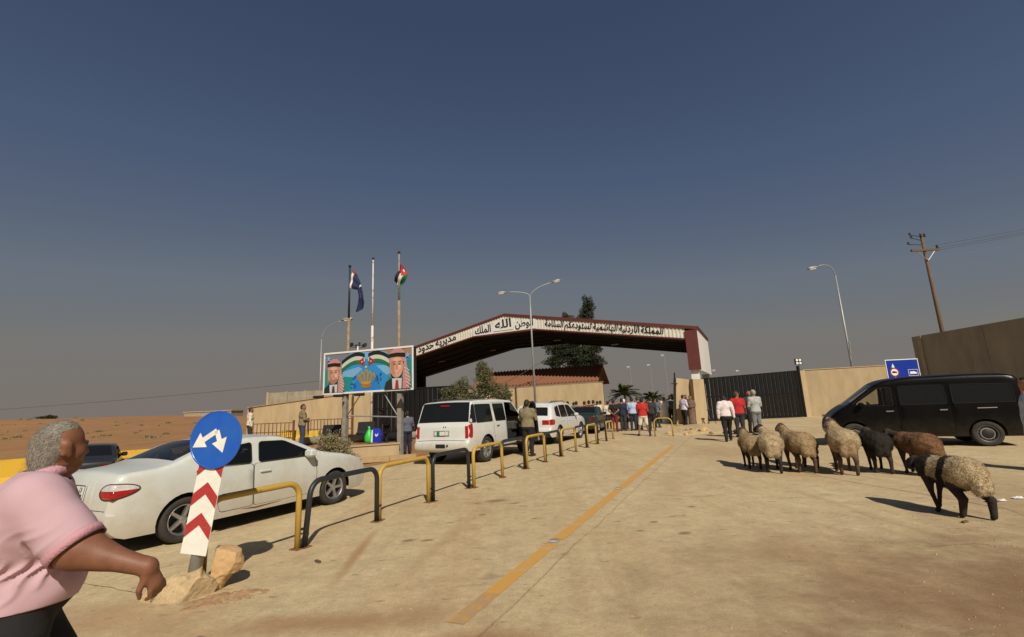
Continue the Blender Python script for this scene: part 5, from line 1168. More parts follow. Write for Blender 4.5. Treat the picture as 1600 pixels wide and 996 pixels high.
    # opened door
    if S.get('open'):
        names, s, hx, ang = S['open']; hy = s*W(hx, .9)
        dr = None
        for k in [n for n in names if n.startswith('door')]+[n for n in names if n.startswith('window')]:
            V, F = side_mesh(k, s); V = [(x-hx, y-hy, z) for x, y, z in V]
            if k.startswith('door'):
                n0 = len(V); Vi = [(x, y-s*.07, z) for x, y, z in V]
                dr = mesh_obj('door', V, F, S['paint'], root, True); dr.location = (hx, hy, 0); dr.rotation_euler = (0, 0, ang)
                mesh_obj('door_lining', Vi, F, 'interior', dr, True)
            else: mesh_obj('side_window', V, F, S.get('glass_side', S['glass']), dr, True)
    # patches on the front and rear faces: (name, mat, f-range by z, t range, side)
    def fz(z, rear=True):
        rngi = range(len(pts)-1) if rear else range(len(pts)-2, -1, -1)
        for i in rngi:
            z0, z1 = pts[i][1], pts[i+1][1]
            if (z0-z)*(z1-z) <= 0 and abs(z1-z0) > 1e-6: return i+(z-z0)/(z1-z0)
        return 0
    for nm, mt, z0, z1, t0, t1, off, sym, rear in S.get('patches', []):
        for s in ((1, -1) if sym else (1,)):
            n_, m_ = 6, 6; f0, f1 = fz(z0, rear), fz(z1, rear); V = []
            for i in range(n_+1):
                for j in range(m_+1): V.append(PS(f0+(f1-f0)*i/n_, s*(t0+(t1-t0)*j/m_), off))
            F = [(i*(m_+1)+j, (i+1)*(m_+1)+j, (i+1)*(m_+1)+j+1, i*(m_+1)+j+1) for i in range(n_) for j in range(m_)]
            # skirt to the body
            n0 = len(V); rim_i = [j for j in range(m_+1)]+[i*(m_+1)+m_ for i in range(1, n_+1)]+[n_*(m_+1)+j for j in range(m_-1, -1, -1)]+[i*(m_+1) for i in range(n_-1, 0, -1)]
            k2 = len(rim_i)
            for q in rim_i:
                i, j = divmod(q, m_+1); V.append(PS(f0+(f1-f0)*i/n_, s*(t0+(t1-t0)*j/m_), -.004))
            F += [(rim_i[a], rim_i[(a+1) % k2], n0+(a+1) % k2, n0+a) for a in range(k2)]
            mesh_obj(nm, V, F, mt, root, False)
    # wheels
    ty = wm-.035-S['tw']/2
    for cx in (wr, wf):
        for s in (-1, 1): make_wheel(r, S['tw'], S.get('spokes', 5), S.get('rimk', .66), root, cx, s*ty, s, S.get('steel', False))
    # underbody, cabin
    mb = MB(); mb.box((pts[0][0]+.25, -(wm-S['tw']-.08), sill-.02), (L-.35, wm-S['tw']-.08, min(zb-.2, r+ar+.04)))
    mb.box((wr+ar+.04, -(wm-.09), sill+.012), (wf-ar-.04, wm-.09, sill+.12)); mb.build('underbody', 'seam', root)
    mb = MB()
    for sx in S.get('seats', ()):
        for s in (-1, 1):
            mb.box((sx-.25, s*.38-.24, sill+.1), (sx+.28, s*.38+.24, zb-.28), bev=.06)
            mb.box((-.07, s*.38-.24, 0), (.08, s*.38+.24, .62), Matrix.Translation((sx-.28, 0, zb-.48)) @ Matrix.Rotation(R(-14), 4, 'Y'), bev=.06)
            mb.box((-.05, s*.38-.13, .64), (.06, s*.38+.13, .82), Matrix.Translation((sx-.28, 0, zb-.52)) @ Matrix.Rotation(R(-14), 4, 'Y'), bev=.05)
    if mb.v: mb.build('seats', 'seat_fabric', root)
    dx = S.get('dash')
    if dx:
        MB().box((dx, -(wm-.22), zb-.35), (dx+.4, wm-.22, zb-.04), bev=.05).build('dashboard', 'interior', root)
        MB().tube([(dx-.1+.06*math.sin(a), .38+.18*math.cos(a), zb-.02+.17*math.sin(a)) for a in [i*math.pi/8 for i in range(17)]], .016, 6).build('steering_wheel', 'black_plastic', root)
    for s in (-1, 1):
        mx_, mz_ = S['mirror']; w_ = W(mx_, mz_)
        MB().box((mx_-.06, s*(w_+.10)-.09, mz_-.05), (mx_+.07, s*(w_+.10)+.09, mz_+.09), bev=.035).build('mirror', S.get('mirror_mat', S['paint']), root, False)
        MB().box((mx_-.02, min(s*(w_-.04), s*(w_+.05)), mz_-.03), (mx_+.03, max(s*(w_-.04), s*(w_+.05)), mz_+.01)).build('mirror_arm', 'black_plastic', root)
    return root, W, PS, fz
UP = R(90)-TH
# --- white sedan
SED = dict(w=1.70, belt=.95, lean=.30, fillet=.06, xr=.88, xf=3.44, r=.30, arch=.355, sill=.21, tw=.19, paint='white_paint', glass='glass_car', tg=.88, rimk=.68, spokes=5, zmax=.60, bulge=.04,
    top=[(.14, .24), (.03, .33), (.0, .48), (.03, .585), (.05, .82), (.10, .965), (.17, 1.0), (.64, 1.03, 'glass_rear'), (1.26, 1.285, 'body'), (1.48, 1.315), (2.0, 1.325), (2.42, 1.30, 'glass_front'), (3.18, .955, 'body'), (3.72, .875), (4.08, .78), (4.24, .66), (4.29, .49), (4.26, .32), (4.14, .22)],
    regions=[('window_front', [(1.91, .94), (1.95, 1.245), (2.38, 1.23), (2.86, 1.01), (2.94, .94)]), ('window_rear', [(1.00, .965), (1.32, 1.185), (1.82, 1.245), (1.79, .94)]),
             ('door_front', [(1.86, .30), (1.84, .92), (2.97, .92), (3.01, .62), (2.95, .30)]), ('door_rear', [(1.28, .50), (1.02, .80), (.98, .935), (1.82, .92), (1.84, .30), (1.34, .30)]),
             ],
    handles={'door_front': (2.02, .79), 'door_rear': (1.12, .79)}, seats=(1.60, 2.25), dash=2.72, mirror=(2.80, .96), rtap=(.75, .13), ftap=(1.1, .16),
    patches=[('plate_recess', 'white_paint', .60, .90, -.44, .44, .006, False, True), ('bumper_seam', 'seam', .563, .569, -.97, .97, .004, False, True), ('headlight', 'clear_lens', .60, .74, .45, .95, .008, True, False)])
sedan, W_s, PS_s, fz_s = car('white_sedan', 'dusty white sedan with scuffed bumper beside the leaning blue sign', RF(3.34, -7.86), UP-R(3.0), SED)
def plate(root, PSf, fzf, z, t_, w, h, lines, green=False, mt='plate_white'):
    p = Vector(PSf(fzf(z), t_, .018)); p2 = Vector(PSf(fzf(z+.05), t_, .018)); sl = math.atan2(p2.x-p.x, p2.z-p.z)
    m_ = Matrix.Translation(p) @ Matrix.Rotation(sl, 4, 'Y')
    pl_ = MB().box((-.006, -w/2, -h/2), (.006, w/2, h/2), m_).build('number_plate', mt, root)
    b0 = .012
    for lo, hi in (((-.008, -w/2, h/2-b0), (-.0065, w/2, h/2)), ((-.008, -w/2, -h/2), (-.0065, w/2, -h/2+b0)), ((-.008, -w/2, -h/2+b0+.0005), (-.0065, -w/2+b0, h/2-b0-.0005)), ((-.008, w/2-b0, -h/2+b0+.0005), (-.0065, w/2, h/2-b0-.0005))): MB().box(lo, hi, m_).build('plate_border', 'ink', pl_)
    if green: MB().box((-.0085, w/2-.10, -h/2+.013), (-.0068, w/2-.014, h/2-.013), m_).build('plate_band', 'plate_green', pl_)
    FM = m_ @ Matrix(((0, 0, -1, -.007), (-1, 0, 0, 0), (0, 1, 0, 0), (0, 0, 0, 1)))
    for txt, x, z_, s_ in lines: text_mesh('characters', txt, s_, 'ink', pl_, FM @ Matrix.Translation((x, z_, 0)), .001, .002)
def oval_lamp(root, PSf, fzf, Wf, s, z0, hw, hh, sc):
    def pos(u_, z, off):
        z = max(.60, min(.945, z)); f = fzf(z); e = Vector(PSf(f, s, 0)); we = abs(e.y)
        if u_ < 0: p_ = Vector(PSf(f, s*(1+u_/we), off)); return p_
        x = e.x+u_; k = max(0, 1-u_/.10); return Vector((x-off*k*.7, s*(Wf(x, z)+off*(1-.3*k)), z))
    nr, na = 16, 96; ring = lambda r_, off: [pos(sc+hw*r_*math.cos(a)*(1 if math.cos(a) > 0 else 1), z0+hh*r_*math.sin(a)*(1-.25*math.cos(a))+.015*r_*math.cos(a), off) for a in [2*math.pi*i/na for i in range(na)]]
    R_ = [ring((k+1)/nr, .016*(1-((k+1)/nr)**4)+.004) for k in range(nr)]; V = [tuple(pos(sc, z0, .02))]+[tuple(p_) for r_ in R_ for p_ in r_]
    F = [(0, 1+i, 1+(i+1) % na) for i in range(na)]+[(1+k*na+i, 1+(k+1)*na+i, 1+(k+1)*na+(i+1) % na, 1+k*na+(i+1) % na) for k in range(nr-1) for i in range(na)]
    fm = []
    for f in F:
        zc_ = sum(V[i][2] for i in f)/len(f); a_ = f[-1]; xx = sum(abs(V[i][1]) for i in f)/len(f)
        fm.append(0 if zc_ > z0+.012 else 2 if xx < abs(PSf(fzf(z0), .70, 0)[1]) else 1)
    mesh_obj('tail_light', V, F, ['clear_lens', 'red_lens', 'amber_lens'], root, True, fm)
    MB().tube(R_[-1]+[R_[-1][0], R_[-1][1]], .007, 6, False).build('lamp_seal', 'seam', root)
for s_ in (-1, 1): oval_lamp(sedan, PS_s, fz_s, W_s, s_, .79, .235, .090, .03)
plate(sedan, PS_s, fz_s, .755, 0, .34, .20, [('13', .06, .012, .085), ('58639', .0, -.078, .098)])
# marks on the bumper: a torn hole and chips
for z, t_, a, b in ((.41, .72, .02, .018), (.47, .69, .006, .035), (.50, .45, .03, .006), (.325, .75, .03, .008)):
    p = Vector(PS_s(fz_s(z), -t_, .003)); MB().lathe([(0, 0), (1, 0), (.8, .2)], 7, Matrix.Translation(p) @ Matrix.Rotation(R(-90), 4, 'Y') @ Matrix.Diagonal((b, a, .004, 1))).build('scuff', 'black_plastic', sedan)
MB().tube([(1.5, -.824, .29), (1.9, -.828, .262), (2.3, -.826, .275), (2.6, -.823, .285)], [.004, .012, .008, .003], 6).build('rust_scrape', 'rust', sedan)
MB().tube([(.3, -.79, .60), (.6, -.828, .605), (.72, -.83, .607)], .005, 5).build('bumper_gap', 'seam', sedan)
MB().tube([(.12, -.66, .93), (.4, -.70, .965), (.62, -.70, .985)], .004, 5).build('boot_seam', 'seam', sedan)
MB().tube([(.20, .62, .93), (.10, .64, 1.25)], .004, 5).build('aerial', 'wire', sedan)
# --- big white sport utility
SUV = dict(w=2.0, belt=1.16, lean=.15, fillet=.06, xr=1.12, xf=4.06, r=.385, arch=.45, sill=.40, tw=.25, paint='white_clean', glass='glass_tint', tg=.95, rimk=.66, spokes=6, zmax=.85, bulge=.03, glass_edge='glass_rear', soft=(.07, .03),
    top=[(.16, .40), (.03, .44), (.0, .60), (.02, .70), (.10, .72), (.11, 1.08), (.13, 1.14, 'glass_rear'), (.36, 1.79, 'body'), (.42, 1.835), (.8, 1.865), (2.0, 1.885), (3.05, 1.84, 'glass_front'), (3.72, 1.27, 'body'), (4.3, 1.22), (4.9, 1.12), (5.06, 1.0), (5.10, .72), (5.13, .52), (5.0, .36)],
    regions=[('window_quarter', [(.50, 1.20), (.50, 1.735), (1.46, 1.74), (1.50, 1.20)]), ('window_reardoor', [(1.70, 1.20), (1.62, 1.74), (2.36, 1.74), (2.40, 1.20)]), ('window_frontdoor', [(2.56, 1.20), (2.54, 1.72), (2.98, 1.70), (3.46, 1.28), (3.48, 1.20)]),
             ('door_front', [(2.48, .48), (2.48, 1.775), (3.02, 1.76), (3.60, 1.24), (3.62, .48)]), ('door_rear', [(1.62, .66), (1.56, 1.15), (1.54, 1.775), (2.46, 1.775), (2.46, .48), (1.72, .48)]),
             ('lamp_red', [(.10, .78), (.12, 1.16), (.27, 1.20), (.26, 1.0), (.24, .78)]), ('lamp_clear', [(.165, 1.215), (.20, 1.33), (.27, 1.33), (.27, 1.22)]), ('quarter_pillar', [(.145, 1.18), (.355, 1.75), (.485, 1.75), (.485, 1.20), (.28, 1.205)])],
    handles={'door_rear': (1.80, 1.05)}, handle_mat='chrome', seats=(2.0, 3.0), dash=3.35, mirror=(3.40, 1.22), rtap=(.5, .05), ftap=(.9, .10), open=(('door_front', 'window_frontdoor', 'seam_door_front'), -1, 3.58, R(58)),
    patches=[('tail_light', 'red_lens', .78, 1.12, .89, .995, .012, True, True), ('number_surround', 'galv', .84, 1.0, -.30, .30, .012, False, True), ('number_recess', 'white_clean', .87, .975, -.26, .26, .016, False, True), ('bumper_step', 'galv', .698, .712, -.92, .92, .012, False, True),
             ('tow_recess', 'seam', .52, .62, -.20, .16, .006, False, True), ('brake_light', 'red_lens', 1.69, 1.72, -.18, .18, .03, False, True), ('headlight', 'clear_lens', .85, 1.0, .6, .95, .008, True, False)])
suv, W_u, PS_u, fz_u = car('white_sport_utility', 'large white sport utility car with dark rear glass and open driver door', RF(11.84, -7.96), UP-R(1.0), SUV)
plate(suv, PS_u, fz_u, .92, 0, .30, .14, [], True)
for y in (.70, -.70): MB().tube([(.6, y, 1.90), (.75, y, 1.945), (2.6, y, 1.955), (2.85, y, 1.90)], .018, 6).build('roof_rail', 'black_plastic', suv)
for y in (-.08, -.16): MB().lathe([(.0, 0), (.02, 0), (.015, .012), (0, .014)], 10, Matrix.Translation(Vector(PS_u(fz_u(1.10), y, .002))) @ Matrix.Rotation(R(-90), 4, 'Y')).build('lock', 'black_plastic', suv)
p = Vector(PS_u(fz_u(.58), -.28, .004)); MB().lathe([(.0, 0), (.035, 0), (.03, .012), (0, .012)], 12, Matrix.Translation(p) @ Matrix.Rotation(R(-90), 4, 'Y')).build('tow_socket', 'black_plastic', suv)
MB().box((1.6, -1.03, .36), (3.5, -.90, .42), bev=.02).build('running_board', 'black_plastic', suv); MB().box((1.6, .90, .36), (3.5, 1.03, .42), bev=.02).build('running_board', 'black_plastic', suv)
MB().tube([(.5, -.995, .50), (1.55, -1.005, .52), (2.44, -1.005, .53)], .008, 5).build('side_moulding', 'black_plastic', suv)
# --- smaller white crossover
CRO = dict(w=1.85, belt=1.08, lean=.26, fillet=.08, xr=.96, xf=3.85, r=.365, arch=.425, sill=.30, tw=.23, paint='white_clean', glass='glass_tint', tg=.90, rimk=.70, spokes=5, zmax=.75, bulge=.06,
    top=[(.15, .32, 'trim_low'), (.03, .40), (.0, .50, 'body'), (.01, .62), (.08, .68), (.09, .98), (.12, 1.06, 'glass_rear'), (.42, 1.56, 'body'), (.40, 1.62), (.75, 1.70), (1.8, 1.73), (2.65, 1.68, 'glass_front'), (3.45, 1.14, 'body'), (4.1, 1.04), (4.62, .92), (4.82, .76), (4.88, .5), (4.75, .28)],
    regions=[('window_quarter', [(.62, 1.16), (.70, 1.50), (1.12, 1.58), (1.10, 1.10)]), ('window_reardoor', [(1.20, 1.10), (1.24, 1.585), (1.98, 1.60), (2.0, 1.09)]), ('window_frontdoor', [(2.08, 1.09), (2.08, 1.60), (2.55, 1.57), (3.16, 1.17), (3.18, 1.08)]),
             ('door_front', [(2.04, .38), (2.04, 1.07), (3.22, 1.06), (3.28, .7), (3.22, .38)]), ('door_rear', [(1.42, .55), (1.18, .85), (1.15, 1.085), (2.02, 1.07), (2.02, .38), (1.5, .38)]),
             ('lamp_red', [(.05, .80), (.06, 1.0), (.14, 1.03), (.42, 1.02), (.46, .9), (.38, .80)])],
    handles={'door_front': (2.2, .93), 'door_rear': (1.38, .94)}, seats=(1.6, 2.6), dash=3.0, mirror=(3.0, 1.12), rtap=(.7, .10), ftap=(1.0, .14),
    patches=[('tail_light', 'red_lens', .82, 1.0, .62, .985, .010, True, True), ('number_plate', 'plate_white', .66, .80, -.2, .2, .012, False, True), ('spoiler', 'white_clean', 1.50, 1.56, -.9, .9, .05, False, True), ('headlight', 'clear_lens', .72, .86, .5, .95, .008, True, False)])
cro, W_c, PS_c, fz_c = car('white_crossover', 'smaller white crossover car with red tail lights ahead of the larger one', RF(18.2, -7.72), UP-R(1.0), CRO)
for y in (.62, -.62): MB().tube([(.75, y, 1.71), (.9, y, 1.77), (2.3, y, 1.77), (2.5, y, 1.70)], .018, 6).build('roof_rail', 'black_plastic', cro)
# --- dark green saloon
GRN = dict(w=1.72, belt=.95, lean=.28, fillet=.05, xr=1.0, xf=3.65, r=.31, arch=.36, sill=.24, tw=.2, paint='car_green', glass='glass_tint', tg=.9, rimk=.64, spokes=7, zmax=.62, bulge=.04,
    top=[(.12, .28), (.02, .36), (.0, .55), (.04, .62), (.05, .92), (.12, .98), (.62, 1.02, 'glass_rear'), (1.16, 1.38, 'body'), (1.6, 1.42), (2.2, 1.42), (2.55, 1.38, 'glass_front'), (3.2, 1.0, 'body'), (4.0, .93), (4.4, .85), (4.46, .55), (4.36, .26)],
    regions=[('window_rear', [(.92, .98), (1.24, 1.31), (1.86, 1.34), (1.86, .98)]), ('window_front', [(1.96, .98), (1.96, 1.34), (2.5, 1.31), (2.95, 1.05), (2.97, .98)]), ('door_front', [(1.92, .3), (1.91, .96), (3.0, .96), (3.05, .3)]), ('door_rear', [(1.38, .5), (1.12, .75), (1.08, .96), (1.89, .96), (1.9, .3), (1.45, .3)])],
    handles={'door_front': (2.1, .85), 'door_rear': (1.3, .85)}, handle_mat='chrome', seats=(1.4, 2.4), dash=2.8, mirror=(2.86, 1.0),
    patches=[('tail_light', 'dim_lens', .68, .88, .62, .97, .008, True, True), ('number_plate', 'plate_white', .66, .78, -.22, .22, .01, False, True), ('bumper', 'chrome', .45, .52, -.97, .97, .02, False, True)])
car('green_saloon', 'dark green saloon car parked at the crowd', RF(24.4, -7.5), UP+R(6), GRN)
# --- dark car behind the pink-shirted man
DRK = dict(GRN); DRK['paint'] = 'car_grey'
car('grey_saloon', 'dark grey parked car half hidden behind the white sedan boot', (-13.0, 14.2, -.43), R(128), DRK)
# --- black van, seen from its left side
VAN = dict(w=1.9, belt=1.12, lean=.10, fillet=.10, xr=.98, xf=3.90, r=.335, arch=.39, sill=.27, tw=.21, paint='car_black', glass='glass_tint', glass_side='glass_tint', tg=.9, rimk=.66, zmax=.8, bulge=.05, steel=True, cat='van', soft=(.12, .05),
    top=[(.14, .30), (.02, .40), (.0, .60), (.03, .70), (.05, 1.10, 'glass_rear'), (.10, 1.68, 'body'), (.14, 1.84), (.35, 1.91), (1.2, 1.945), (2.5, 1.94), (3.14, 1.85, 'glass_front'), (3.92, 1.24, 'body'), (4.24, 1.06), (4.48, .84), (4.57, .62), (4.57, .42), (4.45, .27)],
    regions=[('window_rear', [(.30, 1.16), (.32, 1.64), (1.55, 1.68), (1.57, 1.16)]), ('window_mid', [(1.70, 1.16), (1.70, 1.68), (2.70, 1.69), (2.72, 1.16)]), ('window_frontdoor', [(2.90, 1.16), (2.88, 1.68), (3.18, 1.67), (3.76, 1.26), (3.78, 1.16)]),
             ('door_front', [(2.82, .36), (2.80, 1.74), (3.24, 1.72), (3.84, 1.24), (3.86, .95), (3.54, .62), (3.5, .36)]), ('door_slide', [(1.64, .36), (1.62, 1.74), (2.77, 1.74), (2.79, .36)]), ('lamp_red', [(.04, .80), (.06, 1.78), (.13, 1.80), (.15, 1.5), (.12, .80)])],
    handles={'door_front': (3.0, 1.0), 'door_slide': (1.80, 1.0)}, handle_mat='chrome', seats=(1.4, 2.95), dash=3.45, mirror=(3.66, 1.18), rtap=(.4, .05), ftap=(1.0, .16),
    patches=[('tail_light', 'red_lens', .80, 1.72, .90, .995, .012, True, True), ('number_plate', 'plate_white', .62, .72, -.25, .25, .01, False, True), ('headlight', 'clear_lens', .70, .84, .55, .9, .008, True, False)])
M['glass_open'] = glass_mat('glass_open', (.7, .72, .7), .88)
vh = Vector((-.886, .464, 0)); van, W_v, PS_v, fz_v = car('black_van', 'long black van parked crosswise at the right behind the sheep', (13.95, 13.28, 0), math.atan2(vh.y, vh.x), VAN)
for o in van.children:
    if o.name.startswith('side_window'):
        c = sum((Vector(v.co) for v in o.data.vertices), Vector())/len(o.data.vertices)
        if c.x > 2.85: o.data.materials[0] = M['glass_open']
    if o.name.startswith('windscreen'): o.data.materials[0] = M['glass_open']
MB().tube([(.7, .958, 1.02), (1.1, .958, 1.02)], .012, 6).build('rear_grip', 'chrome', van)
# ================================================================ people
for nm, c in dict(skin=(.36, .19, .115), skin_dark=(.25, .125, .07), skin_tan=(.25, .115, .062), hair_black=(.018, .015, .013), hair_grey=(.30, .28, .24), hair_brown=(.05, .03, .02), shoe=(.02, .018, .016)).items(): M[nm] = mat(nm, c, .7, var=.12, scale=14, bump=.1, bscale=50)
for nm, c in dict(cloth_olive=(.20, .165, .095), cloth_navy=(.018, .022, .045), cloth_black=(.013, .012, .013), cloth_white=(.66, .63, .58), cloth_pinkwhite=(.66, .58, .56), cloth_red=(.42, .020, .018), cloth_maroon=(.14, .018, .022), cloth_grey=(.36, .37, .36),
                  cloth_greytrouser=(.17, .18, .18), cloth_blue=(.36, .46, .62), cloth_lavender=(.52, .48, .60), cloth_beige=(.40, .32, .20), cloth_purple=(.11, .045, .07), cloth_brown=(.16, .10, .07), cloth_cream=(.62, .56, .44), cloth_dark=(.03, .03, .032), cloth_denim=(.04, .05, .10), cloth_slate=(.10, .11, .15), cloth_paleblue=(.42, .50, .58)).items():
    M[nm] = mat(nm, c, .9, var=.16, scale=9, bump=.25, bscale=22)
M['pink'] = mat('pink', (.50, .33, .365), .92, var=.05, scale=5, bump=.12, bscale=300)
M['pink_rib'] = mat('pink_rib', (.50, .265, .30), .92, var=.05, scale=30, bump=.3, bscale=120)
def sub3(a, b): return tuple(x-y for x, y in zip(a, b))
def lerp3(a, b, t_): return tuple(x+(y-x)*t_ for x, y in zip(a, b))
def person_prims(J, o):
    """J: joints in a 1.74 m body facing +y; ids 0 skin 1 shirt 2 trousers 3 hair 4 shoes"""
    P = []; w = o.get('girth', 1.0); belly = o.get('belly', 0.0); sx = o.get('lean', (0, 0)); up = lambda x, y, z: (x+sx[0]*(z-.93), y+sx[1]*(z-.93), z)
    P.append((up(-.075, 0, .95), up(.075, 0, .95), .118*w, .118*w, .05, 2, ((0, 1, 0), .92)))
    P.append((up(-.05, -.045, .90), up(.05, -.045, .90), .105*w, .105*w, .05, 2))
    P.append((up(-.06, .01, 1.06), up(.06, .01, 1.06), .122*w, .122*w, .06, 1))
    if belly: P.append((up(-.05, .07, 1.06), up(.05, .07, 1.06), .12+belly, .12+belly, .08, 1))
    P.append((up(-.095, 0, 1.28), up(.095, 0, 1.28), .128*w, .128*w, .07, 1)); P.append((up(0, 0, 1.0), up(0, 0, 1.35), .125*w, .125*w, .06, 1))
    for s in (-1, 1): P.append((up(0, -.01, 1.42), J['sh'+'LR'[s > 0]], .07, .068, .06, 1))
    n0 = up(0, -.01, 1.43); hc = J['head']
    P.append((n0, (hc[0], hc[1]-.02, hc[2]-.07), .058*o.get('neck', 1), .054*o.get('neck', 1), .035, 0))
    f = Vector(J.get('face', (0, 1, 0))).normalized(); hd = Vector(hc); upv_ = Vector((0, 0, 1)); rt_ = f.cross(upv_).normalized(); upv_ = rt_.cross(f)
    hz_ = o.get('head_size', 1.0); T = lambda r_, f_, u_: tuple(hd+(rt_*r_+f*f_+upv_*u_)*hz_); nP = len(P)
    P.append((T(0, -.012, .0), T(0, -.005, .045), .082, .088, .03, 0)); P.append((T(0, .035, -.055), T(0, .05, -.075), .058, .045, .04, 0)); P.append((T(-.03, .045, -.01), T(.03, .045, -.01), .045, .045, .02, 0))
    P.append((T(0, .082, .025), T(0, .103, -.016), .009, .0135, .022, 0)); P.append((T(-.018, .088, -.052), T(.018, .088, -.052), .009, .009, .01, 0))
    for s in (-1, 1): P.append((T(s*.086, -.01, .012), T(s*.092, -.018, -.022), .020, .014, .008, 0, (tuple(rt_), .6))); P.append((T(s*.034, .079, .022), T(s*.034, .079, .022), .014, .014, .008, 0))
    hs = o.get('hair_size', 1.0)
    P.append((T(0, -.030, .045), T(0, -.012, .062), .088*hs, .086*hs, .015, 3)); P.append((T(0, -.055, -.01), T(0, -.05, .03), .070*hs, .075*hs, .015, 3))
    if o.get('scarf'): P.append((T(0, -.06, .03), T(0, -.10, -.22), .095, .12, .03, 3))
    if hz_ != 1.0: P[nP:] = [(q[0], q[1], q[2]*hz_, q[3]*hz_)+tuple(q[4:]) for q in P[nP:]]
    for c in 'LR':
        sh, el, wr, ha = J['sh'+c], J['el'+c], J['wr'+c], J['ha'+c]; short = o.get('short', False)
        P.append((sh, lerp3(sh, el, .62), .066*w, .06*w, .04, 5)); 
        P.append((lerp3(sh, el, .62), el, .054 if short else .056, .045, .02, 0 if short else 5))
        P.append((el, lerp3(el, wr, .3), .046, .046, .02, 0 if short else 5)); P.append((lerp3(el, wr, .3), wr, .045, .030 if short else .036, .02, 0 if short else 5))
        d = Vector(ha)-Vector(wr); L = d.length; d.normalize(); pal = Vector(wr)+d*L*.42; nrm_ = Vector(J.get('pn'+c, (1, 0, 0))); ac = d.cross(nrm_).normalized(); nrm_ = ac.cross(d)
        P.append((wr, tuple(pal), .030, .034, .02, 0, (tuple(nrm_), .7)))
        if o.get('fingers', True):
            for k, off in enumerate((-.030, -.010, .010, .030)):
                b0 = pal+ac*off+d*.02; l1 = L*(.30, .36, .34, .26)[k]; crl = J.get('curl'+c, .35); m1 = b0+(d*math.cos(crl*.5)+nrm_*math.sin(crl*.5))*l1*.55; m2 = m1+(d*math.cos(crl*1.6)+nrm_*math.sin(crl*1.6))*l1*.6
                P.append((tuple(b0), tuple(m1), .0105, .0095, .006, 0)); P.append((tuple(m1), tuple(m2), .0095, .008, .004, 0))
            b0 = Vector(wr)+d*L*.18+ac*-.028; m1 = b0+(d*.75-ac*.6+nrm_*.35).normalized()*.045; m2 = m1+(d*.95+nrm_*.4).normalized()*.035
            P.append((tuple(b0), tuple(m1), .014, .011, .01, 0)); P.append((tuple(m1), tuple(m2), .011, .009, .004, 0))
        hp, kn, an, to = J['hp'+c], J['kn'+c], J['an'+c], J['to'+c]; sho = o.get('shorts', False); tw = 1.08 if not sho else 1.12
        P.append((hp, lerp3(hp, kn, .85), .098*tw*w**.5, .076*tw, .04, 2)); P.append((lerp3(hp, kn, .85), kn, .066 if sho else .074, .058 if sho else .068, .02, 0 if sho else 2))
        P.append((kn, lerp3(kn, an, .35), .058 if sho else .066, .058 if sho else .064, .02, 0 if sho else 2)); P.append((lerp3(kn, an, .35), an, .058 if sho else .064, .038 if sho else .056, .02, 0 if sho else 2))
        hl = lerp3(an, to, -.35); P.append(((an[0], an[1], an[2]-.02), to, .046, .036, .02, 4)); P.append(((hl[0], hl[1], .036), to, .036, .034, .01, 4))
    if o.get('robe'): P.append(((0, 0, .98), (0, .02, .12), .15, .235, .08, 1)); P.append((up(0, 0, 1.2), (0, 0, .95), .15, .155, .08, 1))
    return P
BASE = dict(head=(0, .02, 1.625), shL=(-.185, -.01, 1.405), shR=(.185, -.01, 1.405), elL=(-.245, -.04, 1.13), elR=(.245, -.04, 1.13), wrL=(-.255, .04, .89), wrR=(.255, .04, .89), haL=(-.25, .07, .72), haR=(.25, .07, .72),
            hpL=(-.09, 0, .90), hpR=(.09, 0, .90), knL=(-.10, .02, .49), knR=(.10, .02, .49), anL=(-.11, -.02, .085), anR=(.11, -.02, .085), toL=(-.135, .15, .035), toR=(.135, .15, .035), pnL=(1, 0, 0), pnR=(-1, 0, 0))
def person(label, loc, facing, mts, h=1.74, vox=.019, pose=None, group=None, cloth=True, wr_amp=.006, **o):
    """mts: skin, shirt, trousers, hair, shoes"""
    J = dict(BASE); J.update(pose or {}); V, Q, fid, vn = sdf_mesh(person_prims(J, o), vox)
    k = h/1.74; hemz = o.get('hem', .91); zc = V[Q].mean(1)[:, 2]; tor = (fid == 1) | (fid == 2)
    if not o.get('robe'): fid = np.where(tor, np.where(zc > .93, 1, 2), fid)
    V = V*k; fmat = np.where(fid == 5, 1, fid)
    body = mesh_obj('person', V, Q, list(mts), None, True, fmat); body.location = loc; body.rotation_euler = (0, 0, math.atan2(-facing[0], facing[1])); tag(body, label, 'person', group)
    if cloth:
        wf_ = lambda p: wr_amp*(vnoise(p*np.array([1, 1, .6]), 26, loc[0])+.6*vnoise(p, 55, loc[1]))
        for i, nm in ((1, 'robe' if o.get('robe') else 'shirt'), (2, 'shorts' if o.get('shorts') else 'trousers')):
            sel = (fid == i) if i == 2 else (fid == 1) | (fid == 5) | (tor & (zc > hemz-.03) & (zc <= .95))
            cl_ = (lambda v: np.column_stack([v[:, :2], np.where((v[:, 2] < hemz*k) & (np.abs(v[:, 0]) < .20*k), hemz*k, v[:, 2])])) if i == 1 and not o.get('robe') else None
            if sel.any() and not (i == 2 and o.get('robe')): shell(nm, V, Q, sel, vn, .007 if i == 2 else .012, mts[i], body, wf_, cl_)
    return body, V, Q, fid, vn, J
CL = lambda sh, tr, sk='skin', hr='hair_black', so='shoe': (sk, 'cloth_'+sh, 'cloth_'+tr, hr, so)
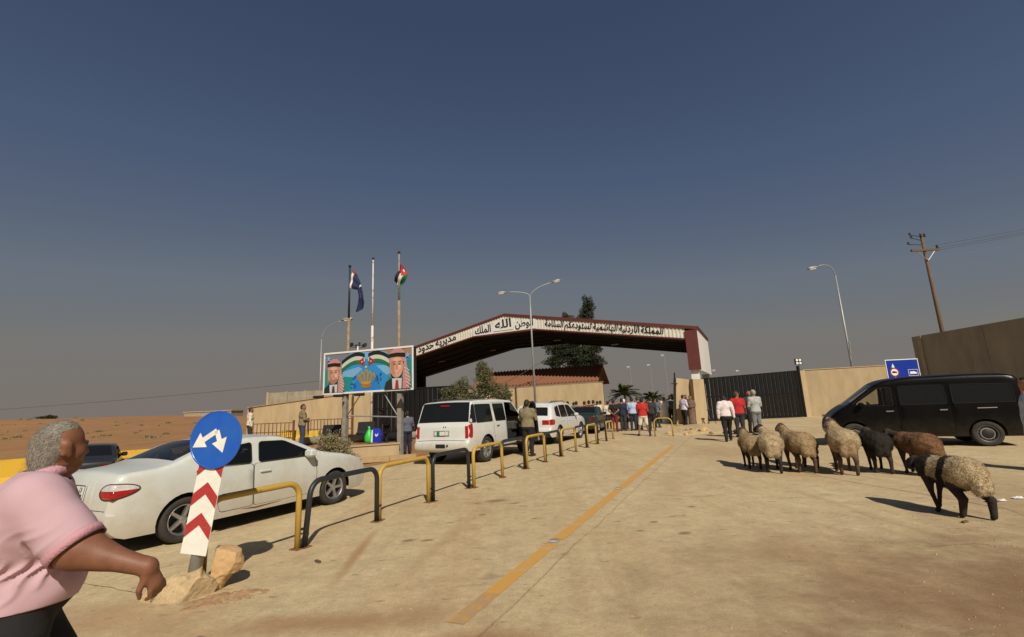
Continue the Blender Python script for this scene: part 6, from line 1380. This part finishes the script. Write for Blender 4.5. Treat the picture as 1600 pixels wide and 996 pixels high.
def arms(kind):
    if kind == 'behind': return dict(elL=(-.27, -.12, 1.15), elR=(.27, -.12, 1.15), wrL=(-.06, -.19, .98), wrR=(.06, -.19, .98), haL=(.03, -.21, .90), haR=(-.03, -.21, .90))
    if kind == 'front': return dict(elL=(-.25, .02, 1.14), elR=(.25, .02, 1.14), wrL=(-.10, .22, 1.06), wrR=(.10, .22, 1.06), haL=(.0, .27, 1.05), haR=(.0, .27, 1.02))
    if kind == 'hips': return dict(elL=(-.36, -.08, 1.16), elR=(.36, -.08, 1.16), wrL=(-.19, .06, 1.0), wrR=(.19, .06, 1.0), haL=(-.13, .1, .93), haR=(.13, .1, .93))
    if kind == 'phone': return dict(elL=(-.25, .05, 1.14), elR=(.26, .08, 1.15), wrR=(.10, .30, 1.32), haR=(.06, .33, 1.46), wrL=(-.08, .29, 1.26), haL=(-.03, .34, 1.38))
    return {}
def stride(a=.22): return dict(knR=(.10, a*.55+.04, .50), anR=(.11, a, .09), toR=(.125, a+.17, .05), knL=(-.10, -a*.3, .49), anL=(-.11, -a-.04, .13), toL=(-.12, -a+.12, .04), elR=(.25, -.14, 1.14), wrR=(.26, -.12, .9), haR=(.26, -.10, .74), elL=(-.25, .06, 1.14), wrL=(-.25, .2, .93), haL=(-.24, .26, .78))
CG = 'crowd at the gate'
away = (.35, .94)
crowd = [
 ('dark-haired man showing above the smaller white car, leftmost of the crowd', (3.45, 31.5), away, CL('grey', 'navy'), 1.78, '', {}),
 ('man beside the tan wall, second head above the white car roof', (3.80, 31.1), (.2, 1), CL('brown', 'black'), 1.70, '', {}),
 ('man in grey shirt left of the red shirt behind the green car', (3.62, 28.3), away, CL('slate', 'denim'), 1.74, '', {}),
 ('man in bright red shirt standing beyond the dark green car', (4.02, 27.7), (.6, .8), CL('red', 'black'), 1.72, 'front', dict(short=True)),
 ('man in maroon shirt just right of the red shirt', (4.42, 28.6), (.3, 1), CL('maroon', 'dark'), 1.76, '', {}),
 ('dark-clothed man behind the green car roof', (4.85, 29.6), (.2, 1), CL('dark', 'black'), 1.77, '', {}),
 ('man in white top behind the green car', (5.0, 29.0), (.5, .8), CL('white', 'maroon'), 1.70, '', {}),
 ('man in beige top under the guard house gable', (5.4, 30.2), away, CL('beige', 'brown'), 1.72, '', {}),
 ('man in cream shirt by the guard house corner', (5.75, 29.6), (.1, 1), CL('cream', 'dark'), 1.66, '', {}),
 ('man in black shirt with hands clasped behind his back', (5.42, 26.3), away, CL('black', 'maroon', 'skin_tan'), 1.74, 'behind', dict(short=True)),
 ('man in dark navy jacket left of the pale blue shirt', (5.98, 26.7), away, CL('navy', 'dark'), 1.78, '', {}),
 ('white-capped man behind the navy jacket', (6.42, 28.1), away, ('skin', 'cloth_white', 'cloth_dark', 'cloth_white', 'shoe'), 1.74, '', {}),
 ('man in pale blue shirt and dark trousers seen from behind', (6.50, 26.5), (.25, .97), CL('blue', 'navy'), 1.80, 'front', {}),
 ('man with reddish hair behind the man in white shorts', (7.0, 27.2), (.4, .9), ('skin', 'cloth_maroon', 'cloth_dark', 'hair_brown', 'shoe'), 1.84, '', {}),
 ('man in dark clothes right of the man in white shorts', (7.28, 25.6), away, CL('dark', 'black'), 1.78, '', {}),
 ('dark-clothed man stooping at the far end of the crowd', (8.40, 28.4), (.7, .7), CL('slate', 'dark'), 1.72, 'front', dict(lean=(0, .3))),
 ('man in dark jacket beside the white robe', (10.85, 33.2), (.1, 1), CL('slate', 'dark'), 1.84, 'hips', {}),
 ('man in beige top in the gateway gap', (11.45, 34.4), (-.2, 1), CL('beige', 'dark'), 1.74, '', {}),
 ('man in lavender shirt and black trousers by the gate pier', (10.30, 29.1), (.9, .4), CL('lavender', 'black'), 1.84, 'front', {}),
 ('man in purple shirt leaning by the gate pier', (10.95, 30.4), (.2, -1), CL('purple', 'beige', 'skin_dark'), 1.85, '', {}),
]
for lab, (x, y), fc, mt, h, arm, o in crowd:
    ps = arms(arm)
    if 'lean' in o: ps.update(head=(0, .24, 1.56), shL=(-.185, .13, 1.38), shR=(.185, .13, 1.38))
    person(lab, (x, y, 0), fc, mt, h, .021, ps, CG, **o)
person('man in long white robe standing at the gate', (10.36, 33.0, 0), (.5, .87), CL('white', 'white', 'skin_dark'), 1.80, .021, arms('front'), CG, robe=True)
person('man in long brown robe against the gate pier', (11.1, 30.05, 0), (-.6, -.8), CL('brown', 'brown', 'skin_dark'), 1.78, .021, arms('front'), CG, robe=True)
person('man in red shirt and white shorts with feet apart', (5.98, 22.5, 0), (.15, .99), ('skin_tan', 'cloth_red', 'cloth_cream', 'hair_black', 'shoe'), 1.74, .017,
       dict(arms('front'), anL=(-.24, -.02, .085), anR=(.26, -.02, .085), knL=(-.16, .02, .49), knR=(.17, .02, .49), toL=(-.29, .14, .035), toR=(.31, .14, .035)), CG, short=True, shorts=True)
# three men walking to the black gate
person('stout man in white shirt and black trousers walking with bowed head', (7.86, 17.85, 0), (.28, .96), ('skin_tan', 'cloth_pinkwhite', 'cloth_black', 'hair_black', 'shoe'), 1.70, .014,
       dict(stride(.24), head=(0, .13, 1.575), face=(0, .8, -.5), elL=(-.27, -.05, 1.13), wrL=(-.27, -.02, .88), haL=(-.26, .02, .72)), 'men walking to the black gate', girth=1.22, belly=.03, lean=(0, .10), hem=.95)
person('man in red football shirt walking to the black gate', (9.0, 19.25, 0), (.25, .97), ('skin_tan', 'cloth_red', 'cloth_dark', 'hair_brown', 'shoe'), 1.80, .014,
       dict(arms('front'), face=(.85, .5, 0)), 'men walking to the black gate', short=True, girth=1.08)
person('tall man in grey shirt and grey trousers facing the gate', (10.0, 19.85, 0), (-.1, 1), ('skin', 'cloth_grey', 'cloth_greytrouser', 'hair_grey', 'shoe'), 1.84, .014, arms('front'), 'men walking to the black gate', short=False)
person('man mostly hidden behind the man in grey', (10.45, 21.2, 0), (.2, -1), CL('dark', 'black', 'skin_dark'), 1.84, .02, {}, 'men walking to the black gate')
# around the cars and the billboard
person('man in khaki shirt photographing beside the open car door', (.36, 15.75, 0), (.38, .92), ('skin_tan', 'cloth_olive', 'cloth_black', 'hair_black', 'shoe'), 1.80, .014, dict(arms('phone')), girth=1.05)
person('man in khaki shirt and dark jeans standing left of the billboard', (-8.85, 19.55, tz), (.8, .6), ('skin_dark', 'cloth_olive', 'cloth_denim', 'hair_black', 'shoe'), 1.72, .014, dict(arms('front'), face=(.5, .85, 0)))
person('man in pale shirt half hidden behind the blue disc', (-13.25, 23.5, tz), (.8, .6), ('skin_dark', 'cloth_cream', 'cloth_dark', 'hair_black', 'shoe'), 1.78, .018, {})
person('stooping person in grey jacket beside the plastic bags', (-5.55, 20.2, tz-.05), (-.75, -.2), ('skin', 'cloth_slate', 'cloth_black', 'cloth_maroon', 'shoe'), 1.50, .018, dict(arms('front'), head=(0, .26, 1.52), shL=(-.185, .16, 1.35), shR=(.185, .16, 1.35), face=(0, .8, -.6)), lean=(0, .36), girth=1.15)
person('man in slate jacket behind the right billboard post', (-4.38, 19.0, 0), (-.5, .85), ('skin', 'cloth_slate', 'cloth_navy', 'hair_black', 'shoe'), 1.62, .018, arms('front'))
person('person in pale blue robe cut by the right edge of the picture', (9.86, 9.1, 0), (-.6, .8), ('skin', 'cloth_paleblue', 'cloth_paleblue', 'hair_black', 'shoe'), 1.72, .02, {}, robe=True)

# --- the man in the pink polo shirt, close to the camera
pf = Vector((.80, .60)).normalized()
PJ = dict(head=(.005, .075, 1.598), face=(-.50, 1, -.05), shL=(-.205, .03, 1.41), shR=(.21, .045, 1.41), elR=(.305, .205, 1.205), wrR=(.415, .435, 1.115), haR=(.395, .50, .962), pnR=(-.80, -.55, -.25), curlR=.8,
          elL=(-.27, -.16, 1.16), wrL=(-.30, -.12, .93), haL=(-.30, -.08, .77), hpL=(-.10, .02, .88), hpR=(.10, .02, .88), knR=(.11, -.02, .47), anR=(.12, -.28, .14), toR=(.13, -.11, .05), knL=(-.11, .22, .50), anL=(-.12, .36, .085), toL=(-.13, .54, .04))
pm_prims = person_prims(PJ, dict(short=True, girth=.96, belly=.008, neck=1.08, lean=(0, .06), hair_size=.93, head_size=.90))
# heavier arm, wide sleeve, rounded upper back
pm_prims += [(lerp3(PJ['shR'], PJ['elR'], .55), PJ['elR'], .047, .044, .03, 0), (PJ['elR'], lerp3(PJ['elR'], PJ['wrR'], .40), .045, .043, .03, 0), (lerp3(PJ['elR'], PJ['wrR'], .40), PJ['wrR'], .043, .030, .02, 0),
             (PJ['shR'], lerp3(PJ['shR'], PJ['elR'], .92), .066, .062, .10, 1), ((-.11, -.03, 1.33), (.11, -.02, 1.33), .118, .118, .08, 1), ((.07, .02, 1.22), (.12, .03, 1.34), .105, .095, .08, 1), ((-.08, .0, 1.41), (.11, .0, 1.41), .075, .075, .05, 1)]
hf = Vector(PJ['face']).normalized(); hr3 = hf.cross(Vector((0, 0, 1))).normalized(); hu = hr3.cross(hf); hT = lambda r_, f_, u_: tuple(Vector(PJ['head'])+(hr3*r_+hf*f_+hu*u_)*.90)
pm_prims += [(hT(0, -.052, -.045), hT(0, -.05, -.02), .055, .060, .012, 3)]+[(hT(q*.034, -.03, .0), hT(q*.034, -.018, .03), .049, .049, .01, 3) for q in (-1, 1)]
pm_prims += [(hT(q*.020, .092, .034), hT(q*.048, .082, .036), .008, .007, .006, 6) for q in (-1, 1)]                       # eyebrows
pm_prims += [(hT(q*.094, -.012, .020), hT(q*.088, .002, -.030), .021, .013, .003, 0, (tuple(hr3), .5)) for q in (-1, 1)]+[(hT(0, -.058, -.075), hT(0, -.055, -.04), .046, .056, .012, 3)]
V, Q, fid, vn = sdf_mesh(pm_prims, .0075)
zc = V[Q].mean(1); ua = np.array(PJ['shR']); ub = np.array(PJ['elR']); ud = (ub-ua)/np.linalg.norm(ub-ua); sl_end = .86*np.linalg.norm(ub-ua)
tt = (zc-ua)@ud; onarm = (np.linalg.norm(zc-ua-tt[:, None]*ud, axis=1) < .15) & (zc[:, 0] > .17) & (tt > 0)
fid = np.where(fid == 5, 1, fid); fid = np.where(onarm & (tt > sl_end) & (fid == 1) & (zc[:, 0] > .215), 0, fid)
fid = np.where((fid == 2) & (zc[:, 2] > .995), 1, fid); fid = np.where((fid == 1) & (zc[:, 2] < .99), 2, fid)
kk = 1.665/1.745; V = V*kk
M['hair_salt'] = mat('hair_salt', (.30, .27, .22), .9, c2=(.13, .11, .085), scale=30, detail=8, bump=.3, bscale=220, thr=(.38, .62))
M['skin_sun'] = mat('skin_sun', (.215, .092, .049), .55, c2=(.17, .068, .036), scale=26, detail=8, bump=.07, bscale=160)
pk = mesh_obj('person', V, Q, ['skin_sun', 'pink', 'cloth_black', 'hair_salt', 'shoe', 'pink', 'hair_brown'], None, True, fid)
pk.location = (-2.045, 2.03, 0); pk.rotation_euler = (0, 0, math.atan2(-pf.x, pf.y)); tag(pk, 'grey-haired man in pink polo shirt walking past in the left foreground', 'person')
def fold(p):
    q = np.asarray(p)/kk
    d = .0040*vnoise(q, 15, 2.0)+.0022*vnoise(q, 36, 5.0)
    low = np.clip((1.34-q[:, 2])/.25, 0, 1)*np.clip((q[:, 2]-.99)/.05, 0, 1)
    ph = (q[:, 1]*.9-q[:, 2]*.55-q[:, 0]*.25+.03*np.sin(q[:, 0]*14+q[:, 2]*13)+.012*np.sin(q[:, 2]*41))*118
    d += low*.024*(1-np.abs(np.sin(ph*.5)))**1.3*np.clip(vnoise(q, 8, 1.0)*2.6+.45, 0, 1)
    ph2 = (q[:, 2]+q[:, 1]*.35+.04*np.sin(q[:, 1]*12))*70
    d += np.clip((1.12-q[:, 2])/.12, 0, 1)*low*.016*(1-np.abs(np.sin(ph2*.5)))**1.5*np.clip(vnoise(q, 9, 4.0)*2.4+.5, 0, 1)
    return d
def hem(v):
    v = v.copy(); v[:, 2] = np.maximum(v[:, 2], .985*kk)
    t_ = (v/kk-ua)@ud; ax_d = np.linalg.norm(v/kk-ua-t_[:, None]*ud, axis=1); m_ = (t_ > sl_end) & (v[:, 0] > .2*kk) & (ax_d < .13)
    v[m_] -= ((t_[m_]-sl_end)*kk)[:, None]*ud
    return v
ext = onarm & (tt > sl_end) & (tt < sl_end+.035) & (zc[:, 0] > .215)
shell('polo_shirt', V, Q, (fid == 1) | ext | ((fid == 2) & (zc[:, 2] > .96)), vn, .012, 'pink', pk, fold, hem)
shell('trousers', V, Q, fid == 2, vn, .006, 'cloth_black', pk, lambda p: .004*vnoise(p, 22, 1.0))
K3 = lambda p: tuple(x*kk for x in p)
# short hair: thousands of fine strands lying back over the scalp
hr_ = np.random.RandomState(4); hi_ = np.where(fid == 3)[0]; pick = hr_.choice(hi_, 15000); c = V[Q[pick]].mean(1)+hr_.normal(size=(15000, 3))*.003; n = vn[Q[pick, 0]]
dn = np.tile(np.array([[0, -.5, -.75]]), (15000, 1))+hr_.normal(size=n.shape)*.28; dn -= (dn*n).sum(1)[:, None]*n; dn = dn/np.linalg.norm(dn, axis=1, keepdims=True)+n*.10; sdv = np.cross(dn, n); sdv /= np.linalg.norm(sdv, axis=1, keepdims=True)
Ls = (.0075*hr_.uniform(.6, 1.3, 15000))[:, None]
Vt = np.stack([c-sdv*.0006+n*.001, c+sdv*.0006+n*.001, c+dn*Ls], 1).reshape(-1, 3)
M['hair_light'] = mat('hair_light', (.34, .31, .26), .7, var=.2); M['hair_mid'] = mat('hair_mid', (.17, .145, .115), .7, var=.2)
o = mesh_obj('hair', Vt, np.arange(len(Vt)).reshape(-1, 3), ['hair_light', 'hair_mid'], pk, False, (hr_.uniform(size=15000) < .45).astype(int)); o['kind'] = 'stuff'
# collar, sleeve band, belt, cigarette
def ringtube(c, n_, rx, ry, r, ref, seg=28, a0=0, a1=2*math.pi):
    n_ = Vector(n_).normalized(); u_ = (Vector(ref)-n_*Vector(ref).dot(n_)).normalized(); w_ = n_.cross(u_)
    return [Vector(c)+u_*rx*math.cos(a0+(a1-a0)*i/seg)+w_*ry*math.sin(a0+(a1-a0)*i/seg) for i in range(seg+1)]
def band_mesh(name, r1, r2, th, mt, parent):
    n = len(r1); V_ = []; c = sum(r1, Vector())/n; V_ += [tuple(p) for p in r1]+[tuple(p) for p in r2]
    for p in r1+r2: d = (p-c); d.z = 0; V_.append(tuple(p-d.normalized()*th))
    F_ = [(i, i+1, n+i+1, n+i) for i in range(n-1)]+[(2*n+i, 3*n+i, 3*n+i+1, 2*n+i+1) for i in range(n-1)]+[(i, 2*n+i, 2*n+i+1, i+1) for i in range(n-1)]+[(n+i, n+i+1, 3*n+i+1, 3*n+i) for i in range(n-1)]
    return mesh_obj(name, V_, F_, mt, parent, True)
cl1 = ringtube(K3((.0, .022, 1.520)), (0, -.34, 1), .080*kk, .088*kk, 0, (1, 0, 0), 30, R(-240), R(60)); cl2 = ringtube(K3((.0, .006, 1.462)), (0, -.34, 1), .128*kk, .128*kk, 0, (1, 0, 0), 30, R(-242), R(62))
band_mesh('collar', cl1, cl2, .006, 'pink_rib', pk)
# ribbed sleeve band fitted round the sleeve's own outline
q_ = V/kk-ua; t_ = q_@ud; rad = q_-t_[:, None]*ud; rl = np.linalg.norm(rad, axis=1); e1 = np.array([0, 0, 1.0]); e1 -= (e1@ud)*ud; e1 /= np.linalg.norm(e1); e2 = np.cross(ud, e1); an_ = np.arctan2(rad@e2, rad@e1)
near = (np.abs(t_-sl_end) < .02) & (rl < .11) & (V[:, 0] > .19*kk); nb = 36; prof = np.zeros(nb)
for b_ in range(nb):
    d_ = np.abs((an_-(-math.pi+2*math.pi*(b_+.5)/nb)+math.pi) % (2*math.pi)-math.pi); m_ = near & (d_ < .25); prof[b_] = rl[m_].max() if m_.any() else .065
for _ in range(4): prof = (np.roll(prof, 1)+2*prof+np.roll(prof, -1))/4
def sl_ring(t0, grow_): return [Vector(K3(tuple(ua+ud*t0+(e1*math.cos(a)+e2*math.sin(a))*(prof[b_ % nb]+grow_)))) for b_ in range(nb+1) for a in [-math.pi+2*math.pi*(b_+.5)/nb]]
band_mesh('sleeve_band', sl_ring(sl_end-.006, .018), sl_ring(sl_end+.030, .017), .006, 'pink_rib', pk)
MB().tube([Vector(K3((.35, .485, 1.01))), Vector(K3((.333, .455, .955)))], .004, 8).build('cigarette', 'panel_white', pk)

# ================================================================ sheep
for nm, c, c2 in (('wool_cream', (.50, .395, .24), (.33, .24, .135)), ('wool_tan', (.39, .28, .15), (.26, .175, .09)), ('wool_brown', (.24, .125, .06), (.14, .07, .035)), ('wool_black', (.018, .015, .013), (.035, .026, .02)), ('face_brown', (.12, .065, .035), (.06, .035, .02)), ('face_dark', (.028, .02, .016), (.05, .032, .022))):
    M[nm] = mat(nm, c, .95, c2=c2, scale=11, detail=8, bump=.7, bscale=48)
def sheep(label, loc, fwd_, mts, s=1.0, head='up', turn=0.0, seed=1, patch=None, legs=0.0, group='sheep crossing to the gate'):
    """ids 0 wool, 1 face and legs, 2 tail"""
    P = [((0, -.27, .60), (0, .22, .605), .195, .18, .07, 0), ((-.065, -.26, .58), (.065, -.26, .58), .17, .17, .07, 0), ((-.045, .2, .58), (.045, .2, .58), .155, .155, .06, 0), ((0, .0, .53), (0, -.1, .52), .18, .18, .07, 0)]
    lw = 1.5 if patch == 'band' else 1.1
    ct, st = math.cos(turn), math.sin(turn)
    def H(x, y, z): return (x*ct-y*st*1.0, .33+(x*st+y*ct), z)
    if head == 'up': nk, h0, h1 = (0, .14, .825), (0, .18, .885), (0, .345, .82)
    elif head == 'mid': nk, h0, h1 = (0, .17, .74), (0, .23, .78), (0, .39, .68)
    elif head == 'level': nk, h0, h1 = (0, .10, .66), (0, .14, .68), (0, .27, .60)
    else: nk, h0, h1 = (0, .20, .56), (0, .26, .55), (0, .37, .40)
    P += [((0, .25, .66), H(*nk), .125, .080, .06, 0 if head == 'up' else 1), (H(*h0), H(*h1), .074, .043, .035, 1), (H(h0[0], h0[1]+.06, h0[2]-.03), H(h1[0], h1[1]-.05, h1[2]-.02), .06, .045, .02, 1)]
    for q in (-1, 1): P.append((H(q*.055, h0[1]-.01, h0[2]+.02), H(q*.125, h0[1]-.02, h0[2]-.085), .022, .026, .012, 1))
    for q in (-1, 1):
        o = legs*q
        P += [((q*.10, .23, .46), (q*.105, .25+o*.4, .29), .07, .036, .04, 1), ((q*.105, .25+o*.4, .29), (q*.105, .24+o, .05), .032, .023, .01, 1), ((q*.105, .245+o, .05), (q*.105, .262+o, .028), .028, .030, .01, 1)]
        P += [((q*.10, -.26, .52), (q*.115, -.19-o*.3, .42), .105, .070, .05, 0 if patch != 'band' else 1), ((q*.125, -.19-o*.3, .40), (q*.115, -.34-o*.8, .255), .066, .036*lw, .03, 1), ((q*.115, -.34-o*.8, .255), (q*.112, -.315-o, .05), .034*lw, .025*lw, .012, 1), ((q*.112, -.31-o, .05), (q*.112, -.292-o, .028), .028, .030, .01, 1)]
        P.append(((q*.05, -.42, .55), (q*.055, -.45, .40), .08, .075, .04, 2))
    def dsp(p, I):
        w = np.where(I == 1, .12, 1.0); return w*(.016*vnoise(p, 19, seed)+.012*vnoise(p, 43, seed*2.1))
    V, Q, fid, vn = sdf_mesh(P, .0135, disp=dsp)
    V = V*s; C_ = V[Q].mean(1)/s; woolid = fid != 1
    if patch == 'band':
        yy = C_[:, 1]+.03*np.sin(C_[:, 2]*11)+.02*np.sin(C_[:, 0]*17); dark = (yy > .15) | ((yy > -.13) & (yy < -.01)) | ((C_[:, 2] < .46+.05*np.sin(C_[:, 1]*9)) & (yy > -.30)) | ((np.abs(C_[:, 0]) < .035) & (yy > -.1))
        fid = np.where(woolid & dark, 1, fid)
    o = mesh_obj('sheep', V, Q, list(mts), None, True, fid); o.location = loc; o.rotation_euler = (0, 0, math.atan2(-fwd_[0], fwd_[1])); tag(o, label, 'sheep', group)
    # wool locks
    rr = np.random.RandomState(seed); wi = np.where(woolid)[0]; pick = rr.choice(wi, 16000); c = V[Q[pick]].mean(1); n = vn[Q[pick, 0]]
    d = n*.6+rr.normal(size=n.shape)*.35; d[:, 2] -= .55; d /= np.linalg.norm(d, axis=1, keepdims=True); sd2 = np.cross(d, rr.normal(size=n.shape)); sd2 /= np.linalg.norm(sd2, axis=1, keepdims=True)
    L = (.0135*rr.uniform(.5, 1.5, len(pick))*s)[:, None]; c = c+rr.normal(size=c.shape)*.004
    Vt = np.stack([c-sd2*.0026*s, c+sd2*.0026*s, c+d*L+n*.006], 1).reshape(-1, 3); Ft = np.arange(len(Vt)).reshape(-1, 3)
    fl = mesh_obj('fleece', Vt, Ft, list(mts), o, False, fid[pick]); fl['kind'] = 'stuff'
    return o
SH = ('wool_tan', 'face_dark', 'wool_tan')
sheep('small tan sheep with dark legs, leftmost of the flock', (5.36, 11.15, 0), (.22, .97), SH, .93, 'up', .0, 2, legs=.04)
sheep('cream sheep with black head turned left, second from the left', (5.50, 10.50, 0), (.40, .92), ('wool_cream', 'wool_black', 'wool_cream'), 1.02, 'up', .7, 3, legs=.07)
sheep('tan sheep with raised brown head and drooping ears, third from the left', (5.98, 10.35, 0), (.08, .99), ('wool_tan', 'face_brown', 'wool_tan'), 1.03, 'up', .1, 4, legs=.09)
sheep('brown-tailed sheep mostly hidden behind the third sheep', (6.50, 11.0, 0), (.1, .99), ('wool_tan', 'face_brown', 'wool_brown'), .88, 'mid', 0, 5, legs=.08)
sheep('cream sheep with fat tail and brown head walking towards the van nose', (6.62, 9.85, 0), (.42, .91), ('wool_cream', 'face_brown', 'wool_tan'), 1.12, 'up', .25, 6, legs=.03)
sheep('black sheep in front of the van', (7.30, 9.85, 0), (.42, .91), ('wool_black', 'face_dark', 'wool_black'), 1.0, 'mid', 0, 7, legs=.08)
sheep('plain brown sheep behind the dark-legged piebald one', (7.66, 9.30, 0), (.0, 1.0), ('wool_brown', 'face_dark', 'wool_brown'), .98, 'mid', .3, 8, legs=.05)
sheep('piebald cream and black sheep nearest the camera at the right', (5.62, 6.40, 0), (-.05, 1.0), ('wool_cream', 'wool_black', 'wool_cream'), .92, 'level', .2, 9, 'band', legs=.10)
